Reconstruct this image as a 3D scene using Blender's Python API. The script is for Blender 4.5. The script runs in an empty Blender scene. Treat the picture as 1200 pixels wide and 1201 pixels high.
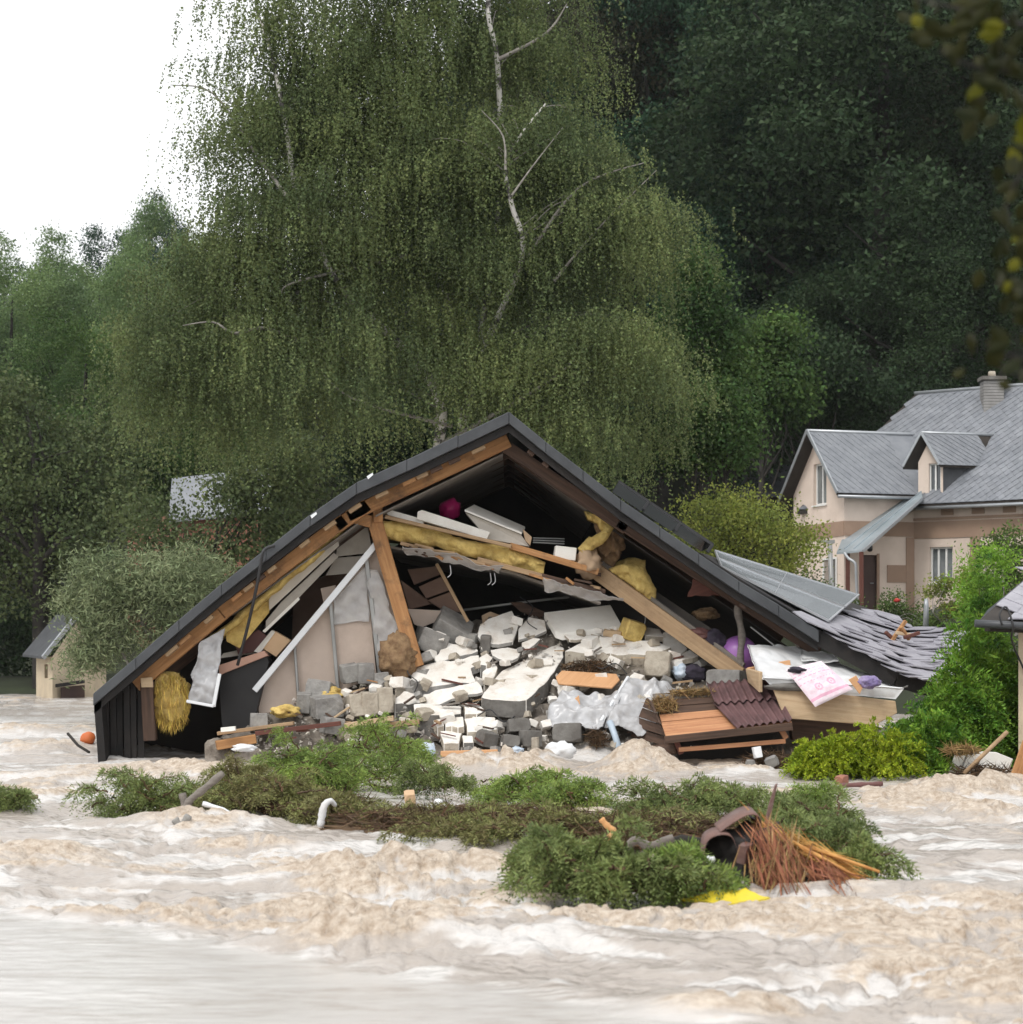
import bpy, bmesh, math, random
import numpy as np
from mathutils import Vector, Matrix, Euler

# ------------------------------------------------------------------ camera, world, sun, exposure
scene = bpy.context.scene
COL = scene.collection
F, CX, HY, CH = 2550.0, 600.0, 770.0, 1.353      # focal length in photo pixels, principal column, horizon row, eye height
cam_d = bpy.data.cameras.new('camera')
cam = bpy.data.objects.new('camera', cam_d); COL.objects.link(cam)
cam.location = (0, 0, CH); cam.rotation_euler = (math.radians(90), 0, 0)
cam_d.sensor_width = 36; cam_d.lens = 36 * F / 1200; cam_d.shift_y = (HY - 600.5) / 1200
cam_d.clip_start = 0.1; cam_d.clip_end = 2000
cam_d.dof.use_dof = True; cam_d.dof.focus_distance = 30.0; cam_d.dof.aperture_fstop = 4.5
scene.camera = cam

world = bpy.data.worlds.new('World'); scene.world = world; world.use_nodes = True
wn = world.node_tree.nodes; wl_ = world.node_tree.links
bg = wn['Background']; bg.inputs['Strength'].default_value = 0.105
sky = wn.new('ShaderNodeTexSky'); sky.sky_type = 'NISHITA'; sky.sun_disc = False
SUN_EL, SUN_AZ = math.radians(52), math.radians(215)
sky.sun_elevation = SUN_EL; sky.sun_rotation = SUN_AZ
mixw = wn.new('ShaderNodeMix'); mixw.data_type = 'RGBA'
mixw.inputs[0].default_value = 0.92                # overcast: an even white cloud deck over the blue
mixw.inputs[7].default_value = (10.2, 10.25, 10.3, 1)
wl_.new(sky.outputs[0], mixw.inputs[6]); wl_.new(mixw.outputs[2], bg.inputs['Color'])

sun_d = bpy.data.lights.new('sun', 'SUN'); sun_d.energy = 1.3; sun_d.angle = math.radians(18); sun_d.color = (1, 0.97, 0.92)
sun = bpy.data.objects.new('sun', sun_d); COL.objects.link(sun)
sd = Vector((math.sin(SUN_AZ) * math.cos(SUN_EL), math.cos(SUN_AZ) * math.cos(SUN_EL), math.sin(SUN_EL)))
sun.rotation_euler = (-sd).to_track_quat('-Z', 'Y').to_euler(); sun.location = (-20, -20, 60)

vs = scene.view_settings
vs.view_transform = 'Standard'; vs.look = 'None'; vs.gamma = 1; vs.use_curve_mapping = False; vs.exposure = 0.40
scene.cycles.max_bounces = 6; scene.cycles.transparent_max_bounces = 12; scene.cycles.use_denoising = True

HAZE = 0.00013
rng = np.random.default_rng(7); random.seed(7)

# ------------------------------------------------------------------ helpers
def P(px, py, Y):
    """photo pixel at a distance Y from the eye -> point in the place"""
    return Vector(((px - CX) / F * Y, Y, CH + (HY - py) / F * Y))
def Zat(py, Y): return CH + (HY - py) / F * Y
def Xat(px, Y): return (px - CX) / F * Y
def Yw(py): return F * CH / (py - HY)
def W(px, py, z=0.0):
    Y = Yw(py); return Vector(((px - CX) / F * Y, Y, z))

WL = {}
def tag(o, label=None, cat=None, group=None, kind=None):
    if label: o['label'] = label
    if cat: o['category'] = cat
    if group: o['group'] = group
    if kind: o['kind'] = kind
    return o
def thing(name, label, cat, loc=(0, 0, 0), group=None):
    o = bpy.data.objects.new(name, None); COL.objects.link(o)
    o.empty_display_size = 0.2
    o.location = loc; WL[o.name] = Vector(loc)
    return tag(o, label, cat, group)
def link(o, parent, M4):
    COL.objects.link(o)
    o.matrix_basis = M4
    if parent is not None:
        o.parent = parent; o.matrix_parent_inverse = WLM(parent).inverted()
    WL[o.name] = M4.copy()
def WLM(o):
    m = WL[o.name]
    return m if isinstance(m, Matrix) else Matrix.Translation(m)
def setmats(me, mats):
    for m in (mats if isinstance(mats, (list, tuple)) else [mats]): me.materials.append(MT[m])
def new(name, verts, faces, mats, parent=None, label=None, cat=None, group=None, kind=None, midx=None, smooth=False, frame=None, bevel=0):
    vs_ = [Vector(v) for v in verts]
    lo = Vector((min(v.x for v in vs_), min(v.y for v in vs_), min(v.z for v in vs_)))
    hi = Vector((max(v.x for v in vs_), max(v.y for v in vs_), max(v.z for v in vs_)))
    c = (lo + hi) / 2
    if parent is None: c.z = lo.z
    R = (frame or Matrix.Identity(3)).to_3x3()
    Rt = R.transposed()
    me = bpy.data.meshes.new(name)
    me.from_pydata([Rt @ (v - c) for v in vs_], [], faces)
    setmats(me, mats)
    if midx is not None: me.polygons.foreach_set('material_index', midx)
    bm = bmesh.new(); bm.from_mesh(me)
    bmesh.ops.recalc_face_normals(bm, faces=bm.faces)
    if bevel:
        bmesh.ops.bevel(bm, geom=[e for e in bm.edges if len(e.link_faces) == 2 and e.calc_face_angle(0) > 0.5], offset=bevel, segments=1, affect='EDGES', clamp_overlap=True)
    bm.to_mesh(me); bm.free()
    if smooth: me.polygons.foreach_set('use_smooth', [True] * len(me.polygons))
    o = bpy.data.objects.new(name, me)
    M4 = R.to_4x4(); M4.translation = c
    link(o, parent, M4)
    return tag(o, label, cat, group, kind)
def inst(src, name, M4, parent=None, **kw):
    o = bpy.data.objects.new(name, src.data); link(o, parent, M4)
    return tag(o, **kw)
def npmesh(name, V, quads, mats, parent=None, loc=None, smooth=False, attr=None, **kw):
    """big meshes straight from numpy; quads: (n,k) index array"""
    me = bpy.data.meshes.new(name)
    V = np.asarray(V, dtype=np.float32)
    c = np.array(loc if loc is not None else (0, 0, 0), dtype=np.float32)
    k = quads.shape[1]; n = len(quads)
    me.vertices.add(len(V)); me.vertices.foreach_set('co', (V - c).ravel())
    me.loops.add(n * k); me.loops.foreach_set('vertex_index', quads.astype(np.int32).ravel())
    me.polygons.add(n)
    me.polygons.foreach_set('loop_start', np.arange(0, n * k, k, dtype=np.int32))
    if smooth: me.polygons.foreach_set('use_smooth', np.ones(n, dtype=bool))
    for an, av in (attr or {}).items():
        a = me.attributes.new(an, 'FLOAT', 'POINT'); a.data.foreach_set('value', np.asarray(av, dtype=np.float32).ravel())
    setmats(me, mats)
    me.update(calc_edges=True)
    o = bpy.data.objects.new(name, me)
    link(o, parent, Matrix.Translation(Vector([float(x) for x in c])))
    return tag(o, **kw)

def _h(ix, iy, iz, s):
    h = (ix * 374761393 + iy * 668265263 + iz * 2147483647 + s * 1274126177) & 0xFFFFFFFF
    h = ((h ^ (h >> 13)) * 1274126177) & 0xFFFFFFFF
    h = h ^ (h >> 16)
    return (h & 0xFFFFFF) / float(0xFFFFFF)
def vnoise(p, s=0):
    p = np.asarray(p, dtype=np.float64); i = np.floor(p).astype(np.int64); f = p - i
    f = f * f * f * (f * (f * 6 - 15) + 10)
    r = 0
    for dx in (0, 1):
        wx = f[..., 0] if dx else 1 - f[..., 0]
        for dy in (0, 1):
            wy = f[..., 1] if dy else 1 - f[..., 1]
            for dz in (0, 1):
                wz = f[..., 2] if dz else 1 - f[..., 2]
                r = r + wx * wy * wz * _h(i[..., 0] + dx, i[..., 1] + dy, i[..., 2] + dz, s)
    return r * 2 - 1
def fbm(p, o=4, s=0, g=0.5):
    p = np.asarray(p, dtype=np.float64); a = 1; r = 0
    for k in range(o):
        r = r + a * vnoise(p * 2.03 ** k + 17.3 * k, s + k); a *= g
    return r
def sst(a, b, x):
    t = np.clip((x - a) / (b - a), 0, 1); return t * t * (3 - 2 * t)

# --- materials
MT = {}
def mat(name, c1, c2=None, rough=0.8, scale=2.0, bump=0.15, bscale=40, spec=0.3, metal=0, isl=0.0, trans=0.0, wood=False, lo=0.35, hi=0.65, alpha=1, dirt=None, dscale=3.0, damt=0.5, sheen=0):
    m = bpy.data.materials.new(name); m.use_nodes = True; MT[name] = m
    nt = m.node_tree; N = nt.nodes; L = nt.links
    b = N['Principled BSDF']; out = N['Material Output']
    c2 = c2 or tuple(x * 0.75 for x in c1)
    b.inputs['Roughness'].default_value = rough; b.inputs['Metallic'].default_value = metal
    b.inputs['Specular IOR Level'].default_value = spec
    if wood:
        tc = N.new('ShaderNodeTexCoord'); oi = N.new('ShaderNodeObjectInfo')
        ad = N.new('ShaderNodeVectorMath'); ad.operation = 'MULTIPLY_ADD'
        ad.inputs[1].default_value = (0.7, 14, 14)
        L.new(tc.outputs['Object'], ad.inputs[0])
        cb = N.new('ShaderNodeCombineXYZ'); mu = N.new('ShaderNodeMath'); mu.operation = 'MULTIPLY'; mu.inputs[1].default_value = 57
        L.new(oi.outputs['Random'], mu.inputs[0]); L.new(mu.outputs[0], cb.inputs[0]); L.new(mu.outputs[0], cb.inputs[1])
        L.new(cb.outputs[0], ad.inputs[2]); vec = ad.outputs[0]
    else:
        g = N.new('ShaderNodeNewGeometry'); vec = g.outputs['Position']
    n1 = N.new('ShaderNodeTexNoise'); n1.inputs['Scale'].default_value = scale; n1.inputs['Detail'].default_value = 6; n1.inputs['Roughness'].default_value = 0.6
    L.new(vec, n1.inputs['Vector'])
    mr = N.new('ShaderNodeMapRange'); mr.inputs['From Min'].default_value = lo; mr.inputs['From Max'].default_value = hi
    L.new(n1.outputs['Fac'], mr.inputs['Value'])
    mx = N.new('ShaderNodeMix'); mx.data_type = 'RGBA'
    mx.inputs[6].default_value = (*c1, 1); mx.inputs[7].default_value = (*c2, 1)
    L.new(mr.outputs[0], mx.inputs[0]); col = mx.outputs[2]
    if dirt:
        g2 = N.new('ShaderNodeNewGeometry')
        n3 = N.new('ShaderNodeTexNoise'); n3.inputs['Scale'].default_value = dscale; n3.inputs['Detail'].default_value = 8; n3.inputs['Roughness'].default_value = 0.7
        L.new(g2.outputs['Position'], n3.inputs['Vector'])
        m3 = N.new('ShaderNodeMapRange'); m3.inputs['From Min'].default_value = 0.5; m3.inputs['From Max'].default_value = 0.72; m3.inputs['To Max'].default_value = damt
        L.new(n3.outputs['Fac'], m3.inputs['Value'])
        mx3 = N.new('ShaderNodeMix'); mx3.data_type = 'RGBA'; mx3.inputs[7].default_value = (*dirt, 1)
        L.new(col, mx3.inputs[6]); L.new(m3.outputs[0], mx3.inputs[0]); col = mx3.outputs[2]
    if isl:
        gi = N.new('ShaderNodeNewGeometry'); mr2 = N.new('ShaderNodeMapRange')
        mr2.inputs['To Min'].default_value = 1 - isl; mr2.inputs['To Max'].default_value = 1 + isl
        L.new(gi.outputs['Random Per Island'], mr2.inputs['Value'])
        hs = N.new('ShaderNodeHueSaturation'); L.new(mr2.outputs[0], hs.inputs['Value']); L.new(col, hs.inputs['Color'])
        mh = N.new('ShaderNodeMapRange'); mh.inputs['To Min'].default_value = 0.5 - isl * 0.04; mh.inputs['To Max'].default_value = 0.5 + isl * 0.04
        wnz = N.new('ShaderNodeMath'); wnz.operation = 'FRACT'; m7 = N.new('ShaderNodeMath'); m7.operation = 'MULTIPLY'; m7.inputs[1].default_value = 7.13
        L.new(gi.outputs['Random Per Island'], m7.inputs[0]); L.new(m7.outputs[0], wnz.inputs[0]); L.new(wnz.outputs[0], mh.inputs['Value'])
        L.new(mh.outputs[0], hs.inputs['Hue']); col = hs.outputs[0]
    L.new(col, b.inputs['Base Color'])
    if bump:
        n2 = N.new('ShaderNodeTexNoise'); n2.inputs['Scale'].default_value = bscale if not wood else 3; n2.inputs['Detail'].default_value = 5
        L.new(vec, n2.inputs['Vector'])
        bp = N.new('ShaderNodeBump'); bp.inputs['Strength'].default_value = bump; bp.inputs['Distance'].default_value = 0.02
        L.new(n2.outputs['Fac'], bp.inputs['Height']); L.new(bp.outputs[0], b.inputs['Normal'])
    sh = b.outputs[0]
    if trans:
        t = N.new('ShaderNodeBsdfTranslucent'); L.new(col, t.inputs['Color'])
        ms = N.new('ShaderNodeMixShader'); ms.inputs[0].default_value = trans
        L.new(sh, ms.inputs[1]); L.new(t.outputs[0], ms.inputs[2]); sh = ms.outputs[0]
    if alpha < 1:
        tr = N.new('ShaderNodeBsdfTransparent'); ms = N.new('ShaderNodeMixShader'); ms.inputs[0].default_value = alpha
        L.new(tr.outputs[0], ms.inputs[1]); L.new(sh, ms.inputs[2]); sh = ms.outputs[0]
    L.new(sh, out.inputs['Surface'])
    return m

# foliage
mat('leaf_birch', (0.188, 0.228, 0.088), (0.092, 0.124, 0.054), rough=0.5, scale=0.45, bump=0, isl=0.45, spec=0.12, trans=0.35)
mat('leaf_willow', (0.27, 0.31, 0.17), (0.14, 0.18, 0.09), rough=0.5, scale=1.3, bump=0, isl=0.4, spec=0.12, trans=0.25)
mat('leaf_dark', (0.046, 0.074, 0.032), (0.026, 0.046, 0.022), rough=0.6, scale=0.3, bump=0, isl=0.45, spec=0.12, trans=0.25)
mat('leaf_teal', (0.042, 0.090, 0.046), (0.024, 0.052, 0.032), rough=0.6, scale=0.3, bump=0, isl=0.45, spec=0.12, trans=0.25)
mat('leaf_brown', (0.064, 0.062, 0.034), (0.040, 0.046, 0.028), rough=0.6, scale=0.3, bump=0, isl=0.45, spec=0.12, trans=0.25)
mat('leaf_green', (0.095, 0.155, 0.040), (0.045, 0.085, 0.028), rough=0.55, scale=0.4, bump=0, isl=0.45, spec=0.12, trans=0.3)
mat('leaf_oak', (0.115, 0.145, 0.058), (0.070, 0.095, 0.042), rough=0.55, scale=0.4, bump=0, isl=0.45, spec=0.12, trans=0.3)
mat('leaf_far_hazed', (0.215, 0.300, 0.115), (0.125, 0.190, 0.085), rough=0.6, scale=0.2, bump=0, isl=0.35, spec=0.12, trans=0.35)  # paler base colour stands in for distance haze on the left slope
mat('leaf_light', (0.30, 0.33, 0.075), (0.17, 0.21, 0.05), rough=0.5, scale=1.2, bump=0, isl=0.4, spec=0.12, trans=0.35)
mat('leaf_garden', (0.13, 0.19, 0.05), (0.08, 0.12, 0.04), rough=0.5, scale=1.5, bump=0, isl=0.4, spec=0.12, trans=0.3)
mat('leaf_feather', (0.24, 0.40, 0.05), (0.15, 0.29, 0.04), rough=0.5, scale=1.5, bump=0, isl=0.3, spec=0.12, trans=0.35)
mat('thuja_green', (0.200, 0.340, 0.040), (0.050, 0.130, 0.018), rough=0.5, scale=2.2, bump=0, isl=0.4, spec=0.15, trans=0.2)
mat('thuja_gold', (0.34, 0.40, 0.030), (0.19, 0.27, 0.02), rough=0.5, scale=3, bump=0, isl=0.4, spec=0.15, trans=0.25)
mat('conifer_cut', (0.240, 0.290, 0.100), (0.110, 0.145, 0.052), rough=0.5, scale=2.5, bump=0, isl=0.4, spec=0.15, trans=0.2)
mat('conifer_bright', (0.270, 0.360, 0.085), (0.125, 0.185, 0.048), rough=0.5, scale=2.5, bump=0, isl=0.4, spec=0.15, trans=0.2)
mat('conifer_olive', (0.235, 0.260, 0.090), (0.150, 0.125, 0.058), rough=0.6, scale=3, bump=0, isl=0.4, spec=0.15, trans=0.15)
mat('twig_brown', (0.14, 0.085, 0.045), (0.07, 0.045, 0.028), rough=0.8, scale=6, bump=0, isl=0.4)
mat('leaf_autumn', (0.016, 0.022, 0.009), (0.035, 0.036, 0.010), rough=0.5, scale=9, bump=0, isl=0.5, spec=0.12, trans=0.3)
mat('leaf_yellow', (0.16, 0.15, 0.012), (0.10, 0.11, 0.012), rough=0.5, scale=9, bump=0, spec=0.12, trans=0.4)
mat('bark_dark', (0.045, 0.04, 0.034), (0.022, 0.02, 0.018), rough=0.9, scale=4, bump=0.5, bscale=12)
mat('bark_birch', (0.62, 0.59, 0.55), (0.07, 0.065, 0.06), rough=0.7, scale=2.6, bump=0.3, bscale=14, lo=0.53, hi=0.58)
mat('bark_grey', (0.30, 0.28, 0.25), (0.16, 0.145, 0.13), rough=0.85, scale=5, bump=0.4, bscale=20)
# ground
mat('forest_floor', (0.035, 0.045, 0.02), (0.02, 0.022, 0.014), rough=0.95, scale=0.4, bump=0.5, bscale=3)
# building
mat('render_pink', (0.71, 0.595, 0.51), (0.64, 0.53, 0.45), rough=0.9, scale=1.5, bump=0.1, bscale=60, dirt=(0.4, 0.32, 0.26), dscale=0.8, damt=0.35)
mat('render_band', (0.36, 0.25, 0.18), (0.31, 0.21, 0.155), rough=0.9, scale=1.5, bump=0.1, bscale=60)
mat('render_beige', (0.58, 0.485, 0.35), (0.50, 0.415, 0.30), rough=0.9, scale=2, bump=0.15, bscale=40, dirt=(0.4, 0.34, 0.27), dscale=2, damt=0.4)
mat('slate_light', (0.225, 0.235, 0.255), (0.165, 0.175, 0.195), rough=0.42, scale=2.5, bump=0.1, bscale=20, isl=0.10, spec=0.5)
mat('slate_wet', (0.36, 0.35, 0.385), (0.25, 0.24, 0.275), rough=0.38, scale=5, bump=0.08, bscale=20, isl=0.12, spec=0.5)
mat('slate_dark', (0.075, 0.078, 0.085), (0.05, 0.052, 0.058), rough=0.5, scale=3, bump=0.15, bscale=20, isl=0.1)
mat('zinc', (0.46, 0.48, 0.50), (0.36, 0.38, 0.40), rough=0.4, scale=2, bump=0.03, metal=0.6, spec=0.5)
mat('tin_roof', (0.40, 0.45, 0.48), (0.27, 0.31, 0.33), rough=0.4, scale=1.2, bump=0.04, metal=0.35)
mat('white_paint', (0.80, 0.80, 0.78), (0.74, 0.74, 0.72), rough=0.5, bump=0.02)
mat('glass_dark', (0.035, 0.045, 0.05), (0.06, 0.07, 0.075), rough=0.06, bump=0, spec=0.8)
mat('glass_grey', (0.18, 0.20, 0.20), (0.12, 0.13, 0.135), rough=0.1, bump=0, spec=0.8)
mat('door_brown', (0.075, 0.045, 0.035), (0.06, 0.035, 0.03), rough=0.55, bump=0.05)
mat('wood_red', (0.15, 0.055, 0.040), (0.10, 0.04, 0.03), rough=0.7, wood=True, bump=0.2)
mat('chimney_brick', (0.34, 0.33, 0.32), (0.26, 0.25, 0.24), rough=0.9, bump=0.2)
mat('mortar', (0.20, 0.19, 0.18), rough=0.95, bump=0.2)
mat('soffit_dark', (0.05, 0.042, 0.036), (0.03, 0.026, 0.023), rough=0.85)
mat('brick_red', (0.33, 0.15, 0.10), (0.24, 0.11, 0.08), rough=0.9, scale=3)
mat('black_metal', (0.03, 0.03, 0.032), (0.02, 0.02, 0.022), rough=0.5, bump=0.02, spec=0.5)
# ruin
mat('flashing', (0.060, 0.064, 0.070), (0.038, 0.041, 0.046), rough=0.42, scale=3, bump=0.08, bscale=12, spec=0.5)
mat('tar_dark', (0.014, 0.013, 0.013), (0.024, 0.02, 0.018), rough=0.7, scale=5, bump=0.4, bscale=18)
mat('wood_orange', (0.46, 0.245, 0.105), (0.33, 0.16, 0.065), rough=0.7, wood=True, bump=0.25, dirt=(0.09, 0.055, 0.035), dscale=3.5, damt=0.85)
mat('wood_board', (0.42, 0.29, 0.17), (0.32, 0.21, 0.12), rough=0.7, wood=True, bump=0.25, dirt=(0.16, 0.11, 0.07), dscale=6, damt=0.45)
mat('wood_pale', (0.56, 0.42, 0.27), (0.47, 0.33, 0.20), rough=0.65, wood=True, bump=0.15, dirt=(0.26, 0.18, 0.11), dscale=5, damt=0.35)
mat('wood_peach', (0.70, 0.40, 0.21), (0.62, 0.34, 0.17), rough=0.6, wood=True, bump=0.12)
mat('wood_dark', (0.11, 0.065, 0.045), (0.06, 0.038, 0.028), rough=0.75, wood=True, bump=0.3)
mat('wood_plank_new', (0.56, 0.29, 0.15), (0.40, 0.18, 0.09), rough=0.5, wood=True, bump=0.2, dirt=(0.22, 0.10, 0.06), dscale=3, damt=0.5)
mat('wood_grey', (0.24, 0.215, 0.19), (0.15, 0.13, 0.115), rough=0.85, wood=True, bump=0.4)
mat('wool_yellow', (0.70, 0.53, 0.19), (0.52, 0.36, 0.11), rough=0.95, scale=9, bump=0.9, bscale=28, dirt=(0.28, 0.17, 0.06), dscale=5, damt=0.7)
mat('wool_brown', (0.30, 0.20, 0.11), (0.17, 0.10, 0.055), rough=0.95, scale=12, bump=0.9, bscale=30)
mat('plasterboard', (0.56, 0.52, 0.46), (0.47, 0.43, 0.38), rough=0.85, scale=2, bump=0.08, dirt=(0.30, 0.25, 0.20), dscale=2.5, damt=0.5)
mat('plasterboard_pink', (0.56, 0.46, 0.39), (0.48, 0.39, 0.33), rough=0.75, scale=2, bump=0.06, dirt=(0.38, 0.29, 0.23), dscale=1.8, damt=0.45)
mat('lining_grey', (0.30, 0.275, 0.25), (0.20, 0.18, 0.16), rough=0.9, scale=1.2, bump=0.1, dirt=(0.10, 0.08, 0.065), dscale=1.5, damt=0.7)
mat('plaster_white', (0.84, 0.815, 0.77), (0.74, 0.70, 0.64), rough=0.85, scale=5, bump=0.35, bscale=14, dirt=(0.50, 0.40, 0.31), dscale=3.6, damt=0.75)
mat('board_white', (0.84, 0.82, 0.77), (0.78, 0.755, 0.70), rough=0.6, scale=3, bump=0.05, dirt=(0.55, 0.48, 0.40), dscale=3, damt=0.3)
mat('masonry_grey', (0.34, 0.33, 0.31), (0.22, 0.21, 0.20), rough=0.95, scale=5, bump=0.6, bscale=22, dirt=(0.13, 0.115, 0.10), dscale=4, damt=0.6)
mat('masonry_beige', (0.50, 0.45, 0.37), (0.36, 0.31, 0.25), rough=0.95, scale=6, bump=0.7, bscale=20, dirt=(0.20, 0.16, 0.12), dscale=5, damt=0.6)
mat('masonry_dark', (0.20, 0.19, 0.175), (0.12, 0.11, 0.10), rough=0.95, scale=5, bump=0.5, bscale=22)
mat('rubble_fines', (0.40, 0.355, 0.30), (0.22, 0.19, 0.155), rough=0.95, scale=8, bump=0.8, bscale=25, isl=0.4)
mat('rail_white', (0.80, 0.82, 0.84), (0.72, 0.74, 0.76), rough=0.3, bump=0.02, spec=0.6)
mat('stud_grey', (0.36, 0.36, 0.35), rough=0.4, bump=0.02, metal=0.4)
mat('plastic_film', (0.62, 0.60, 0.58), (0.48, 0.46, 0.45), rough=0.28, scale=5, bump=0.3, bscale=12, spec=0.6, alpha=0.62)
mat('plastic_sheet', (0.55, 0.55, 0.56), (0.42, 0.42, 0.43), rough=0.3, scale=4, bump=0.25, bscale=10, spec=0.6, dirt=(0.30, 0.26, 0.22), dscale=4, damt=0.4)
mat('cabinet_black', (0.018, 0.017, 0.018), (0.028, 0.026, 0.026), rough=0.45, bump=0.03)
mat('cabinet_pink', (0.55, 0.33, 0.25), (0.46, 0.27, 0.20), rough=0.6, bump=0.03)
mat('maroon', (0.16, 0.075, 0.07), (0.12, 0.055, 0.05), rough=0.6, bump=0.05)
mat('furniture_brown', (0.20, 0.125, 0.09), (0.15, 0.09, 0.065), rough=0.6, bump=0.05, scale=3)
mat('cardboard', (0.60, 0.42, 0.26), (0.52, 0.35, 0.21), rough=0.85, bump=0.05)
mat('paper_brown', (0.46, 0.33, 0.22), (0.34, 0.235, 0.15), rough=0.85, bump=0.2)
mat('magenta', (0.52, 0.02, 0.16), (0.34, 0.012, 0.10), rough=0.4, scale=5, bump=0.2, bscale=9)
mat('ball_purple', (0.36, 0.15, 0.45), (0.32, 0.13, 0.40), rough=0.35, bump=0.01, spec=0.5)
mat('solar_glass', (0.50, 0.53, 0.56), (0.44, 0.47, 0.50), rough=0.24, bump=0, spec=0.9, metal=0.75)
mat('solar_cell', (0.012, 0.013, 0.018), (0.018, 0.019, 0.026), rough=0.16, bump=0, spec=0.7)
mat('solar_frame', (0.55, 0.56, 0.58), (0.48, 0.49, 0.51), rough=0.35, metal=0.7, bump=0)
mat('onduline', (0.155, 0.085, 0.085), (0.105, 0.058, 0.06), rough=0.6, scale=4, bump=0.15, dirt=(0.07, 0.045, 0.04), dscale=4, damt=0.5)
mat('straw', (0.36, 0.24, 0.10), (0.22, 0.14, 0.06), rough=0.85, scale=8, bump=0, isl=0.4)
mat('straw_orange', (0.58, 0.34, 0.10), (0.42, 0.21, 0.06), rough=0.75, scale=8, bump=0, isl=0.35)
mat('root_red', (0.34, 0.14, 0.07), (0.22, 0.09, 0.05), rough=0.8, scale=8, bump=0, isl=0.4)
mat('root_orange', (0.62, 0.33, 0.14), (0.5, 0.24, 0.10), rough=0.7, bump=0.1)
mat('rust', (0.20, 0.115, 0.095), (0.13, 0.07, 0.06), rough=0.6, scale=6, bump=0.3, dirt=(0.32, 0.25, 0.23), dscale=6, damt=0.6)
mat('sheet_white', (0.78, 0.79, 0.80), (0.62, 0.62, 0.62), rough=0.7, scale=2, bump=0.1, dirt=(0.42, 0.36, 0.30), dscale=2.5, damt=0.4)
mat('pillow_pink', (0.80, 0.72, 0.76), (0.76, 0.58, 0.66), rough=0.9, scale=9, bump=0.15, bscale=30)
mat('pink_strong', (0.74, 0.36, 0.50), (0.72, 0.44, 0.55), rough=0.9, scale=20, bump=0.1)
mat('bag_white', (0.82, 0.82, 0.82), (0.72, 0.73, 0.75), rough=0.5, scale=6, bump=0.3, bscale=12)
mat('bag_blue', (0.45, 0.55, 0.66), (0.60, 0.64, 0.70), rough=0.5, scale=6, bump=0.3, bscale=12)
mat('pipe_blue', (0.50, 0.58, 0.66), (0.42, 0.50, 0.58), rough=0.4, bump=0.02)
mat('cloth_dark', (0.025, 0.022, 0.03), (0.05, 0.04, 0.06), rough=0.9, scale=9, bump=0.4)
mat('cloth_violet', (0.20, 0.15, 0.34), (0.33, 0.28, 0.42), rough=0.8, scale=9, bump=0.4)
mat('cloth_yellow', (0.72, 0.58, 0.04), (0.60, 0.46, 0.03), rough=0.6, bump=0.2)
mat('orange_plastic', (0.60, 0.16, 0.05), (0.5, 0.13, 0.04), rough=0.5, bump=0.05)
mat('terracotta', (0.46, 0.17, 0.08), rough=0.8)
mat('flower_red', (0.55, 0.06, 0.05), rough=0.7, bump=0)

# --- shape builders
def frame_from(x, z):
    x = Vector(x).normalized(); z = Vector(z); z = (z - x * z.dot(x)).normalized(); y = z.cross(x)
    return Matrix((x, y, z)).transposed()
def jag(poly, n, amt, seed):
    r = random.Random(seed); out = []
    for i, p in enumerate(poly):
        q = poly[(i + 1) % len(poly)]
        out.append(p)
        L = math.hypot(q[0] - p[0], q[1] - p[1]); k = max(0, int(L / n))
        for j in range(1, k):
            t = j / k
            nx, ny = -(q[1] - p[1]) / L, (q[0] - p[0]) / L
            d = r.uniform(-amt, amt)
            out.append((p[0] + (q[0] - p[0]) * t + nx * d, p[1] + (q[1] - p[1]) * t + ny * d))
    return out
def extr(name, pts, vec, mats, top_mat=0, side_mat=0, **kw):
    """solid from a polygon and the same polygon moved by vec"""
    n = len(pts); pts = [Vector(p) for p in pts]; vec = Vector(vec)
    V = pts + [p + vec for p in pts]
    Fc = [list(range(n)), list(range(2 * n - 1, n - 1, -1))]
    mi = [top_mat, side_mat]
    for i in range(n):
        j = (i + 1) % n; Fc.append([i, i + n, j + n, j]); mi.append(side_mat)
    if not isinstance(mats, (list, tuple)): mi = None
    return new(name, V, Fc, mats, midx=mi, **kw)
def plate(name, poly, Y, th, m, tilt=0.0, dirn=None, jagn=0, jaga=0, seed=0, grain=None, **kw):
    """board whose outline is seen face on: polygon of photo pixels at distance Y (number, or one per vertex), thickness th (m) to the back.
    tilt: extra metres of distance per 100 px upwards"""
    if not isinstance(Y, (list, tuple)):
        by = max(p[1] for p in poly)
        if jagn: poly = jag(poly, jagn, jaga, seed)
        pts = [P(x, y, Y + tilt * (by - y) / 100) for x, y in poly]
    else:
        pts = [P(x, y, yy) for (x, y), yy in zip(poly, Y)]
    nrm = Vector((0, 0, 0))
    for i in range(len(pts)):
        a, b = pts[i], pts[(i + 1) % len(pts)]
        nrm += (a - Vector((0, 0, CH))).cross(b - a)
    nn = Vector((0, 0, 0)); c = sum(pts, Vector()) / len(pts)
    for i in range(len(pts)): nn += (pts[i] - c).cross(pts[(i + 1) % len(pts)] - c)
    nn.normalize()
    if nn.y < 0: nn = -nn
    x = (pts[1] - pts[0]) if grain is None else P(*grain[1], 30) - P(*grain[0], 30)
    kw.setdefault('bevel', min(0.006, th * 0.2))
    return extr(name, pts, (dirn if dirn is not None else nn) * th if dirn is None else Vector(dirn) * th, m, frame=frame_from(x, nn), **kw)
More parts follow.
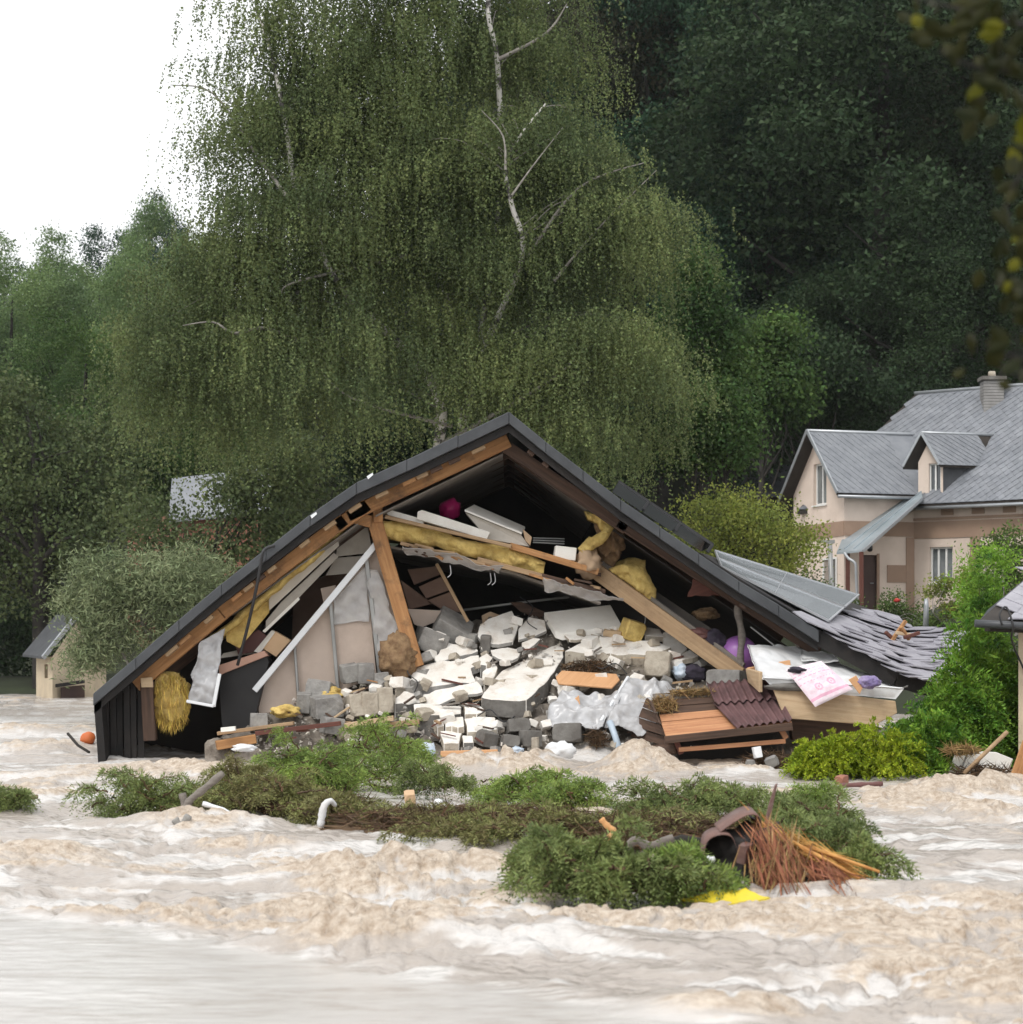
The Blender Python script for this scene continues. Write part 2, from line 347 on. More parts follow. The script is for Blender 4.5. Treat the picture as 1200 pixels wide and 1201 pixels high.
def beam(name, a, b, w, h, m, up=(0, 0, 1), bevel=0.006, taper=1.0, **kw):
    """timber from a to b; w across (roughly depth), h along up"""
    a, b = Vector(a), Vector(b); x = (b - a).normalized(); u = Vector(up); u = (u - x * u.dot(x)).normalized(); s = u.cross(x)
    V = []
    for p, k in ((a, 1), (b, taper)):
        for i, j in ((-1, -1), (1, -1), (1, 1), (-1, 1)): V.append(p + s * (w / 2 * i * k) + u * (h / 2 * j * k))
    Fc = [(0, 1, 2, 3), (7, 6, 5, 4), (0, 4, 5, 1), (1, 5, 6, 2), (2, 6, 7, 3), (3, 7, 4, 0)]
    return new(name, V, Fc, m, frame=frame_from(x, u), bevel=bevel, **kw)
def tube_geo(pts, radii, n=8, cap=True):
    pts = [Vector(p) for p in pts]; V = []; Fc = []
    if not isinstance(radii, (list, tuple)): radii = [radii] * len(pts)
    prev = None
    for i, p in enumerate(pts):
        t = (pts[min(i + 1, len(pts) - 1)] - pts[max(i - 1, 0)]).normalized()
        if prev is None:
            u = t.cross(Vector((0, 0, 1)) if abs(t.z) < 0.9 else Vector((1, 0, 0))).normalized()
        else: u = (prev - t * prev.dot(t)).normalized()
        prev = u; s = t.cross(u)
        for k in range(n):
            a = 2 * math.pi * k / n; V.append(p + (u * math.cos(a) + s * math.sin(a)) * radii[i])
    for i in range(len(pts) - 1):
        for k in range(n):
            l = (k + 1) % n; Fc.append((i * n + k, i * n + l, (i + 1) * n + l, (i + 1) * n + k))
    if cap: Fc.append(tuple(range(n))); Fc.append(tuple(range(len(V) - 1, len(V) - n - 1, -1)))
    return V, Fc
def tube(name, pts, radii, m, n=8, **kw):
    V, Fc = tube_geo(pts, radii, n); kw.setdefault('smooth', True); return new(name, V, Fc, m, **kw)
def tubes(name, chains, m, n=6, **kw):
    V, Fc = [], []
    for pts, r in chains:
        v, f = tube_geo(pts, r, n, False); o = len(V); V += v; Fc += [tuple(i + o for i in q) for q in f]
    return new(name, V, Fc, m, smooth=True, **kw)
def smoothline(pts, k=4):
    pts = [Vector(p) for p in pts]; out = []
    for i in range(len(pts) - 1):
        p0, p1, p2, p3 = pts[max(i - 1, 0)], pts[i], pts[i + 1], pts[min(i + 2, len(pts) - 1)]
        for j in range(k):
            t = j / k
            out.append(0.5 * ((2 * p1) + (p2 - p0) * t + (2 * p0 - 5 * p1 + 4 * p2 - p3) * t * t + (3 * p1 - p0 - 3 * p2 + p3) * t ** 3))
    out.append(pts[-1]); return out
def chunk(name, c, size, m, seed, rot=None, cuts=6, **kw):
    """broken block: convex hull of a box with knocked-off corners"""
    r = random.Random(seed); bm = bmesh.new()
    R = (rot or Euler((r.uniform(-.5, .5), r.uniform(-.5, .5), r.uniform(0, 6)))).to_matrix()
    sx, sy, sz = [s / 2 for s in size]
    for i in (-1, 1):
        for j in (-1, 1):
            for k in (-1, 1):
                if r.random() < cuts / 12:
                    for ax in range(3):
                        f = [1, 1, 1]; f[ax] = r.uniform(0.2, 0.75)
                        bm.verts.new((i * sx * f[0], j * sy * f[1], k * sz * f[2]))
                else: bm.verts.new((i * sx * r.uniform(.9, 1), j * sy * r.uniform(.9, 1), k * sz * r.uniform(.9, 1)))
    bmesh.ops.convex_hull(bm, input=bm.verts)
    loose = [v for v in bm.verts if not v.link_faces]
    if loose: bmesh.ops.delete(bm, geom=loose, context='VERTS')
    bmesh.ops.dissolve_limit(bm, angle_limit=0.15, verts=bm.verts, edges=bm.edges)
    bm.verts.index_update()
    V = [Vector(c) + R @ v.co for v in bm.verts]; Fc = [[v.index for v in f.verts] for f in bm.faces]; bm.free()
    return new(name, V, Fc, m, bevel=min(size) * 0.04, **kw)
def ico(sub):
    bm = bmesh.new(); bmesh.ops.create_icosphere(bm, subdivisions=sub, radius=1); bm.verts.index_update()
    V = np.array([v.co[:] for v in bm.verts]); Fc = np.array([[v.index for v in f.verts] for f in bm.faces]); bm.free(); return V, Fc
ICO = {k: ico(k) for k in (2, 3, 4)}
def lump(name, c, rad, m, seed, amp=0.35, freq=2.2, sub=4, squash=None, smooth=True, **kw):
    V, Fc = ICO[sub]; d = V.copy()
    n = fbm(d * freq + seed * 7.7, 4, seed)
    V = d * (1 + amp * n)[:, None] * np.array(rad)[None, :]
    if squash is not None: V[:, 2] = np.maximum(V[:, 2], squash * rad[2])
    c = np.array(c); V = V + c
    loc = c.copy()
    parent = kw.get('parent')
    if parent is None: loc[2] = V[:, 2].min()
    return npmesh(name, V, Fc, m, loc=loc, smooth=smooth, **kw)
def sheet(name, corners, m, seed, nu=24, nv=18, amp=0.05, freq=3.0, th=0.006, fold=0, sag=0, **kw):
    """crumpled sheet over the quad corners (a b c d, 3-D points)"""
    a, b, c, d = [np.array(x) for x in corners]
    u, v = np.meshgrid(np.linspace(0, 1, nu + 1), np.linspace(0, 1, nv + 1))
    p = (a * ((1 - u) * (1 - v))[..., None] + b * (u * (1 - v))[..., None] + c * (u * v)[..., None] + d * ((1 - u) * v)[..., None])
    nrm = np.cross(b - a, d - a); nrm /= np.linalg.norm(nrm)
    k = fbm(p * freq + seed * 3.1, 4, seed, 0.55)
    k = np.abs(k) * 1.6 - 0.5 if fold else k
    p = p + nrm * (k * amp)[..., None]
    e = vnoise(p * freq * 1.5 + 9, seed) * amp * 0.8
    rim = (u < .001) | (u > .999) | (v < .001) | (v > .999)
    p = p + ((b - a) / np.linalg.norm(b - a) * (e * rim)[..., None])
    p[..., 2] -= sag * np.sin(u * math.pi) * np.sin(v * math.pi)
    n = (nu + 1) * (nv + 1); V = np.concatenate([p.reshape(-1, 3), p.reshape(-1, 3) + nrm * th])
    idx = np.arange(n).reshape(nv + 1, nu + 1)
    q = np.stack([idx[:-1, :-1], idx[:-1, 1:], idx[1:, 1:], idx[1:, :-1]], -1).reshape(-1, 4)
    edge = np.concatenate([idx[0, :], idx[1:, -1], idx[-1, -2::-1], idx[-2:0:-1, 0]])
    e2 = np.roll(edge, -1)
    rimq = np.stack([edge, e2, e2 + n, edge + n], -1)
    loc = V.mean(0)
    if kw.get('parent') is None: loc[2] = V[:, 2].min()
    return npmesh(name, V, np.concatenate([q, q[:, ::-1] + n, rimq]), m, loc=loc, smooth=True, **kw)

# --- foliage
def rdir(r, n):
    v = r.normal(size=(n, 3)); return v / np.linalg.norm(v, axis=1, keepdims=True)
def leaf_geo(C, A, L, Wd, r, nb=None):
    """rhombic leaves: centres C, long axes A"""
    n = len(C); B = rdir(r, n) if nb is None else nb
    B = B - A * (B * A).sum(1, keepdims=True); B /= np.linalg.norm(B, axis=1, keepdims=True) + 1e-9
    L = np.broadcast_to(L, n)[:, None]; Wd = np.broadcast_to(Wd, n)[:, None]
    V = np.stack([C - A * L / 2, C + B * Wd / 2 - A * L * 0.08, C + A * L / 2, C - B * Wd / 2 - A * L * 0.08], 1).reshape(-1, 3)
    return V, np.arange(4 * n).reshape(n, 4)
def leaf_tri(C, A, L, Wd, r):
    """three-cornered leaves for far crowns"""
    n = len(C); B = rdir(r, n); B = B - A * (B * A).sum(1, keepdims=True); B /= np.linalg.norm(B, axis=1, keepdims=True) + 1e-9
    L = np.broadcast_to(L, n)[:, None]; Wd = np.broadcast_to(Wd, n)[:, None]
    V = np.stack([C + A * L * .55, C - A * L * .4 + B * Wd * .55, C - A * L * .4 - B * Wd * .55], 1).reshape(-1, 3)
    return V, np.arange(3 * n).reshape(n, 3)
def crown_points(r, lobes, n, per, sig, inner=0.5, flat=0.55):
    lobes = np.array(lobes, dtype=float); w = (lobes[:, 3] * lobes[:, 4] * lobes[:, 5]) ** (2 / 3); w /= w.sum()
    nc = max(1, n // per); li = r.choice(len(lobes), nc, p=w)
    rad = inner + (1 - inner) * r.random(nc) ** 0.5
    c = lobes[li, :3] + rdir(r, nc) * lobes[li, 3:6] * rad[:, None]
    s = sig * (0.6 + 0.8 * r.random(nc))
    pts = np.repeat(c, per, 0) + r.normal(size=(nc * per, 3)) * np.repeat(s, per)[:, None] * np.array([1, 1, flat])
    return pts, c
def sublobes(lobes, r, k=8):
    out = []
    for (x, y, z, a, b_, c) in lobes:
        out.append((x, y, z, a * .55, b_ * .55, c * .55))
        for d in rdir(r, k):
            f = r.uniform(.24, .48); q_ = r.uniform(.55, .85)
            out.append((x + d[0] * a * q_, y + d[1] * b_ * q_, z + d[2] * c * q_, a * f, b_ * f, c * f * .85))
    return out
def make_tree(name, r, base, top, trunk_r, lobes, n, leaf, leaf_w, sig, mleaf, mbark, label, cat='tree', group=None, per=24, limbs=14, inner=0.45, bend=0.3, trunk_pts=None, trunk=True):
    """trunk and crown at world positions"""
    root = thing(name, label, cat, base, group)
    pts, cl = crown_points(r, sublobes(lobes, r), n, per, sig, inner)
    A = rdir(r, len(pts)); V, q = leaf_geo(pts, A, leaf * (0.7 + 0.6 * r.random(len(pts))), leaf_w * (0.7 + 0.6 * r.random(len(pts))), r)
    npmesh('crown', V, q, mleaf, parent=root, loc=base)
    base = Vector(base); top = Vector(top)
    if trunk_pts is None:
        trunk_pts = [base + (top - base) * t + Vector((r.normal() * bend, r.normal() * bend, 0)) * math.sin(t * 3.14) for t in (0, .2, .4, .6, .8, 1)]
    ch = [(smoothline(trunk_pts), [trunk_r * (1 - 0.9 * i / (len(trunk_pts) * 4 - 4)) for i in range(len(trunk_pts) * 4 - 3)])]
    for k in range(limbs):
        e = Vector(cl[r.integers(len(cl))]); t = r.uniform(.25, .85)
        sp = trunk_pts[min(int(t * (len(trunk_pts) - 1)), len(trunk_pts) - 2)]
        midp = (sp + e) / 2 + Vector((0, 0, (e - sp).length * 0.12)) + Vector(r.normal(size=3) * 0.08 * (e - sp).length)
        rr = trunk_r * (1 - .8 * t) * 0.5
        ch.append((smoothline([sp, midp, e]), [rr * (1 - .85 * i / 8) for i in range(9)]))
    if trunk: tubes('trunk', ch, mbark, parent=root)
    return root
def spray_geo(r, bases, dirs, length, n, ll, lw, droop=0.3, spread=0.9):
    """flat conifer sprays: leaflets either side of a short twig"""
    m = len(bases); dirs = dirs / np.linalg.norm(dirs, axis=1, keepdims=True)
    side = rdir(r, m); side -= dirs * (side * dirs).sum(1, keepdims=True); side /= np.linalg.norm(side, axis=1, keepdims=True)
    t = np.tile(np.linspace(0.08, 1, n), m); D = np.repeat(dirs, n, 0); S = np.repeat(side, n, 0)
    sg = np.tile(np.where(np.arange(n) % 2, 1.0, -1.0), m)[:, None]
    Ln = np.repeat(length, n)
    ax = D + S * sg * spread + r.normal(size=D.shape) * 0.18; ax[:, 2] -= droop * t * 0.5
    ax /= np.linalg.norm(ax, axis=1, keepdims=True)
    l = ll * (1.15 - 0.75 * t) * (0.75 + 0.5 * r.random(len(t)))
    C = np.repeat(bases, n, 0) + D * (Ln * t)[:, None] + ax * l[:, None] * 0.5
    C[:, 2] -= droop * Ln * t * t
    nb = np.cross(D, S) * 0 + S * 1.0 + r.normal(size=D.shape) * 0.5
    return leaf_geo(C, ax, l, lw, r, nb)

# ------------------------------------------------------------------ setting: ground and hill
def ground_z(x, y):
    x = np.asarray(x, float); y = np.asarray(y, float)
    bank = 4.0 * sst(4, 15, x) * sst(34, 64, y) + 0.9 * sst(6.0, 7.6, x) * sst(22, 30, y) * 0
    side = sst(-35, 35, x)
    hill = np.maximum(0, y - 84) * (0.13 + 0.33 * side) * sst(84, 100, y) * sst(330, 190, y * 0.55)
    left = 1.6 * sst(74, 84, y)
    return -1.0 + bank + hill + left + 0.25 * fbm(np.stack([x * .15, y * .15, x * 0], -1), 3, 5)
ys = np.concatenate([np.linspace(-60, 30, 12), np.linspace(34, 200, 110), np.linspace(206, 420, 26)])
xs = np.concatenate([np.linspace(-300, -90, 12), np.linspace(-80, 90, 90), np.linspace(100, 300, 12)])
gx, gy = np.meshgrid(xs, ys); gz = ground_z(gx, gy)
gi = np.arange(gx.size).reshape(gx.shape)
gq = np.stack([gi[:-1, :-1], gi[:-1, 1:], gi[1:, 1:], gi[1:, :-1]], -1).reshape(-1, 4)
npmesh('ground', np.stack([gx, gy, gz], -1).reshape(-1, 3), gq, 'forest_floor', smooth=True, kind='structure')

# ------------------------------------------------------------------ flood water
Yr = np.concatenate([np.linspace(4.5, 7.6, 20), np.arange(7.65, 12, .040), np.arange(12, 20, .050), np.arange(20, 31, .082), np.arange(31, 45, .2), np.arange(45, 130, 1.1)])
cols = np.concatenate([np.linspace(-1500, -40, 40), np.linspace(-35, 1235, 430), np.linspace(1245, 2700, 40)])
WY, WC = np.meshgrid(Yr, cols, indexing='ij'); WX = (WC - CX) / F * WY
def ridged(p, o, s):
    a, r_ = 1.0, 0
    for k in range(o):
        r_ = r_ + a * (1 - np.abs(vnoise(p * 2.1 ** k + 11 * k, s + k)) * 2); a *= 0.5
    return r_
zz = WX * 0
wx = WX + 0.35 * fbm(np.stack([WX * .9, WY * .9, zz], -1), 3, 3); wy = WY + 0.35 * fbm(np.stack([WX * .9, WY * .9, zz + 5], -1), 3, 4)
big = fbm(np.stack([wx * 0.50, wy * 0.85, zz], -1), 3, 21)
def billow(p, o, s):
    a, r_ = 1.0, 0
    for k in range(o):
        r_ = r_ + a * np.abs(vnoise(p * 2.1 ** k + 11 * k, s + k)) * 2; a *= 0.55
    return r_
mid = billow(np.stack([wx * 1.5, wy * 2.3, zz], -1), 2, 31) - 0.75
bil = .70 * billow(np.stack([wx * 4.2, wy * 4.2, zz], -1), 2, 35) + .45 * billow(np.stack([WX * 9.5, WY * 9.5, zz], -1), 2, 38) * (1 / (1 + (WY / 22.0) ** 6)) - 0.85; bil = np.clip(bil, -1, .75) * (1 / (1 + (WY / 34.0) ** 4))
chop = ridged(np.stack([wx * 1.5, wy * 2.2, zz], -1), 4, 39) - .9
swell = fbm(np.stack([wx * .8, wy * 1.7, zz], -1), 3, 37)
fine = fbm(np.stack([wx * 5.5, wy * 5.5, zz], -1), 2, 41) * (1 / (1 + (WY / 30.0) ** 4))
vf = fbm(np.stack([WX * 9, WY * 9, zz], -1), 2, 51) * (1 / (1 + (WY / 18.0) ** 4))
rough_zone = sst(0.40, 0.95, 0.5 + 0.6 * fbm(np.stack([WX * .33, WY * .42, zz], -1), 2, 61))
line = 12.3 - (WX + 2.9) * 1.03
calm = sst(-0.30, 0.25, WY - line - 0.22 * fbm(np.stack([WX * 1.2, WY * 1.2, zz], -1), 3, 71))
far = 1 / (1 + (WY / 42.0) ** 3)
amp = (0.05 + 0.95 * calm) * (0.35 + 0.65 * far)
hgt = amp * (0.070 * big + 0.045 * swell + 0.022 * chop * (1 / (1 + (WY / 38.0) ** 4)) + 0.035 * rough_zone * mid + (0.014 + 0.042 * rough_zone) * bil + 0.012 * fine + (0.005 + 0.006 * rough_zone) * vf)
surges = [(600, 905, .30, .9, .5), (640, 893, .34, .55, .4), (690, 888, .42, .50, .35), (752, 900, .45, .50, .4), (560, 905, .22, .7, .5), (830, 905, .18, .8, .4), (180, 905, .15, 1.6, .7),
          (445, 1020, .12, .35, .4), (240, 965, .20, .6, .4), (270, 950, .20, .3, .25), (30, 1000, .12, .8, .5), (520, 1010, .06, .5, .4), (1140, 930, .22, .7, .6), (1090, 940, .2, .5, .4), (1160, 950, .2, .5, .4), (640, 1010, .04, .5, .5),
          (330, 940, .2, .5, .4), (470, 960, .15, .4, .4), (410, 1090, .10, .35, .3), (870, 1170, .06, .4, .2), (440, 1095, .08, .3, .2), (960, 1075, .1, .7, .3), (40, 880, .30, 1.2, .6), (20, 860, .25, 1.4, .8)]
foamb = zz.copy()
for (sx, sy, sh, sl, sw) in surges:
    c = W(sx, sy); g = np.exp(-(((WX - c.x) / sl) ** 2 + ((WY - c.y) / sw) ** 2))
    hgt += sh * g * (0.66 + 0.22 * bil + 0.10 * mid + .03 * vf); foamb += g
foam = np.clip(sst(0.25, 0.85, bil * 0.8 + mid * .5 + 0.25 * swell) * calm * sst(.35, .9, rough_zone) + foamb * 0.9 * sst(-.5, .3, bil + .4 * mid) + .55 * calm * sst(.75, 1.1, swell + .3 * fine), 0, 1)
streak = sst(-0.25, 0.65, fbm(np.stack([wx * 1.1, wy * 3.0, zz], -1), 4, 81, .6) + 0.35 * fine) * (0.35 + 0.65 * calm) + .72 * (1 - calm)
hgt -= .06 * sst(45, 30, WY)
wi = np.arange(WX.size).reshape(WX.shape)
wq = np.stack([wi[:-1, :-1], wi[:-1, 1:], wi[1:, 1:], wi[1:, :-1]], -1).reshape(-1, 4)
m = bpy.data.materials.new('flood_water'); m.use_nodes = True; MT['flood_water'] = m
N = m.node_tree.nodes; L = m.node_tree.links; b = N['Principled BSDF']
at = N.new('ShaderNodeAttribute'); at.attribute_name = 'foam'; at2 = N.new('ShaderNodeAttribute'); at2.attribute_name = 'streak'
g = N.new('ShaderNodeNewGeometry'); nz = N.new('ShaderNodeTexNoise'); nz.inputs['Scale'].default_value = 14; nz.inputs['Detail'].default_value = 7; nz.inputs['Roughness'].default_value = 0.65
L.new(g.outputs['Position'], nz.inputs['Vector'])
m1 = N.new('ShaderNodeMix'); m1.data_type = 'RGBA'; m1.inputs[6].default_value = (0.40, 0.355, 0.315, 1); m1.inputs[7].default_value = (0.60, 0.575, 0.55, 1)
nbk = N.new('ShaderNodeTexNoise'); nbk.inputs['Scale'].default_value = 5.5; nbk.inputs['Detail'].default_value = 8; nbk.inputs['Roughness'].default_value = .72
vbk = N.new('ShaderNodeVectorMath'); vbk.operation = 'MULTIPLY'; vbk.inputs[1].default_value = (.6, 1.5, 1); L.new(g.outputs['Position'], vbk.inputs[0]); L.new(vbk.outputs[0], nbk.inputs['Vector'])
def broken(att, lo, hi, k):
    a = N.new('ShaderNodeMath'); a.operation = 'SUBTRACT'; L.new(nbk.outputs['Fac'], a.inputs[0]); a.inputs[1].default_value = .5
    b2 = N.new('ShaderNodeMath'); b2.operation = 'MULTIPLY_ADD'; L.new(a.outputs[0], b2.inputs[0]); b2.inputs[1].default_value = k; L.new(att.outputs['Fac'], b2.inputs[2])
    c2 = N.new('ShaderNodeMapRange'); c2.interpolation_type = 'SMOOTHSTEP'; c2.inputs['From Min'].default_value = lo; c2.inputs['From Max'].default_value = hi; L.new(b2.outputs[0], c2.inputs['Value']); return c2.outputs[0]
L.new(broken(at2, .0, 1.0, 2.2), m1.inputs[0])
mrf = N.new('ShaderNodeMapRange'); mrf.inputs['From Min'].default_value = 0.35; mrf.inputs['From Max'].default_value = 0.65
L.new(nz.outputs['Fac'], mrf.inputs['Value'])
fm = N.new('ShaderNodeMix'); fm.data_type = 'RGBA'; fm.inputs[6].default_value = (0.36, 0.275, 0.20, 1); fm.inputs[7].default_value = (0.63, 0.545, 0.45, 1)
L.new(mrf.outputs[0], fm.inputs[0])
m2 = N.new('ShaderNodeMix'); m2.data_type = 'RGBA'; L.new(broken(at, .15, .85, 2.0), m2.inputs[0]); L.new(m1.outputs[2], m2.inputs[6]); L.new(fm.outputs[2], m2.inputs[7])
L.new(m2.outputs[2], b.inputs['Base Color'])
rr = N.new('ShaderNodeMapRange'); rr.inputs['To Min'].default_value = 0.22; rr.inputs['To Max'].default_value = 0.75; L.new(at.outputs['Fac'], rr.inputs['Value']); L.new(rr.outputs[0], b.inputs['Roughness'])
b.inputs['Specular IOR Level'].default_value = 0.45
nb_ = N.new('ShaderNodeTexNoise'); nb_.inputs['Scale'].default_value = 11; nb_.inputs['Detail'].default_value = 5
mp = N.new('ShaderNodeVectorMath'); mp.operation = 'MULTIPLY'; mp.inputs[1].default_value = (0.45, 1.2, 1); L.new(g.outputs['Position'], mp.inputs[0]); L.new(mp.outputs[0], nb_.inputs['Vector'])
bp = N.new('ShaderNodeBump'); bp.inputs['Strength'].default_value = 0.9; at3 = N.new('ShaderNodeAttribute'); at3.attribute_name = 'calm'; ms3 = N.new('ShaderNodeMapRange'); ms3.inputs['To Min'].default_value = .14; ms3.inputs['To Max'].default_value = .9; L.new(at3.outputs['Fac'], ms3.inputs['Value']); L.new(ms3.outputs[0], bp.inputs['Strength']); bp.inputs['Distance'].default_value = 0.05; nf = N.new('ShaderNodeTexNoise'); nf.inputs['Scale'].default_value = 26; nf.inputs['Detail'].default_value = 4; L.new(g.outputs['Position'], nf.inputs['Vector'])
hm = N.new('ShaderNodeMix'); hm.data_type = 'FLOAT'; L.new(at.outputs['Fac'], hm.inputs[0]); L.new(nb_.outputs['Fac'], hm.inputs[2]); L.new(nf.outputs['Fac'], hm.inputs[3]); L.new(hm.outputs[0], bp.inputs['Height']); L.new(bp.outputs[0], b.inputs['Normal'])
npmesh('flood_water', np.stack([WX, WY, hgt], -1).reshape(-1, 3), wq, 'flood_water', smooth=True, attr={'foam': foam, 'streak': streak, 'calm': calm}, kind='structure')

# ------------------------------------------------------------------ weeping birches (two trees with interlocking crowns)
def lobepx(px, py, rx, ry, Y, ryd=None):
    s = Y / F; return (Xat(px, Y), Y, Zat(py, Y), rx * s, (ryd if ryd else rx * 0.75) * s, ry * s)
def birch(name, label, trunks, limbs, lobes, nstr, seed, base):
    r = np.random.default_rng(seed)
    root = thing(name, label, 'tree', base, 'weeping birches behind the ruin')
    Ls = np.array([l[:6] for l in lobes]); dens = np.array([l[6] for l in lobes])
    w = (Ls[:, 3] * Ls[:, 5]) * dens; w /= w.sum()
    # branchlets: each lobe holds arching boughs whose strands hang down
    nb = nstr // 22; li = r.choice(len(Ls), nb, p=w)
    d = rdir(r, nb); d[:, 2] = np.abs(d[:, 2]) * 1.0 - 0.30
    rad = 0.25 + 0.75 * r.random(nb) ** 0.6
    bc = Ls[li, :3] + d * Ls[li, 3:6] * rad[:, None]
    out = d.copy(); out[:, 2] = 0; out /= np.linalg.norm(out, axis=1, keepdims=True) + 1e-6
    S = np.repeat(bc, 22, 0); O = np.repeat(out, 22, 0); t = r.random(len(S)) * 1.5 - 0.5
    S = S + O * t[:, None] * 1.1 + r.normal(size=S.shape) * np.array([.22, .22, .12]); S[:, 2] -= 0.22 * np.maximum(t, 0) ** 2 * 1.6
    ln = np.repeat(0.6 + 1.7 * r.random(nb) ** 1.5, 22) * (0.5 + 0.8 * r.random(len(S)))
    k = 23
    T = np.tile(np.linspace(0, 1, k), len(S)); B = np.repeat(S, k, 0); LN = np.repeat(ln, k)
    sway = np.repeat(r.normal(size=(len(S), 2)) * 0.10, k, 0)
    C = B.copy(); C[:, 2] -= LN * T; C[:, :2] += sway * T[:, None] + np.repeat(O[:, :2], k, 0) * (0.16 * np.sqrt(T))[:, None]
    C += r.normal(size=C.shape) * 0.026
    A = rdir(r, len(C)) * 0.75 + np.array([0, 0, -0.8]); A /= np.linalg.norm(A, axis=1, keepdims=True)
    keep = r.random(len(C)) < 0.9; C, A = C[keep], A[keep]
    V, q = leaf_tri(C, A, 0.062 * (0.7 + .6 * r.random(len(C))), 0.052 * (0.7 + .6 * r.random(len(C))), r)
    npmesh('crown', V, q, 'leaf_birch', parent=root, loc=base)
    ch = []
    for pts, r0, r1 in trunks:
        pl = smoothline([P(*p) for p in pts], 5); ch.append((pl, [r0 + (r1 - r0) * i / (len(pl) - 1) for i in range(len(pl))]))
    tubes('trunk', ch, 'bark_birch', n=9, parent=root)
    ch = []
    for pts, r0 in limbs:
        pl = smoothline([P(*p) for p in pts], 5); ch.append((pl, [r0 * (1 - .8 * i / (len(pl) - 1)) for i in range(len(pl))]))
    tpts = [q_ for tr in trunks for q_ in smoothline([P(*p) for p in tr[0]], 6)[10:]]
    for j in r.choice(len(bc), 36, replace=False):
        e = Vector(bc[j]); sp = min(tpts, key=lambda q_: (q_ - e).length + 0.8 * max(0, q_.z - e.z + .8)); 
        midp = sp.lerp(e, .55) + Vector((0, 0, .15 * (e - sp).length)); pl = smoothline([sp, midp, e], 5)
        ch.append((pl, [0.017 * (1 - .8 * i / (len(pl) - 1)) for i in range(len(pl))]))
    tubes('branch', ch, 'bark_grey', n=5, parent=root, kind='stuff')
    return root
LB = [(430, -70, 110, 70, 52, 80, 1.0), (530, -60, 100, 70, 52.5, 80, 1.0), (335, -55, 75, 70, 51.5, 50, .45), (315, 30, 80, 90, 51, 50, .38), (265, 90, 34, 60, 51, 30, .22), (285, 140, 40, 90, 51, 40, .34), (320, 160, 60, 80, 51.5, 50, .6), (385, 285, 55, 55, 51.5, 50, 1.3), (310, 340, 55, 50, 51, 50, 1.2), (420, 50, 120, 100, 52, 90, 1), (350, 260, 120, 100, 51, 90, 1.1), (290, 290, 85, 75, 50.8, 60, 1.0), (400, 120, 110, 110, 51.8, 80, 1.5), (300, 310, 75, 60, 51.2, 60, .8), (360, 160, 75, 90, 51.5, 60, 1.2), (255, 385, 95, 100, 50.5, 80, 1.1),
      (200, 430, 48, 80, 50.5, 45, .9), (440, 200, 130, 120, 52, 110, 1), (330, 440, 130, 110, 50.5, 100, 1.1), (430, 400, 130, 110, 51, 100, 1.0), (510, 40, 110, 80, 52.5, 90, 1), (500, 300, 110, 100, 51.5, 90, 1), (260, 480, 70, 60, 50, 60, .8)]
RB = [(620, -50, 60, 60, 52.5, 60, 1.0), (610, 50, 80, 80, 52.5, 70, 1), (590, 180, 120, 110, 51.5, 90, 1.1), (655, 175, 80, 90, 51.5, 70, 1.1), (680, 280, 95, 110, 51, 80, 1.1), (745, 255, 58, 70, 51.5, 50, .9), (600, 320, 100, 100, 51.5, 80, .9), (690, 420, 95, 100, 50.5, 80, 1.1),
      (745, 400, 45, 90, 51, 50, .8), (570, 430, 90, 80, 51.5, 70, .8), (650, 490, 110, 60, 50.8, 70, .8), (745, 500, 30, 50, 50.8, 40, .7)]
def L6(l): return lobepx(l[0], l[1], l[2], l[3], l[4] - 1.2, l[5] * 1.15) + (l[6],)
bA = P(505, 840, 51); bB = P(540, 840, 51)
birch('weeping_birch', 'large weeping birch with a pale trunk leaning left, its thin top against white sky',
      [([(505, 840, 51), (512, 560, 51), (516, 470, 50.5), (470, 405, 50.6), (395, 330, 49.9), (350, 232, 49.4), (336, 150, 49.4), (318, 60, 50.5), (300, 10, 51)], .15, .03),
       ([(512, 500, 51), (530, 380, 51.5), (480, 200, 51.5), (440, 70, 51.5), (425, -40, 52)], .09, .035), ([(395, 330, 49), (375, 280, 49), (385, 180, 50), (420, 100, 50.5)], .07, .03)],
      [([(350, 400, 49.5), (310, 385, 48.2), (275, 391, 48), (250, 378, 48), (215, 382, 48.2)], .055), ([(336, 230, 48.6), (300, 180, 49.5), (250, 110, 51), (200, 100, 51)], .05), ([(470, 180, 50), (400, 160, 50), (370, 150, 49.3)], .05), ([(480, 300, 50), (350, 330, 48.5), (330, 345, 48.5)], .045),
       ([(530, 500, 50), (420, 470, 49), (380, 440, 49)], .05), ([(520, 520, 50), (640, 450, 49), (680, 415, 49)], .06)],
      [L6(l) for l in LB], 18800, 11, bA)
birch('weeping_birch', 'weeping birch to the right, its slim white stem forking high in the drooping yellow-green crown',
      [([(540, 840, 51), (535, 560, 51), (560, 430, 50.6), (612, 305, 49.2), (600, 240, 49.0), (593, 195, 49.0), (610, 160, 49.3), (640, 122, 49.8)], .105, .02),
       ([(545, 500, 51), (585, 250, 51), (584, 80, 50.2), (573, 20, 50.0), (575, -40, 50)], .08, .045)],
      [([(593, 200, 47.6), (590, 160, 47.8), (565, 130, 48)], .035), ([(600, 230, 47.5), (625, 195, 48), (660, 150, 49)], .03), ([(585, 70, 49.5), (640, 40, 49.5), (665, 5, 49.5)], .05), ([(620, 300, 49), (680, 220, 49), (760, 190, 50)], .05), ([(650, 330, 49), (700, 270, 49), (770, 200, 50)], .04)],
      [L6(l) for l in RB], 10400, 12, bB)

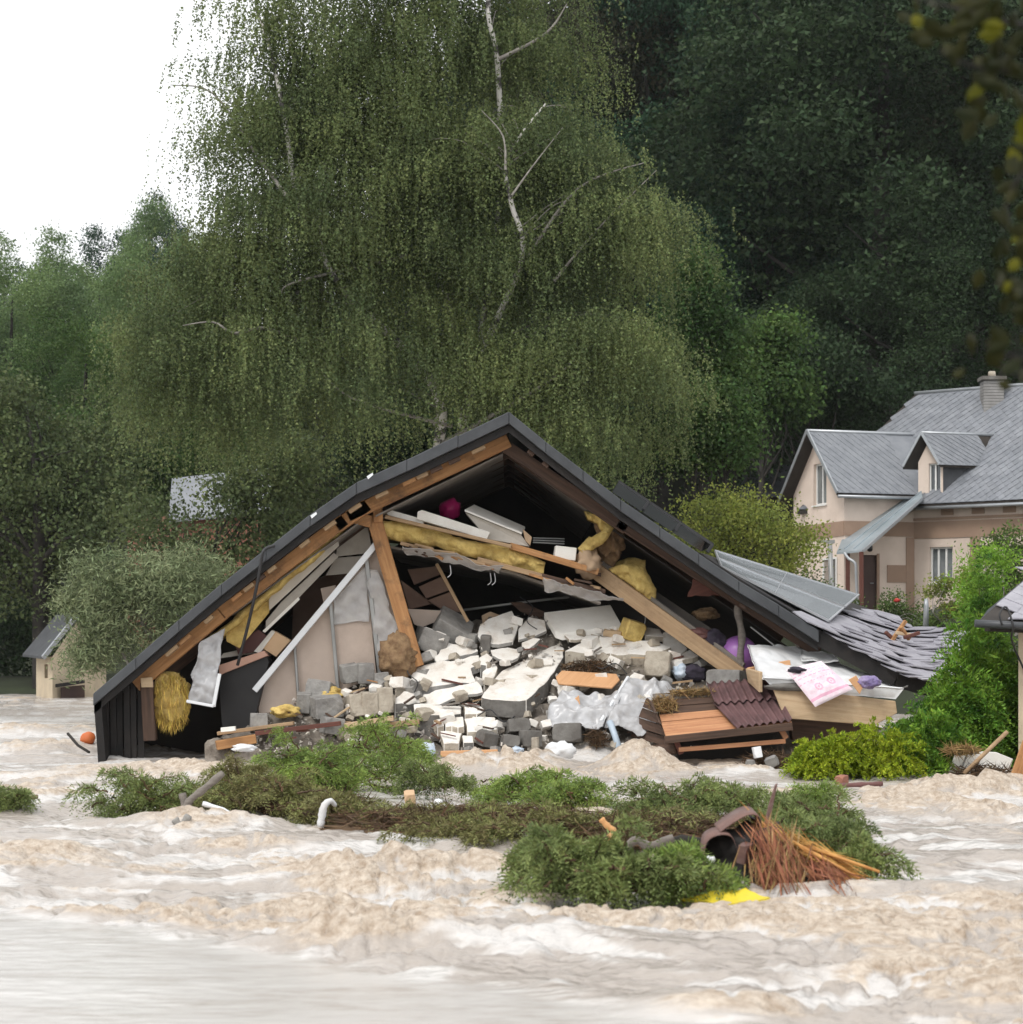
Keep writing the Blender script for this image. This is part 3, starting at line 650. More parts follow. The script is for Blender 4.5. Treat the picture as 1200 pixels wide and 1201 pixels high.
# ------------------------------------------------------------------ trees that stand alone
def lobes_px(ls): return [lobepx(*l) for l in ls]
r = np.random.default_rng(21)
make_tree('broadleaf_tree', r, P(48, 815, 80), P(60, 460, 80), .38, lobes_px([(40, 560, 110, 110, 80, 90), (110, 590, 95, 90, 79, 80), (20, 500, 70, 60, 81, 60), (120, 520, 70, 60, 81, 60), (20, 650, 60, 80, 80, 60), (90, 670, 50, 60, 80, 50), (-60, 600, 90, 120, 80, 80)]), 32000, .17, .12, .5, 'leaf_oak', 'bark_dark',
          'broad dark leafy tree with twisted black limbs beside the small beige shed', limbs=22,
          trunk_pts=[P(50, 820, 80), P(48, 720, 80), P(47, 660, 79), P(45, 600, 78.5), P(40, 540, 79), P(30, 470, 80)])
make_tree('willow_bush', r, P(170, 835, 47), P(170, 660, 47), .12, lobes_px([(170, 715, 88, 90, 47, 70), (210, 690, 60, 70, 47, 60), (118, 690, 45, 58, 47, 45), (122, 765, 34, 40, 47, 34), (98, 772, 20, 34, 47, 20), (220, 760, 50, 70, 47, 45)]), 32000, .15, .028, .22, 'leaf_willow', 'bark_grey',
          'rounded silvery green willow bush just left of the ruined gable', cat='bush', inner=.6)
make_tree('broadleaf_tree', r, P(-10, 815, 84), P(-10, 690, 84), .15, lobes_px([(5, 760, 45, 60, 84, 50), (-40, 740, 60, 80, 84, 50), (60, 720, 60, 60, 84, 50)]), 9000, .16, .12, .4, 'leaf_dark', 'bark_dark', 'low dark tree at the left frame edge behind the water', inner=.4)
make_tree('broadleaf_tree', r, P(250, 810, 57), P(255, 600, 57), .15, lobes_px([(250, 660, 55, 60, 57, 60), (285, 590, 50, 50, 57, 60), (180, 620, 60, 60, 58, 60), (330, 560, 60, 60, 56, 60), (310, 640, 50, 50, 56, 50)]), 13000, .12, .09, .4, 'leaf_oak', 'bark_dark', 'olive leafy tree between the willow bush and the birch, above the left roof slope', inner=.4)
make_tree('broadleaf_tree', r, P(860, 790, 52), P(870, 570, 52), .10, lobes_px([(870, 620, 75, 55, 52, 60), (830, 610, 45, 45, 51.5, 45), (925, 635, 50, 45, 52, 45), (870, 660, 90, 40, 52, 60), (860, 585, 40, 30, 52, 40)]), 15000, .085, .055, .22, 'leaf_light', 'bark_dark', 'small yellow-green fruit tree rising behind the right roof slope', inner=.35, limbs=26)
for px, py, rx, ry, Y, ml, lab in [
    (815, 400, 60, 110, 60, 'leaf_green', 'mid green leafy tree right behind the birch, with bright outer leaves'),
    (830, 500, 60, 60, 57, 'leaf_green', 'lower green leafy tree left of the peach house, above the fruit tree'),
    (945, 450, 110, 80, 80, 'leaf_dark', 'dark leafy tree standing behind the gabled wing of the peach house'),
    (895, 440, 60, 75, 76, 'leaf_green', 'mid green tree between the birch and the peach house'),
    (600, 500, 110, 60, 60, 'leaf_dark', 'dark tree behind the hanging birch strands, above the ridge'),
    (470, 520, 90, 60, 58, 'leaf_dark', 'dark shrubby tree behind the birch trunk, left of the ridge'),
    (730, 520, 80, 50, 58, 'leaf_dark', 'dark green tree right of the ridge, behind hanging birch strands')]:
    make_tree('broadleaf_tree', r, P(px, py + ry + 150, Y), P(px, py - ry * .4, Y), .16, lobes_px([(px, py, rx * .75, ry, Y, rx * .8), (px - rx * .45, py + ry * .2, rx * .5, ry * .6, Y, rx * .5), (px + rx * .45, py + ry * .15, rx * .55, ry * .6, Y, rx * .5), (px + rx * .1, py - ry * .5, rx * .5, ry * .45, Y, rx * .4)]),
              17000, .0021 * Y, .0015 * Y, .006 * Y, ml, 'bark_dark', lab, inner=.4)

# ------------------------------------------------------------------ forest on the hillside: a few crown shapes, many trees
def forest_proto(seed, conifer=False):
    r = np.random.default_rng(seed)
    if conifer:
        n = 15000; t = r.random(n) ** 0.75; ang = r.random(n) * 6.283
        lay = np.floor(t * 16) / 16; frac = t * 16 - np.floor(t * 16)
        rad = (1 - lay) * 0.20 * (0.35 + 0.65 * r.random(n) ** .5) * (0.85 + .3 * np.sin(ang * 5 + lay * 40))
        C = np.stack([np.cos(ang) * rad, np.sin(ang) * rad, 0.10 + 0.9 * lay - rad * .35 + .012 * r.normal(size=n)], -1)
        A = np.stack([np.cos(ang), np.sin(ang), -0.5 + 0 * ang], -1) + r.normal(size=C.shape) * .35
    else:
        lob = [(r.normal() * .05, r.normal() * .05, .60, .12, .12, .26)]
        for k in range(26):
            a = r.random() * 6.283; zc = r.uniform(.30, .90); q_ = r.uniform(.15, .25) * math.sin(min(1, (1.12 - zc) * 1.7) * 1.57)
            lob.append((math.cos(a) * q_, math.sin(a) * q_, zc, r.uniform(.045, .10), r.uniform(.045, .10), r.uniform(.04, .085)))
        C, _ = crown_points(r, lob, 62000, 24, .016, .45, .6)
        A = rdir(r, len(C))
    A /= np.linalg.norm(A, axis=1, keepdims=True)
    s = .019 if conifer else .0068
    V, q = leaf_tri(C, A, s * (.6 + .8 * r.random(len(C))), s * .8 * (.6 + .8 * r.random(len(C))), r)
    me_o = npmesh('crown', V, q, 'leaf_dark'); me = me_o.data; bpy.data.objects.remove(me_o)
    ch = [([Vector((0, 0, -.05)), Vector((.01, 0, .4)), Vector((0, .01, .85))], [.018, .012, .003])]
    for k in range(10):
        a = r.random() * 6.283; z = r.uniform(.25, .7); ch.append(([Vector((0, 0, z)), Vector((math.cos(a) * .09, math.sin(a) * .09, z + .05)), Vector((math.cos(a) * .17, math.sin(a) * .17, z + .12))], [.006, .004, .001]))
    to = tubes('trunk', ch, 'bark_dark'); tm = to.data; off = to.location.copy(); bpy.data.objects.remove(to)
    return me, tm, off
PROT = [forest_proto(101), forest_proto(102), forest_proto(103)]
def forest_tree(name, kind, x, y, h, wfac, ml, rotz, label, group):
    z = float(ground_z(x, y)) - 0.3
    root = thing(name, label, 'tree', (0, 0, 0), group)
    root.location = (x, y, z); root.rotation_euler = (0, 0, rotz); root.scale = (h * wfac, h * wfac, h)
    me, tm, off = PROT[kind]
    c = bpy.data.objects.new('crown', me); COL.objects.link(c); c.parent = root
    c.material_slots[0].link = 'OBJECT'; c.material_slots[0].material = MT[ml]
    t = bpy.data.objects.new('trunk', tm); COL.objects.link(t); t.parent = root; t.location = off
    return root
r = np.random.default_rng(5)
# the tall dark trees one can tell apart
for (px, Y, h, wf, kd, ml, lab) in [
    (1030, 92, 30, 1.15, 0, 'leaf_dark', 'huge near-black broad tree above the peach house roof'),
    (1165, 96, 31, 1.05, 1, 'leaf_dark', 'tall near-black tree at the right edge above the chimney'),
    (860, 100, 33, .75, 2, 'leaf_teal', 'tall bluish green tree on the hillside between birch and the huge dark tree'),
    (905, 95, 22, .8, 1, 'leaf_teal', 'shorter bluish green tree left of the huge dark tree'),
    (740, 108, 36, .85, 0, 'leaf_brown', 'brownish dark tree rising top centre right behind the birch crown'),
    (820, 118, 38, .75, 1, 'leaf_brown', 'brownish dark tree high on the slope, top right of the birch'),
    (950, 112, 38, .85, 2, 'leaf_brown', 'olive brown tree at the top edge left of the huge dark tree'),
    (1080, 86, 17, 1.1, 2, 'leaf_dark', 'dark tree crowding the chimney from behind'),
    (870, 86, 15, 1.0, 0, 'leaf_dark', 'lower dark tree behind the fruit tree, left of the house gable')]:
    forest_tree('forest_tree', kd, Xat(px, Y), Y, h, wf, ml, r.random() * 6, lab, 'trees on the right hillside')
k = 0
for Y in (104, 118, 133, 150, 168):
    for px in np.arange(560, 1330, 95 * 118 / Y):
        forest_tree('forest_tree', int(r.integers(3)), Xat(px + r.normal() * 18, Y) , Y + r.normal() * 3, 24 + r.normal() * 3, .85 + r.random() * .3, ['leaf_dark', 'leaf_teal', 'leaf_brown', 'leaf_dark'][int(r.integers(4))], r.random() * 6,
                    'dark tree in the dense wood covering the right hillside', 'wood on the right hillside')
# left background
for (px, Y, h, wf, kd, ml, lab) in [
    (150, 175, 27, .72, 1, 'leaf_teal', 'tall dark blue-green tree rising highest on the left skyline'), (180, 172, 25, .6, 2, 'leaf_teal', 'second blue-green tree on the left skyline, close to the birch'),
    (55, 165, 24, 1.0, 0, 'leaf_far_hazed', 'pale rounded tree on the left skyline'), (205, 160, 25, .75, 2, 'leaf_far_hazed', 'pale leafy tree on the left skyline touching the birch'), (5, 180, 24, .9, 1, 'leaf_teal', 'dark tree at the left frame edge on the skyline'),
    (120, 135, 19, .9, 1, 'leaf_far_hazed', 'pale green tree in the left middle distance left of the birch'), (75, 128, 16, 1.0, 2, 'leaf_green', 'fresh green tree in the left middle distance below the skyline'), (175, 120, 19, .8, 0, 'leaf_far_hazed', 'pale green tree beside the drooping left edge of the birch'), (15, 135, 20, 1.0, 0, 'leaf_far_hazed', 'pale green tree at the left frame edge below the skyline')]:
    forest_tree('forest_tree', kd, Xat(px, Y), Y, h, wf, ml, r.random() * 6, lab, 'trees on the left background slope')
for Y in (100, 115, 140, 165, 195):
    for px in np.arange(-150, 620, 75 * 120 / Y):
        forest_tree('forest_tree', int(r.integers(3)), Xat(px + r.normal() * 15, Y), Y + r.normal() * 3, (12 if Y < 120 else 14 if Y < 150 else 11.5) + r.normal() * 1.2, .9 + r.random() * .3, ['leaf_far_hazed', 'leaf_oak', 'leaf_green', 'leaf_far_hazed'][int(r.integers(4))], r.random() * 6,
                    'leafy tree in the wood on the left background slope', 'wood on the left background slope')

# ------------------------------------------------------------------ buildings
def V3(xy, z): return Vector((xy[0], xy[1], z))
def ray_plane(px, py, o, n):
    d = P(px, py, 1.0) - Vector((0, 0, CH)); n = Vector(n); o = Vector(o)
    t = (o - Vector((0, 0, CH))).dot(n) / d.dot(n); return Vector((0, 0, CH)) + d * t
def clip(poly, a, b, c):          # keep a*x+b*y<=c
    out = []
    for i in range(len(poly)):
        p, q = poly[i], poly[(i + 1) % len(poly)]; fp = a * p[0] + b * p[1] - c; fq = a * q[0] + b * q[1] - c
        if fp <= 1e-9: out.append(p)
        if fp * fq < -1e-12:
            t = fp / (fp - fq); out.append((p[0] + (q[0] - p[0]) * t, p[1] + (q[1] - p[1]) * t))
    return out
def wall_holes(name, o, ex, poly, holes, m, parent, nrm, depth=0.16, wall_mat_reveal=None):
    """wall from a 2-D convex polygon (x along ex, y up) with rectangular openings and their reveals"""
    o = Vector(o); ex = Vector(ex).normalized(); ez = Vector((0, 0, 1)); nrm = Vector(nrm)
    V, Fc = [], []
    def add(pl):
        if len(pl) < 3: return
        k = len(V); V.extend(o + ex * p[0] + ez * p[1] for p in pl); Fc.append(list(range(k, k + len(pl))))
    rest = poly
    for (x0, z0, x1, z1) in sorted(holes):
        add(clip(rest, 1, 0, x0)); rest = clip(rest, -1, 0, -x0)
        strip = clip(rest, 1, 0, x1); rest = clip(rest, -1, 0, -x1)
        add(clip(strip, 0, 1, z0)); add(clip(strip, 0, -1, -z1))
        k = len(V); c = [(x0, z0), (x1, z0), (x1, z1), (x0, z1)]
        V.extend(o + ex * a + ez * b for a, b in c); V.extend(o + ex * a + ez * b - nrm * depth for a, b in c)
        for i in range(4): j = (i + 1) % 4; Fc.append([k + i, k + j, k + 4 + j, k + 4 + i])
    add(rest)
    return new(name, V, Fc, m, parent=parent)
def window(parent, o, ex, x0, z0, x1, z1, nrm, mull=1, depth=0.12, fw=0.06, glass='glass_dark', sill=True):
    o = Vector(o); ex = Vector(ex).normalized(); ez = Vector((0, 0, 1)); nrm = Vector(nrm)
    q = lambda x, z, d: o + ex * x + ez * z - nrm * d
    w = extr('window', [q(x0, z0, depth + .03), q(x1, z0, depth + .03), q(x1, z1, depth + .03), q(x0, z1, depth + .03)], -nrm * .02, glass, parent=parent)
    def bar(a, b, c, d): extr('frame', [q(a, b, depth - .02), q(c, b, depth - .02), q(c, d, depth - .02), q(a, d, depth - .02)], -nrm * .045, 'white_paint', parent=w, bevel=.004)
    bar(x0 + .002, z0 + .002, x0 + fw, z1 - .002); bar(x1 - fw, z0 + .002, x1 - .002, z1 - .002); bar(x0 + fw + .001, z1 - fw, x1 - fw - .001, z1 - .002); bar(x0 + fw + .001, z0 + .002, x1 - fw - .001, z0 + fw)
    for k in range(mull):
        xm = x0 + (x1 - x0) * (k + 1) / (mull + 1); bar(xm - fw * .55, z0 + fw + .001, xm + fw * .55, z1 - fw - .001)
    if sill: extr('sill', [q(x0 - .05, z0 - .05, -.06), q(x1 + .05, z0 - .05, -.06), q(x1 + .05, z0 - .004, -.06), q(x0 - .05, z0 - .004, -.06)], -nrm * .17, 'white_paint', parent=w)
    return w
def slates(parent, O, eu, ev, nu, nv, m, joined=False, lift=.02, th=.012, clipf=None, rnd=0.0):
    O, eu, ev = Vector(O), Vector(eu), Vector(ev); n = eu.cross(ev).normalized()
    if n.z < 0: n = -n
    wu, hv = eu / nu, ev / nv
    src = None; Vj, Fj = [], []
    for j in range(0, 2 * nv + 1):
        for i in range(0, nu + (1 if j % 2 else 0)):
            a = (i + .5 - .5 * (j % 2)) / nu; b = j / (2 * nv)
            if clipf and not clipf(a, b): continue
            c = O + eu * a + ev * b + n * (.015 + random.uniform(0, .004))
            corners = [-hv * .56 + n * lift, wu * .50, hv * .52 - n * .004, -wu * .50]
            if a < .6 / nu: corners[3] = -wu * (a * nu)
            if a > 1 - .6 / nu: corners[1] = wu * ((1 - a) * nu)
            if b < .3 / nv: corners[0] = -hv * .02 + n * lift
            if b > 1 - .3 / nv: corners[2] = hv * .02
            if joined:
                k = len(Vj); pts = [c + x + n * random.uniform(-rnd, rnd) for x in corners]
                Vj += [p + n * th for p in pts] + pts
                Fj += [[k, k + 1, k + 2, k + 3]] + [[k + q, k + 4 + q, k + 4 + (q + 1) % 4, k + (q + 1) % 4] for q in range(4)]
            else:
                std = .6 / nu <= a <= 1 - .6 / nu and .3 / nv <= b <= 1 - .3 / nv
                if std and src is not None:
                    s = inst(src, 'slate', Matrix.Translation(c), parent)
                else:
                    pts = [c + x for x in corners]
                    s = new('slate', [p + n * th for p in pts] + pts, [[0, 1, 2, 3], [7, 6, 5, 4]] + [[q, 4 + q, 4 + (q + 1) % 4, (q + 1) % 4] for q in range(4)], m, parent=parent)
                    if std:
                        # recentre so that copies share the mesh
                        cc = WLM(s).translation; off = cc - c
                        s.data.transform(Matrix.Translation(off)); s.matrix_basis = Matrix.Translation(c); WL[s.name] = Matrix.Translation(c); src = s
    if joined: new('slates', Vj, Fj, m, parent=parent, kind='stuff')

# --- the peach house on the bank
HA = Vector((13.5, 73.0, 0)); hv = Vector((.8, -.6, 0)); hn = Vector((-.6, -.8, 0)); wu_ = Vector((-.954, -.3, 0)).normalized(); ww = Vector((-.3, .954, 0)).normalized()
HB = HA + wu_ * 2.58; HC = HB + ww * 3.96; z0 = 2.2
house = thing('house', 'peach rendered house with grey slate roofs, gabled wing and tin porch roof on the bank', 'house', (HA.x, HA.y, z0))
wn_side = Vector((wu_.y, -wu_.x, 0)); wn_side = wn_side if wn_side.y < 0 else -wn_side
ze, zp = 7.08, 9.0
# wing: gable wall with its window, side wall with the door
def on(px, py, o, n, ex): q_ = ray_plane(px, py, o, n); return ((q_ - Vector((o.x, o.y, 0))).dot(ex), q_.z)
gw = (HC - HB).length; gx = (HC - HB).normalized()
gO = HB.copy(); g0 = on(969, 591, gO, wu_, gx); g1 = on(954, 545, gO, wu_, gx)
ghole = (g0[0], g0[1], g1[0], g1[1])
wall_holes('wall', gO, gx, [(0, z0), (gw, z0), (gw, ze), (gw / 2, zp - .1), (0, ze)], [ghole], 'render_pink', house, wu_)
window(house, gO, gx, *ghole, wu_, mull=1, glass='glass_grey')
sx = (HA - HB).normalized(); sl = (HA - HB).length
d0 = on(1011, 720, HB, wn_side, sx); d1 = on(1030, 651, HB, wn_side, sx); dh = (d0[0], z0 + .6, d1[0], d1[1])
wall_holes('wall', HB, sx, [(0, z0), (sl, z0), (sl, ze), (0, ze)], [dh], 'render_pink', house, wn_side)
q = lambda x, z, d, o=HB, e=sx, n=wn_side: Vector((o.x, o.y, 0)) + e * x + Vector((0, 0, z)) - n * d
door = extr('door', [q(dh[0], dh[1], .1), q(dh[2], dh[1], .1), q(dh[2], dh[3], .1), q(dh[0], dh[3], .1)], -wn_side * .04, 'door_brown', parent=house)
extr('door_frame', [q(dh[2] - .06, dh[1], .03), q(dh[2] + .03, dh[1], .03), q(dh[2] + .03, dh[3] + .05, .03), q(dh[2] - .06, dh[3] + .05, .03)], -wn_side * -.06, 'render_band', parent=door)
tube('handle', [q(dh[2] - .2, z0 + 1.6, .05), q(dh[2] - .2, z0 + 1.6, -.03), q(dh[2] - .32, z0 + 1.6, -.03)], .018, 'zinc', n=6, parent=door)
pb0 = on(1040, 683, HB, wn_side, sx); pb1 = on(1064, 663, HB, wn_side, sx)
extr('wall_panel', [q(pb0[0], pb0[1], -.03), q(pb1[0], pb0[1], -.03), q(pb1[0], pb1[1], -.03), q(pb0[0], pb1[1], -.03)], -wn_side * .03, 'render_band', parent=house)
extr('pilaster', [q(sl - .30, z0, -.04), q(sl - .002, z0, -.04), q(sl - .002, 5.35, -.04), q(sl - .30, 5.35, -.04)], -wn_side * .038, 'render_band', parent=house)
zb0, zb1 = 5.37, 5.86
extr('wall_band', [q(0, zb0, -.03), q(sl, zb0, -.03), q(sl, zb1, -.03), q(0, zb1, -.03)], -wn_side * .028, 'render_band', parent=house)
qg = lambda x, z, d: q(x, z, d, HB, gx, wu_)
extr('wall_band', [qg(0, zb0, -.03), qg(gw, zb0, -.03), qg(gw, zb1, -.03), qg(0, zb1, -.03)], -wu_ * .028, 'render_band', parent=house)
# lower window of the gable wall
l0 = on(982, 690, gO, wu_, gx); l1 = on(966, 655, gO, wu_, gx); window(house, gO, gx, l0[0], l0[1], l1[0], l1[1], wu_, depth=-.03, glass='glass_grey')
# wing roof: two slopes with thickness, verge trims, slates on the slope in view
ov = .42; ridge0 = (HB + HC) / 2 + wu_ * ov; ridge0.z = zp; ridge1 = ridge0 - wu_ * 6.2
for sgn, cnr in ((-1, HB), (1, HC)):
    e0 = cnr + wu_ * ov + ww * sgn * .35; slope = (zp - ze) / (gw / 2); e0.z = ze - .35 * slope; e1 = e0 - wu_ * (2.95 if sgn < 0 else 6.2)
    rp = extr('roof', [ridge0, ridge1, e1, e0] if sgn < 0 else [ridge0, e0, e1, ridge1], (0, 0, -.10), 'soffit_dark', parent=house)
    if sgn < 0:
        slates(rp, e0, e1 - e0, ridge0 - e0, 11, 7, 'slate_light', clipf=None)
        x2 = ridge0 - wu_ * 2.95
        # the rest of the slope behind the dormer
        rem = extr('roof_underlay', [x2 + Vector((0, 0, .01)), ridge1 + Vector((0, 0, .01)), e1 - wu_ * 3 + Vector((0, 0, .01)), e1 + Vector((0, 0, .01))], (0, 0, -.09), 'slate_light', parent=rp)
        tube('gutter', [e0 + Vector((0, 0, -.10)) + ww * -.06, e1 + Vector((0, 0, -.10)) + ww * -.06], .055, 'zinc', parent=rp)
    beam('verge_trim', e0 + Vector((0, 0, .03)), ridge0 + Vector((0, 0, .04)), .05, .13, 'zinc', parent=rp)
tube('ridge_cap', [ridge0 + Vector((0, 0, .03)), ridge1 + Vector((0, 0, .03))], .07, 'zinc', parent=house)
# main body
mw = 9.0; mz = 6.41; mO = HA.copy()
m0 = on(1090, 684, mO, hn, hv); m1 = on(1117, 641, mO, hn, hv); mh = (m0[0], m0[1], m1[0], m1[1])
wall_holes('wall', mO, hv, [(0, z0), (mw, z0), (mw, mz + .3), (0, mz + .3)], [mh], 'render_pink', house, hn)
window(house, mO, hv, *mh, hn, mull=2, glass='glass_grey')
qm = lambda x, z, d: q(x, z, d, HA, hv, hn)
extr('wall_band', [qm(.0, 5.30, -.03), qm(mw, 5.30, -.03), qm(mw, 5.86, -.03), qm(0, 5.86, -.03)], -hn * .028, 'render_band', parent=house)
extr('wall_band', [qm(.0, 5.90, -.05), qm(mw, 5.90, -.05), qm(mw, 5.99, -.05), qm(0, 5.99, -.05)], -hn * .048, 'render_band', parent=house)
for x in (2.05, 5.2): extr('pilaster', [qm(x, z0, -.035), qm(x + .34, z0, -.035), qm(x + .34, 5.29, -.035), qm(x, 5.29, -.035)], -hn * .033, 'render_band', parent=house)
for x in (1.0, 2.1, 3.2, 4.3): extr('wall_panel', [qm(x, 6.05, -.03), qm(x + .45, 6.05, -.03), qm(x + .45, 6.3, -.03), qm(x, 6.3, -.03)], -hn * .028, 'render_band', parent=house)
rS = HA + hv * -1.7 - hn * 3.5; rS.z = 10.6; rE = HA + hv * 9 - hn * 3.5; rE.z = 10.6
eS = HA + hv * -4.2 + hn * .45; eS.z = mz; eE = HA + hv * 9 + hn * .45; eE.z = mz
main = extr('roof', [rS, rE, eE, eS], (0, 0, -.14), 'soffit_dark', parent=house)
backE = HA + hv * 9 - hn * 7.4; backE.z = mz; backS = HA + hv * -4.2 - hn * 7.4; backS.z = mz
extr('roof', [rS, backS, backE, rE], (0, 0, -.14), 'slate_light', parent=house)
extr('roof', [rS, eS, backS], (0, 0, -.14), 'slate_light', parent=house)
extr('wall', [HA + hv * 9 + Vector((0, 0, z0)), HA + hv * 9 - hn * 7 + Vector((0, 0, z0)), HA + hv * 9 - hn * 7 + Vector((0, 0, mz)), rE + Vector((0, 0, -.2)), HA + hv * 9 + Vector((0, 0, mz))], -hv * .2, 'render_pink', parent=house)
L_ = (eE - eS).length; off = (rS - eS).dot(hv) / L_
slates(main, eS, eE - eS, (rS - eS) - hv * (rS - eS).dot(hv), 44, 17, 'slate_light', joined=True, clipf=lambda a, b_: a > off * b_ + .005, rnd=.004)
tube('ridge_cap', [rS + Vector((0, 0, .04)), rE + Vector((0, 0, .04))], .075, 'zinc', parent=main)
tube('gutter', [HA + hv * .3 + hn * .50 + Vector((0, 0, mz - .13)), eE + hn * .05 + Vector((0, 0, -.13))], .06, 'zinc', parent=main)
# dormer
dd = -wu_
F0 = HA + hv * .22 + hn * .12; F1 = HA + hv * 1.12 + hn * .12; dzb, dze, dzp = 6.45, 7.85, 8.66
dx = (F1 - F0).normalized(); dw = (F1 - F0).length
k0 = on(1089, 582, F0, hn, dx); k1 = on(1103, 543, F0, hn, dx); khole = (k0[0], k0[1], k1[0], k1[1])
wall_holes('dormer_wall', F0, dx, [(0, dzb), (dw, dzb), (dw, dze), (dw / 2, dzp), (0, dze)], [khole], 'render_pink', house, hn, depth=.12)
window(house, F0, dx, *khole, hn, mull=1, depth=.09, fw=.05)
extr('dormer_cheek', [Vector((F1.x, F1.y, dzb)), Vector((F1.x, F1.y, dze)), Vector((F1.x, F1.y, dze)) + dd * 2.6, Vector((F1.x, F1.y, dzb)) + dd * 2.6], ww * .06, 'slate_dark', parent=house)
dr0 = (F0 + F1) / 2 - dd * .35; dr0.z = dzp + .12; dr1 = dr0 + dd * 3.0
for sgn in (-1, 1):
    cn = F1 if sgn > 0 else F0
    e0 = cn + dx * .22 * sgn - dd * .35; e0.z = dze - .16; e1 = e0 + dd * 2.1
    rr_ = extr('dormer_roof', [dr0, dr1, e1, e0] if sgn > 0 else [dr0, e0, e1 - dd * .8, dr1 - dd * 1.2], (0, 0, -.07), 'soffit_dark', parent=house)
    if sgn > 0: slates(rr_, e0, e1 - e0, dr0 - e0, 8, 5, 'slate_light')
    beam('verge_trim', e0 + Vector((0, 0, .02)), dr0 + Vector((0, 0, .03)), .05, .08, 'zinc', parent=rr_)
    if sgn > 0:
        extr('valley', [dr1, dr1 + dd * .25, e1 + dd * .3, e1], (0, 0, .03), 'zinc', parent=rr_)
tube('ridge_cap', [dr0 + Vector((0, 0, .03)), dr1 + Vector((0, 0, .03))], .05, 'zinc', parent=house)
# porch roof of sheet metal on posts
pA, pB, pC = P(981, 648, 71.4), P(1014, 645, 70.2), P(1082, 585, 71.9); pN = (pB - pA).cross(pC - pA).normalized()
pr = extr('porch_roof', [pA, pB, pC] + [ray_plane(x, y, pA, pN) for x, y in ((1079, 566), (1036, 590), (990, 626))], (0, 0, -.06), 'tin_roof', parent=house)
for a_, b_ in (((990, 644), (1079, 573)), ((1001, 644), (1080, 577))): beam('seam', ray_plane(*a_, pA, pN) + Vector((0, 0, .02)), ray_plane(*b_, pA, pN) + Vector((0, 0, .02)), .03, .04, 'tin_roof', parent=pr)
beam('barge_board', P(1012, 646, 69.95), P(1082, 584, 71.85), .04, .10, 'zinc', parent=pr)
for px, Y in ((1010, 70.2), (994, 71.2)): beam('post', P(px, 647, Y), Vector((*P(px, 647, Y).xy, z0)), .13, .13, 'wood_red', up=(1, 0, 0), parent=house)
tube('downpipe', smoothline([P(990, 648, 70.6), P(995, 655, 70.5), P(1003, 661, 70.4), P(1004, 676, 70.4), P(1006, 715, 70.4)]), .05, 'zinc', parent=house)
# chimney
cc = (rS.lerp(rE, .36)); cc = P(1163, 470, 74.6)
ch = new('chimney', [cc + Vector((x, y, z)) for z in (-.9, .72) for x, y in ((-.33, -.3), (.33, -.3), (.33, .3), (-.33, .3))], [(0, 1, 5, 4), (1, 2, 6, 5), (2, 3, 7, 6), (3, 0, 4, 7), (4, 5, 6, 7)], 'mortar', parent=house)
for k in range(12):
    zc = cc + Vector((0, 0, -.55 + k * .10)); 
    new('brick_course', [zc + Vector((x, y, z)) for z in (0, .082) for x, y in ((-.345, -.315), (.345, -.315), (.345, .315), (-.345, .315))], [(0, 1, 5, 4), (1, 2, 6, 5), (2, 3, 7, 6), (3, 0, 4, 7), (4, 5, 6, 7), (3, 2, 1, 0)], 'chimney_brick', parent=ch)
new('cap', [cc + Vector((x, y, z)) for z in (.68, .80) for x, y in ((-.42, -.4), (.42, -.4), (.42, .4), (-.42, .4))], [(0, 1, 5, 4), (1, 2, 6, 5), (2, 3, 7, 6), (3, 0, 4, 7), (4, 5, 6, 7), (3, 2, 1, 0)], 'masonry_dark', parent=ch)
tube('chimney_pot', [cc + Vector((0, 0, .79)), cc + Vector((0, 0, 1.0))], [.14, .12], 'masonry_beige', parent=ch)
lp = tube('wall_lamp', [P(1020, 641, 71.3), P(1020, 641, 71.2), P(1020, 645, 71.1)], .09, 'black_metal', parent=house)
tube('conduit', [P(1135, 640, 70.4), P(1145, 641, 70.0), P(1152, 640, 69.8)], .03, 'black_metal', parent=house)

# --- low outbuilding at the right frame edge
ob = thing('outbuilding', 'beige rendered outbuilding with grey slate roof and gutter at the right frame edge', 'building', (Xat(1250, 26), 26.5, -.6))
x0, x1 = Xat(1194, 25.6), Xat(1420, 25.6); zt = Zat(736, 25.6)
xb = Xat(1197, 29.5)
new('wall', [(x0, 25.6, -.6), (x1, 25.6, -.6), (x1, 25.6, zt), (x0, 25.6, zt), (xb, 29.5, -.6), (xb, 29.5, zt), (x1, 29.5, -.6), (x1, 29.5, zt)], [(0, 1, 2, 3), (4, 0, 3, 5), (6, 4, 5, 7), (1, 6, 7, 2), (3, 2, 7, 5)], 'render_beige', parent=ob)
c1, c2, c4 = P(1149, 727, 25.1), P(1440, 737, 25.1), P(1215, 668, 27.6); c3 = c4 + (c2 - c1) * .74
orf = extr('roof', [c1, c2, c3, c4], (0, 0, -.05), 'soffit_dark', parent=ob)
slates(orf, c1, c2 - c1, (c4 - c1) - (c2 - c1).normalized() * (c4 - c1).dot((c2 - c1).normalized()), 9, 4, 'slate_wet', lift=.01, clipf=lambda a, b_: a > .30 * b_ + .075)
c5 = P(1158, 715, 29.5); extr('roof', [c1, c4, c5], (0, 0, -.05), 'slate_dark', parent=ob)
extr('eave_board', [P(1160, 731, 25.3), P(1440, 741, 25.3), P(1440, 752, 25.3), P(1160, 740, 25.3)], (0, .25, 0), 'soffit_dark', parent=ob)
tube('gutter', [P(1143, 731, 25.05), P(1200, 734, 25.05), P(1440, 744, 25.05)], .045, 'flashing', parent=ob)
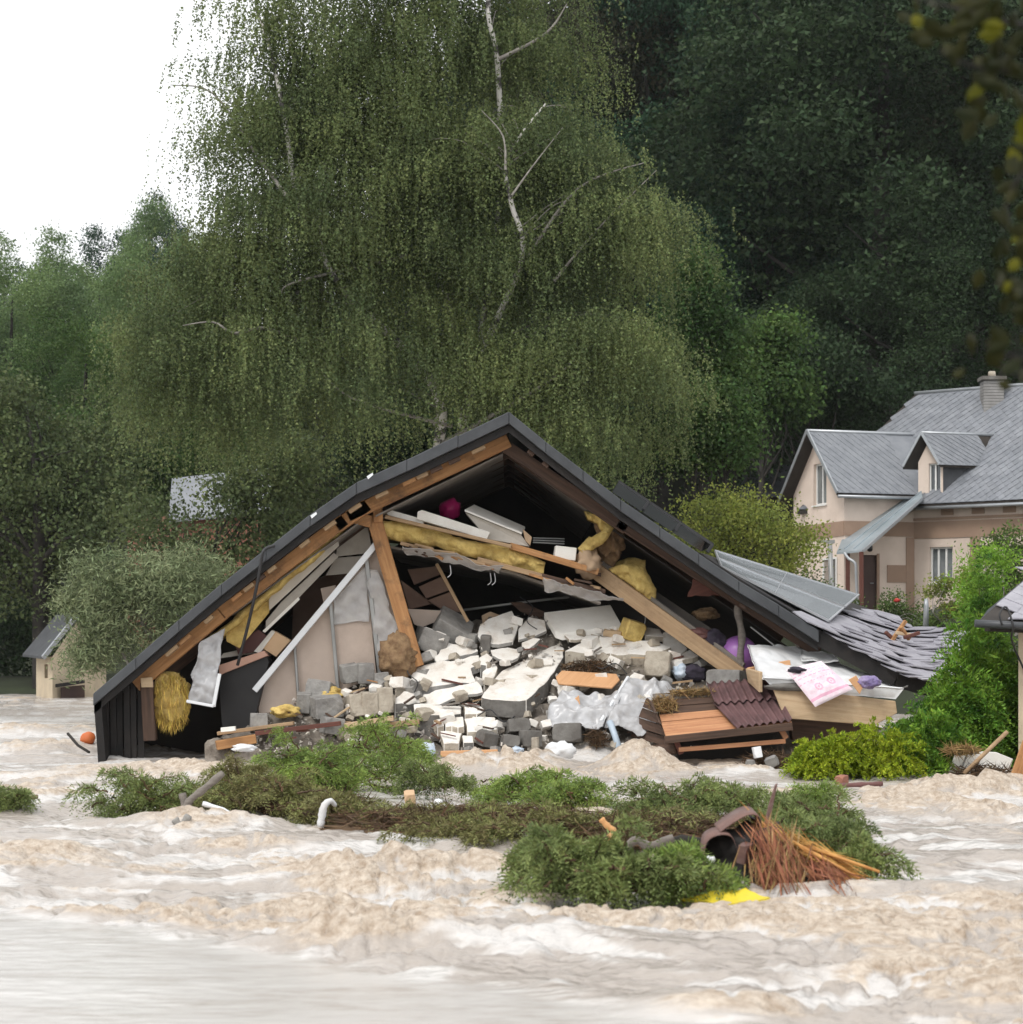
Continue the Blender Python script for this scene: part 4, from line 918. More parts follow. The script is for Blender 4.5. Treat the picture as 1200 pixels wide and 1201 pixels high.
tube('cable', smoothline([P(1175, 733, 25.0), P(1172, 720, 25.0), P(1180, 712, 25.05), P(1188, 735, 25.0), P(1186, 750, 25.2), P(1196, 775, 25.5), P(1203, 790, 25.58)]), .012, 'black_metal', n=6, parent=ob)

# --- small shed standing in the flood on the left
sh = thing('shed', 'small beige shed with grey roof standing in the floodwater at the left', 'shed', (Xat(70, 72), 72, -.5))
E, Lf, R_ = P(62, 770, 70), P(43, 769, 73), P(125, 770, 72.5); pk = P(92, 727, 71.2)
def lowz(v): return Vector((v.x, v.y, -.6))
wall_holes('wall', Vector((Lf.x, Lf.y, 0)), (E - Lf).xy.to_3d(), [(0, -.6), ((E - Lf).xy.length, -.6), ((E - Lf).xy.length, E.z), (0, E.z)], [((E - Lf).xy.length * .52, Zat(795, 71.5), (E - Lf).xy.length * .72, Zat(779, 71.5))], 'render_beige', sh, Vector((-.7, -.7, 0)), depth=.2)
new('wall', [lowz(E), lowz(R_), R_, pk, E], [(0, 1, 2, 3, 4)], 'render_beige', parent=sh)
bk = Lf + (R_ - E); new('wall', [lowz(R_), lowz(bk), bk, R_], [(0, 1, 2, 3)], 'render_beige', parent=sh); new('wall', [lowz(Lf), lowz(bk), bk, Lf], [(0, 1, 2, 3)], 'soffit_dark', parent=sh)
ea, eb = P(51, 770, 69.7), P(27, 767, 73.6); ra, rb = P(90, 721, 70.9), P(66, 721, 74.8)
srf = extr('roof', [ea, ra, rb, eb], (0, 0, -.08), 'slate_dark', parent=sh)
ec, ed = P(138, 772, 72.2), P(115, 770, 76); extr('roof', [ra, ec, ed, rb], (0, 0, -.08), 'slate_dark', parent=sh)
beam('verge_trim', ea + Vector((0, 0, -.04)), ra + Vector((0, 0, -.04)), .06, .16, 'zinc', parent=srf)
extr('lintel_board', [P(68, 802, 70.1), P(100, 797, 70.9), P(100, 801, 70.9), P(68, 806, 70.1)], (0, -.35, 0), 'tar_dark', parent=sh)
extr('shed_door', [P(72, 806, 70.2), P(100, 803, 71.0), P(100, 840, 71.0), P(72, 842, 70.2)], (0, -.05, 0), 'door_brown', parent=sh)

# --- brick house half hidden behind the left trees, and a dark barn roof left of the peach house
bh = thing('brick_house', 'red brick house with pale grey roof half hidden by trees above the left roof slope', 'house', P(250, 720, 88))
new('wall', [P(205, 780, 88), P(310, 780, 86), P(310, 597, 86), P(205, 604, 88), P(150, 780, 96), P(150, 610, 96)], [(0, 1, 2, 3), (4, 0, 3, 5)], 'brick_red', parent=bh)
extr('roof', [P(198, 610, 87.6), P(318, 600, 85.6), P(318, 548, 89), P(202, 561, 91)], (0, 0, -.1), 'slate_light', parent=bh)
bn = thing('barn', 'dark weathered barn roof just left of the peach house gable', 'barn', P(905, 640, 84))
new('wall', [P(876, 690, 84), P(935, 690, 84), P(935, 575, 84), P(876, 575, 84), P(876, 690, 90), P(876, 575, 90)], [(0, 1, 2, 3), (4, 0, 3, 5)], 'soffit_dark', parent=bn)
extr('roof', [P(868, 580, 83.5), P(940, 580, 83.5), P(940, 545, 87), P(872, 545, 87)], (0, 0, -.1), 'slate_dark', parent=bn)

# --- lamp post in the garden
lpst = thing('lamp_post', 'thin grey garden lamp post with flat head left of the porch', 'lamp post', (Xat(976, 62), 62, 1.0))
tube('pole', [Vector((Xat(979, 62), 62, 1.2)), P(973, 637, 62)], .07, 'stud_grey', parent=lpst)
extr('lamp_head', [P(960, 634, 62), P(979, 633, 62), P(979, 637, 62), P(962, 636, 62)], (0, .25, 0), 'stud_grey', parent=lpst)

# ------------------------------------------------------------------ the collapsed house
HS = thing('collapsed_house', 'collapsed house, its black gable roof sunk into the flood and its front torn open', 'house', (0, 32, -.5))
def part(fn, *a, **k): return fn(*a, parent=HS, **k)
def along(line, t):
    seg = [math.dist(line[i], line[i + 1]) for i in range(len(line) - 1)]; T = t * sum(seg)
    for i, s in enumerate(seg):
        if T <= s or i == len(seg) - 1: return (line[i][0] + (line[i + 1][0] - line[i][0]) * T / s, line[i][1] + (line[i + 1][1] - line[i][1]) * T / s)
        T -= s
LEFT = [(110, 814), (260, 687), (365, 605), (422, 565), (597, 484)]
RIGHT = [(597, 484), (710, 575), (825, 655), (960, 741), (1050, 789)]
YF = 29.5; UP = Vector((0, 0, 1))
def shell(pts, dz0, dz1, y0, y1):
    """ribbon along a line of front points, between two offsets below it, from y0 to y1 behind the front"""
    V, Fc = [], []
    for p in pts:
        for dz in (dz0, dz1):
            for dy in (y0, y1): V.append(p + Vector((0, dy, -dz)))
    for i in range(len(pts) - 1):
        a, b_ = 4 * i, 4 * i + 4
        Fc += [(a, b_, b_ + 1, a + 1), (a + 2, a + 3, b_ + 3, b_ + 2), (a, a + 2, b_ + 2, b_), (a + 1, b_ + 1, b_ + 3, a + 3)]
    n = len(V); Fc += [(0, 1, 3, 2), (n - 4, n - 2, n - 1, n - 3)]
    return V, Fc
def wob(line, n, a):
    out = []
    for i in range(n + 1):
        p = along(line, i / n); out.append((p[0], p[1] + (random.uniform(-a, a) if 0 < i < n else 0)))
    return out
lp_ = [P(x, y, YF) for x, y in LEFT]; rp_ = [P(x, y, YF) for x, y in RIGHT]
def dens(pts, k):
    out = []
    for i in range(len(pts) - 1):
        for j in range(k): out.append(pts[i].lerp(pts[i + 1], j / k))
    return out + [pts[-1]]
roofL = part(new, 'roof', *shell(lp_, .03, .14, .04, 7.6), 'flashing')
rtop = [P(x, y, YF) for x, y in RIGHT[:3]]
roofR = part(new, 'roof', *shell(rtop, .03, .14, .04, 7.6), 'flashing')
# verge flashing in lengths, lapped, slightly uneven
def flashing(pts, parent, brk):
    d = dens(pts, brk)
    for i in range(len(d) - 1):
        a, b_ = d[i], d[i + 1]; j = Vector((0, 0, random.uniform(-.006, .006)))
        V, Fc = shell([a + j, b_ + j + Vector((0, 0, .004))], -.012, .15, -.02 - .006 * (i % 2), .16)
        new('flashing', V, Fc, 'flashing', parent=parent, bevel=.008)
        V, Fc = shell([a + j, b_ + j], .155, .26, .05, .11); new('fascia_board', V, Fc, 'tar_dark', parent=parent)
flashing([P(x, y, YF) for x, y in wob(LEFT, 9, 1.6)], roofL, 1); flashing([P(x, y, YF) for x, y in wob(RIGHT[:4], 8, 1.3)], roofR, 1)
for px, py in ((366, 603), (432, 557)):
    a = P(px, py, YF - .04); new('metal_clip', [a + Vector(v) for v in ((-.02, 0, -.02), (.06, 0, .03), (.07, 0, .0), (.0, 0, -.06), (-.02, .1, -.02), (.06, .1, .03))], [(0, 1, 2, 3), (0, 4, 5, 1)], 'rail_white', parent=roofL)
# counter-batten stubs under the flashing
for t in [.2, .235, .30, .37, .40, .43, .46, .54, .60, .66, .72, .78, .81, .84, .88, .93]:
    a = along(LEFT, t - .011); b_ = along(LEFT, t + random.uniform(.008, .02))
    beam('batten_end', P(a[0], a[1] + 27, YF + .16), P(b_[0], b_[1] + 27, YF + .16), .12, .055, random.choice(['wood_orange', 'wood_board', 'wood_dark']), parent=roofL)
for t in [.06, .10, .62]:
    a = along(RIGHT, t - .008); b_ = along(RIGHT, t + .008)
    beam('batten_end', P(a[0], a[1] + 27, YF + .16), P(b_[0], b_[1] + 27, YF + .16), .12, .05, 'wood_dark', parent=roofR)
# rafters of the front bay
raf = [[(160, 804), (262, 719)], [(260, 720), (405, 609)], [(395, 618), (432, 592)], [(408, 605), (597, 517)]]
for a, b_ in raf:
    part(beam, 'rafter', P(*a, 29.95), P(*b_, 29.95), .14, .185, 'wood_orange')
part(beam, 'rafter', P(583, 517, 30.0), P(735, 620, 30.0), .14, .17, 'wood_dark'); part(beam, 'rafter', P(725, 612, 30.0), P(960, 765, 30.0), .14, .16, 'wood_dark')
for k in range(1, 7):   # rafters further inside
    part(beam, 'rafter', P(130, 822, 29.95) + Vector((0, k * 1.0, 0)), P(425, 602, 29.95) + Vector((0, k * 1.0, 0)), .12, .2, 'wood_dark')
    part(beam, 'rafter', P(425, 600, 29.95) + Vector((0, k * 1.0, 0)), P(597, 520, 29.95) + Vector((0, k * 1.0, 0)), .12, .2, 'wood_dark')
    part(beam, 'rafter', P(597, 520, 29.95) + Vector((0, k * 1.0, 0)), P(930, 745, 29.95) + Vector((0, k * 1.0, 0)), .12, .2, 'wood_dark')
# roof lining (sloping ceilings) behind the first rafter
def lining(a, b_, dz, y0, y1, m, n='roof_lining'):
    A, B = P(*a, 29.95) + Vector((0, 0, -dz)), P(*b_, 29.95) + Vector((0, 0, -dz)); V, Fc = shell([A, B], 0, .02, y0, y1); part(new, n, V, Fc, m)
lining((700, 592), (950, 760), .14, .45, 6.5, 'soffit_dark')  # dark sheet stands in for the near-black shade under the right slope
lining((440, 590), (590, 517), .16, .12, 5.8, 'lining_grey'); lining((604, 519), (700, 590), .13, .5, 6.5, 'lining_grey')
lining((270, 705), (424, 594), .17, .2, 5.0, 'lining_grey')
# closing walls at the far end and flank
yb = 37.0
part(new, 'wall', [(Xat(110, 29.5), yb, -.6), (Xat(1000, 29.5), yb, -.6), (Xat(950, 29.5), yb, 1.6), (0, yb, 4.5), (Xat(110, 29.5), yb, .85)], [(0, 1, 2, 3, 4)], 'soffit_dark')  # dark rear gable, added to keep sky light out of the interior
# black eave boarding at the lower left corner
e0 = P(111, 822, 29.55); V, Fc = shell([e0, P(116, 890, 29.55)], 0, .0, 0, 6.0)
part(new, 'eave_boarding', [P(110, 817, 29.55), P(119, 822, 29.55), P(125, 900, 29.55), P(116, 900, 29.55), P(110, 817, 29.55) + Vector((0, 6, 0)), P(119, 822, 29.55) + Vector((0, 6, 0)), P(125, 900, 29.55) + Vector((0, 6, 0)), P(116, 900, 29.55) + Vector((0, 6, 0))],
     [(0, 1, 2, 3), (0, 3, 7, 4), (1, 5, 6, 2), (0, 4, 5, 1), (4, 7, 6, 5), (3, 2, 6, 7)], 'tar_dark')
for k in range(6):
    px = 121 + k * 8; part(plate, 'eave_board', [(px, 815 - k * 5.4), (px + 7, 810 - k * 5.4), (px + 8 + (k % 2), 893), (px + 1, 893)], 29.9 + .03 * (k % 3), .03, 'tar_dark')
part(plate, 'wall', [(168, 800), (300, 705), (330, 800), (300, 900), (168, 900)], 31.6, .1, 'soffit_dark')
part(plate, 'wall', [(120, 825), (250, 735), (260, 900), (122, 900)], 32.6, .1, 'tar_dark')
part(beam, 'purlin', P(165, 812, 30.15), P(232, 757, 31.2), .14, .2, 'wood_dark')
# stump of a brown post with a pale sawn end
pst = part(beam, 'post', P(173, 800, 29.9), P(177, 868, 29.95), .16, .17, 'wood_dark', up=(1, 0, 0))
plate('sawn_end', [(165, 795), (179, 794), (180, 806), (166, 806)], 29.78, .03, 'wood_pale', parent=pst)
# standing orange post with a head piece, and a thinner one over it
part(beam, 'post', P(438, 604, 30.3), P(489, 782, 30.3), .15, .205, 'wood_orange', up=(1, 0, .2))
part(beam, 'post', P(443, 586, 30.2), P(444, 612, 30.25), .12, .13, 'wood_orange', up=(1, 0, 0))
part(plate, 'plywood_gusset', [(404, 605), (420, 600), (436, 605), (434, 619), (402, 610)], 30.15, .03, 'wood_orange')
part(plate, 'plywood_gusset', [(405, 590), (437, 584), (433, 607), (410, 600)], 30.4, .03, 'wood_dark')
# attic floor: deck, insulation, laths, torn film
V = [P(447, 604, 30.5), P(600, 636, 30.5), P(705, 672, 30.4)]
fl = part(new, 'attic_floor', *shell(V, 0, .05, 0, 5.6), 'wood_dark')
part(new, 'attic_ceiling', *shell([p + Vector((0, .1, -.40)) for p in V], 0, .03, 0, 5.5), 'lining_grey')
def wool_strip(name, top, bot, Y, d, seed, parent, m='wool_yellow'):
    n = 46; Vs = []; Fs = []
    tp = [along(top, i / n) for i in range(n + 1)]; bt = [along(bot, i / n) for i in range(n + 1)]
    K = 9
    for i in range(n + 1):
        for j in range(K + 1):
            t = j / K; px = tp[i][0] + (bt[i][0] - tp[i][0]) * t; py = tp[i][1] + (bt[i][1] - tp[i][1]) * t
            bul = math.sin(t * math.pi) ** .6 * .07
            nz_ = float(fbm(np.array([[px * .09, py * .12, seed]]), 4, seed)[0])
            Vs.append(P(px, py + nz_ * 2.2, Y - bul - nz_ * .06))
    o = len(Vs)
    for i in range(n):
        for j in range(K): a = i * (K + 1) + j; Fs.append((a, a + 1, a + K + 2, a + K + 1))
    for i in range(n + 1): Vs.append(P(*tp[i], Y) + Vector((0, d, 0))); Vs.append(P(*bt[i], Y) + Vector((0, d, 0)))
    for i in range(n):
        a = o + 2 * i; Fs += [(i * (K + 1), (i + 1) * (K + 1), a + 2, a), (i * (K + 1) + K, a + 1, a + 3, (i + 1) * (K + 1) + K), (a, a + 2, a + 3, a + 1)]
    Fs += [tuple(range(0, K + 1)) + (o + 1, o), tuple(range(n * (K + 1) + K, n * (K + 1) - 1, -1)) + (o + 2 * n, o + 2 * n + 1)]
    return new(name, Vs, Fs, m, parent=parent, smooth=True)
wool_strip('insulation', [(447, 609), (470, 611), (545, 631), (600, 641), (640, 659)], [(448, 631), (476, 634), (510, 640), (540, 650), (562, 652), (600, 665), (637, 675)], 30.42, 1.2, 3, fl)
for i, (a, b_, w_) in enumerate([((452, 606), (600, 641), .05), ((598, 640), (702, 671), .09), ((560, 656), (690, 690), .07), ((600, 666), (710, 694), .06), ((470, 637), (570, 662), .05)]):
    beam('lath', P(*a, 30.3 + .05 * (i % 2)), P(*b_, 30.25 + .04 * (i % 3)), .10, w_, ['wood_board', 'wood_orange', 'wood_board', 'wood_dark', 'wood_board'][i], parent=fl)
for k in range(15):
    t = random.random(); px = 455 + 240 * t; py = 634 + 52 * t + random.uniform(-3, 6)
    beam('splinter', P(px, py, 30.2 + random.random() * .1), P(px + random.uniform(6, 26), py + random.uniform(2, 12), 30.15), .03, random.uniform(.015, .04), random.choice(['wood_board', 'wood_orange', 'wood_dark']), parent=fl, bevel=0)
sheet('torn_film', [P(472, 640, 30.05), P(590, 664, 30.05), P(588, 673, 30.3), P(480, 651, 30.3)], 'plastic_film', 5, 26, 6, .05, 5, parent=fl)
sheet('torn_film', [P(640, 679, 30.0), P(732, 704, 30.0), P(728, 709, 30.2), P(636, 691, 30.2)], 'plastic_film', 6, 26, 6, .06, 5, parent=fl)
for a in ((528, 663), (580, 672), (575, 672)):
    tube('hanging_thread', smoothline([P(*a, 30.2), P(a[0] + 1, a[1] + 10, 30.2), P(a[0] - 3, a[1] + 14, 30.2)]), .006, 'plastic_sheet', n=5, parent=fl)
# insulation along the left slope and the sloping plasterboards
wool_strip('insulation', [(235, 752), (262, 733), (318, 688), (395, 620), (402, 614)], [(240, 758), (266, 742), (320, 697), (396, 632), (404, 622)], 30.25, .8, 9, HS)
part(plate, 'plasterboard', [(264, 736), (315, 690), (316, 718), (281, 760), (266, 752)], 30.3, .02, 'wool_yellow', tilt=.3)
part(plate, 'plasterboard', [(315, 690), (395, 622), (398, 640), (316, 716)], 30.35, .015, 'plasterboard', tilt=.2)
part(plate, 'plasterboard', [(312, 728), (330, 706), (392, 648), (397, 653), (340, 712), (312, 737)], 30.5, .015, 'plasterboard', tilt=.2)
part(plate, 'plasterboard', [(308, 740), (350, 700), (352, 703), (311, 742)], 30.4, .02, 'board_white')
part(plate, 'plasterboard', [(398, 616), (432, 619), (437, 648), (394, 653)], 30.9, .02, 'plasterboard')
part(plate, 'plasterboard', [(394, 654), (437, 651), (431, 671), (382, 675)], 31.0, .02, 'plasterboard')
part(plate, 'rear_panel', [(345, 690), (440, 650), (470, 760), (340, 800)], 32.2, .05, 'furniture_brown')
# partition wall of boards between thin studs, with its white capping rail
for i, (pl, y_) in enumerate([([(301, 811), (345, 759), (349, 830), (304, 838)], 30.45), ([(347, 757), (387, 709), (396, 812), (351, 832)], 30.47), ([(389, 707), (429, 659), (442, 792), (398, 812)], 30.46), ([(432, 656), (447, 638), (482, 752), (470, 790), (445, 792)], 30.49)]):
    part(plate, 'partition_board', pl, y_, .03, 'plasterboard_pink')
for a, b_, w_ in (((346, 757), (351, 830), .035), ((388, 708), (397, 812), .05), ((430, 655), (446, 792), .06)):
    part(beam, 'stud', P(*a, 30.40), P(*b_, 30.40), .05, w_, 'stud_grey', up=(1, 0, 0))
part(beam, 'capping_rail', P(449, 629, 30.35), P(299, 810, 30.3), .10, .085, 'rail_white')
part(beam, 'capping_rail', P(297, 805, 30.35), P(300, 840, 30.4), .06, .06, 'stud_grey', up=(1, 0, 0))
part(sheet, 'hanging_film', [P(428, 668, 30.38), P(442, 668, 30.38), P(470, 748, 30.36), P(444, 782, 30.36)], 'plastic_film', 8, 14, 20, .05, 4)
part(sheet, 'hanging_film', [P(392, 704, 30.42), P(430, 662, 30.42), P(434, 728, 30.42), P(392, 732, 30.42)], 'plastic_film', 9, 14, 14, .03, 4)
# crooked round pole under the right slope, and a second short one
part(tube, 'pole', smoothline([P(868, 700, 30.1), P(865, 715, 30.08), P(870, 745, 30.1), P(868, 770, 30.1), P(871, 800, 30.1)]), [.05 + .008 * math.sin(i * 1.7) for i in range(17)], 'wood_grey')
part(tube, 'pole', smoothline([P(925, 735, 30.2), P(932, 748, 30.1), P(938, 757, 30.0)]), .05, 'wood_grey')
part(beam, 'metal_strip', P(880, 735, 30.1), P(912, 760, 30.0), .03, .02, 'stud_grey')
# right slope, lower half: sagged, its slated face turned to the viewer
FR = [(812, 646, 29.6), (900, 703, 29.6), (960, 741, 29.6), (1050, 789, 29.4), (1110, 806, 29.6)]
BK = [(828, 650, 34.5), (935, 686, 34.3), (1012, 711, 34.0), (1068, 736, 33.4), (1118, 746, 32.4)]
fr = dens([P(*p) for p in FR], 4); bk_ = dens([P(*p) for p in BK], 4); NV = 8
V, Fc = [], []
for a, b_ in zip(fr, bk_):
    for j in range(NV + 1): V.append(a.lerp(b_, j / NV))
for a, b_ in zip(fr, bk_):
    for j in range(NV + 1): V.append(a.lerp(b_, j / NV) - Vector((0, 0, .12)))
o = len(fr) * (NV + 1)
for i in range(len(fr) - 1):
    for j in range(NV):
        a = i * (NV + 1) + j; c = a + NV + 1; Fc.append((a, c, c + 1, a + 1)); Fc.append((o + a, o + a + 1, o + c + 1, o + c))
for i in range(len(fr) - 1):
    for j in (0, NV): a = i * (NV + 1) + j; c = a + NV + 1; Fc.append((a, o + a, o + c, c))
for j in range(NV):
    for i in (0, len(fr) - 1): a = i * (NV + 1) + j; Fc.append((a, a + 1, o + a + 1, o + a))
rl = part(new, 'roof', V, Fc, 'tar_dark')
for i in range(len(fr) - 1):
    beam('fascia_board', fr[i] + Vector((0, -.03, -.09)), fr[i + 1] + Vector((0, -.03, -.09)), .05, .2, 'tar_dark', parent=rl, bevel=0)
# lozenge slates, individually lifted
src = None
def surf(u, v):
    t = u * (len(fr) - 1); i = min(int(t), len(fr) - 2); f = t - i
    return fr[i].lerp(fr[i + 1], f).lerp(bk_[i].lerp(bk_[i + 1], f), v)
for iu in range(9):
    for iv in range(8):
        u = .47 + .53 * (iu + .5 * (iv % 2)) / 9; v = (iv + .3) / 8
        if u > .99: continue
        c = surf(u, v); px = CX + c.x / c.y * F; py = HY - (c.z - CH) / c.y * F
        if 1046 < px < 1072 and 736 < py < 752: continue
        if u < .47 + .16 * max(0, v - .12): continue
        du = (surf(min(1, u + .02), v) - surf(u - .02, v)).normalized(); dv = (surf(u, min(1, v + .05)) - surf(u, max(0, v - .05))).normalized(); n_ = du.cross(dv).normalized()
        lift = random.uniform(.02, .055)
        d_ = (du * .9 - dv * .25).normalized(); s_ = n_.cross(d_).normalized()
        R3 = Matrix((d_, s_, n_)).transposed(); 
        q_ = Euler((random.gauss(0, .05), -.10 + random.gauss(0, .035), random.gauss(0, .06))).to_matrix()
        M4 = (R3 @ q_).to_4x4(); M4.translation = c + n_ * (.035 + lift * .5)
        if src is None:
            L2, W2, th = .33, .36, .016
            o2 = [(-L2, -W2 * .5), (-L2 * .1, -W2), (L2, -W2 * .15), (L2 * 1.12, .02), (-L2 * .05, W2), (-L2, W2 * .6)]
            me = bpy.data.meshes.new('slate'); n6 = 6
            me.from_pydata([(x, y, th) for x, y in o2] + [(x, y, 0) for x, y in o2], [], [list(range(6)), list(range(11, 5, -1))] + [[k, k + 6, (k + 1) % 6 + 6, (k + 1) % 6] for k in range(6)])
            setmats(me, 'slate_wet'); src = bpy.data.objects.new('slate', me); link(src, rl, M4)
        else: inst(src, 'slate', M4, rl)
# hole in the slates with snapped orange wood
for i, (a, b_) in enumerate([((1045, 752), (1062, 728)), ((1050, 742), (1070, 745)), ((1038, 741), (1058, 760)), ((1056, 735), (1066, 750)), ((1060, 748), (1078, 742))]):
    beam('snapped_batten', P(*a, 31.2), P(*b_, 31.3), .05, .05, ['wood_orange', 'wood_pale', 'wood_red', 'wood_orange', 'wood_red'][i], parent=rl)
# solar panels: two slid down on the slates, a row still up the slope
def solar(corners, label=None, cols=6, rws=4, glass='solar_glass'):
    a, b_, c, d = [Vector(x) for x in corners]
    n_ = (b_ - a).cross(d - a).normalized(); n_ = n_ if n_.z > 0 else -n_
    pn = extr('solar_panel', [a, b_, c, d], n_ * .03, glass, parent=HS)
    if label: pn['label'] = label
    up = n_ * .035
    for p, q_ in ((a, b_), (b_, c), (c, d), (d, a)): beam('frame', p + up * .7, q_ + up * .7, .022, .03, 'solar_frame' if glass == 'solar_glass' else 'black_metal', up=n_, parent=pn, bevel=0)
    Vg, Fg = [], []
    for i in range(1, cols):
        t = i / cols; e = (b_ - a).normalized() * .006; k = len(Vg); Vg += [a.lerp(b_, t) - e + up, a.lerp(b_, t) + e + up, d.lerp(c, t) + e + up, d.lerp(c, t) - e + up]; Fg.append((k, k + 1, k + 2, k + 3))
    if Vg: new('cell_line', Vg, Fg, 'solar_frame' if glass == 'solar_glass' else 'stud_grey', parent=pn)
    return pn
up_ = Vector((0, 0, .16))
A0, A1, A2, A3 = P(845, 669, 30.4) + up_ * .2, P(970, 733, 30.2) + up_ * .2, P(1006, 702, 32.8) + up_ * .2, P(838, 650, 32.8) + up_ * .2
solar([A0.lerp(A3, .02), A1.lerp(A2, .02), A1.lerp(A2, .48), A0.lerp(A3, .48)], 'nearer grey solar panel lying on the sagging slates', 2)
solar([A0.lerp(A3, .52), A1.lerp(A2, .52), A2, A3], 'farther grey solar panel lying on the sagging slates', 2)
part(beam, 'panel_rail', P(838, 668, 30.2), P(968, 740, 29.9), .05, .06, 'black_metal'); part(beam, 'panel_rail', P(820, 652, 30.0), P(965, 737, 29.8), .08, .03, 'black_metal')
for k in range(3):
    t0_, t1_ = k / 3 + .01, (k + 1) / 3 - .01
    a = P(716, 577, 30.3).lerp(P(828, 652, 30.3), t0_); b_ = P(716, 577, 30.3).lerp(P(828, 652, 30.3), t1_); n_ = Vector((.55, 0, .8)) * .17; bk2 = Vector((0, 1.7, 0))
    solar([a + n_, b_ + n_, b_ + n_ + bk2, a + n_ + bk2], None, 5, 4, 'solar_cell')
    beam('panel_clamp', b_ + n_ * .3, b_ + n_ * 1.1, .05, .05, 'black_metal', parent=HS, up=(0, 1, 0))

# ------------------------------------------------------------------ rubble spilling out of the gable
def Yh(py): return 29.0 + (885 - py) * .0141
def hp(px, py, front=0.0): return P(px, py, Yh(py) - front)
tops = ([240, 300, 330, 420, 480, 500, 560, 640, 760, 800, 880, 960, 1060], [862, 838, 822, 795, 772, 735, 718, 715, 735, 765, 785, 812, 850])
pxs = np.linspace(240, 1060, 210); ts = np.linspace(0, 1.5, 80)
HX, HT = np.meshgrid(pxs, ts); top_ = np.interp(HX, *tops)
hpy = 900 + (top_ + 4 - 900) * np.minimum(HT, 1); hY = 29.0 + (885 - hpy) * .0141 + np.maximum(0, HT - 1) * 9.0
hz = CH + (HY - hpy) / F * (29.0 + (885 - hpy) * .0141); hx = (HX - CX) / F * (29.0 + (885 - hpy) * .0141)
nn_ = ridged(np.stack([hx * 2.2, hY * 2.2, hz * 2.2], -1), 4, 7); hz = hz - .16 + .12 * (nn_ - .4); hY = hY + .12 - .08 * nn_
hi_ = np.arange(HX.size).reshape(HX.shape); hq = np.stack([hi_[:-1, :-1], hi_[:-1, 1:], hi_[1:, 1:], hi_[1:, :-1]], -1).reshape(-1, 4)
npmesh('rubble_heap', np.stack([hx, hY, hz], -1).reshape(-1, 3), hq, 'rubble_fines', kind='stuff', label='grey brown heap of fine rubble under the broken blocks', cat='rubble')
# chips too small to pick apart
Vc, Fc = [], []
rc = random.Random(4)
for k in range(1500):
    px = rc.uniform(300, 860); tp = float(np.interp(px, *tops)); py = rc.uniform(tp + 5, 885); s = rc.choice([.025, .03, .04, .05, .07]); c = hp(px, py, rc.uniform(-.02, .06))
    o = len(Vc); pts = [Vector((rc.gauss(0, 1), rc.gauss(0, 1), rc.gauss(0, .8))).normalized() * s * rc.uniform(.6, 1.1) + c for _ in range(4)]
    Vc += pts; Fc += [(o, o + 1, o + 2), (o, o + 2, o + 3), (o, o + 3, o + 1), (o + 1, o + 3, o + 2)]
mat('chips', (0.62, 0.58, 0.52), (0.16, 0.14, 0.12), rough=.95, scale=11, bump=0, isl=.5)
new('rubble_chips', Vc, Fc, 'chips', kind='stuff', label='small plaster and masonry chips strewn over the rubble', cat='rubble')

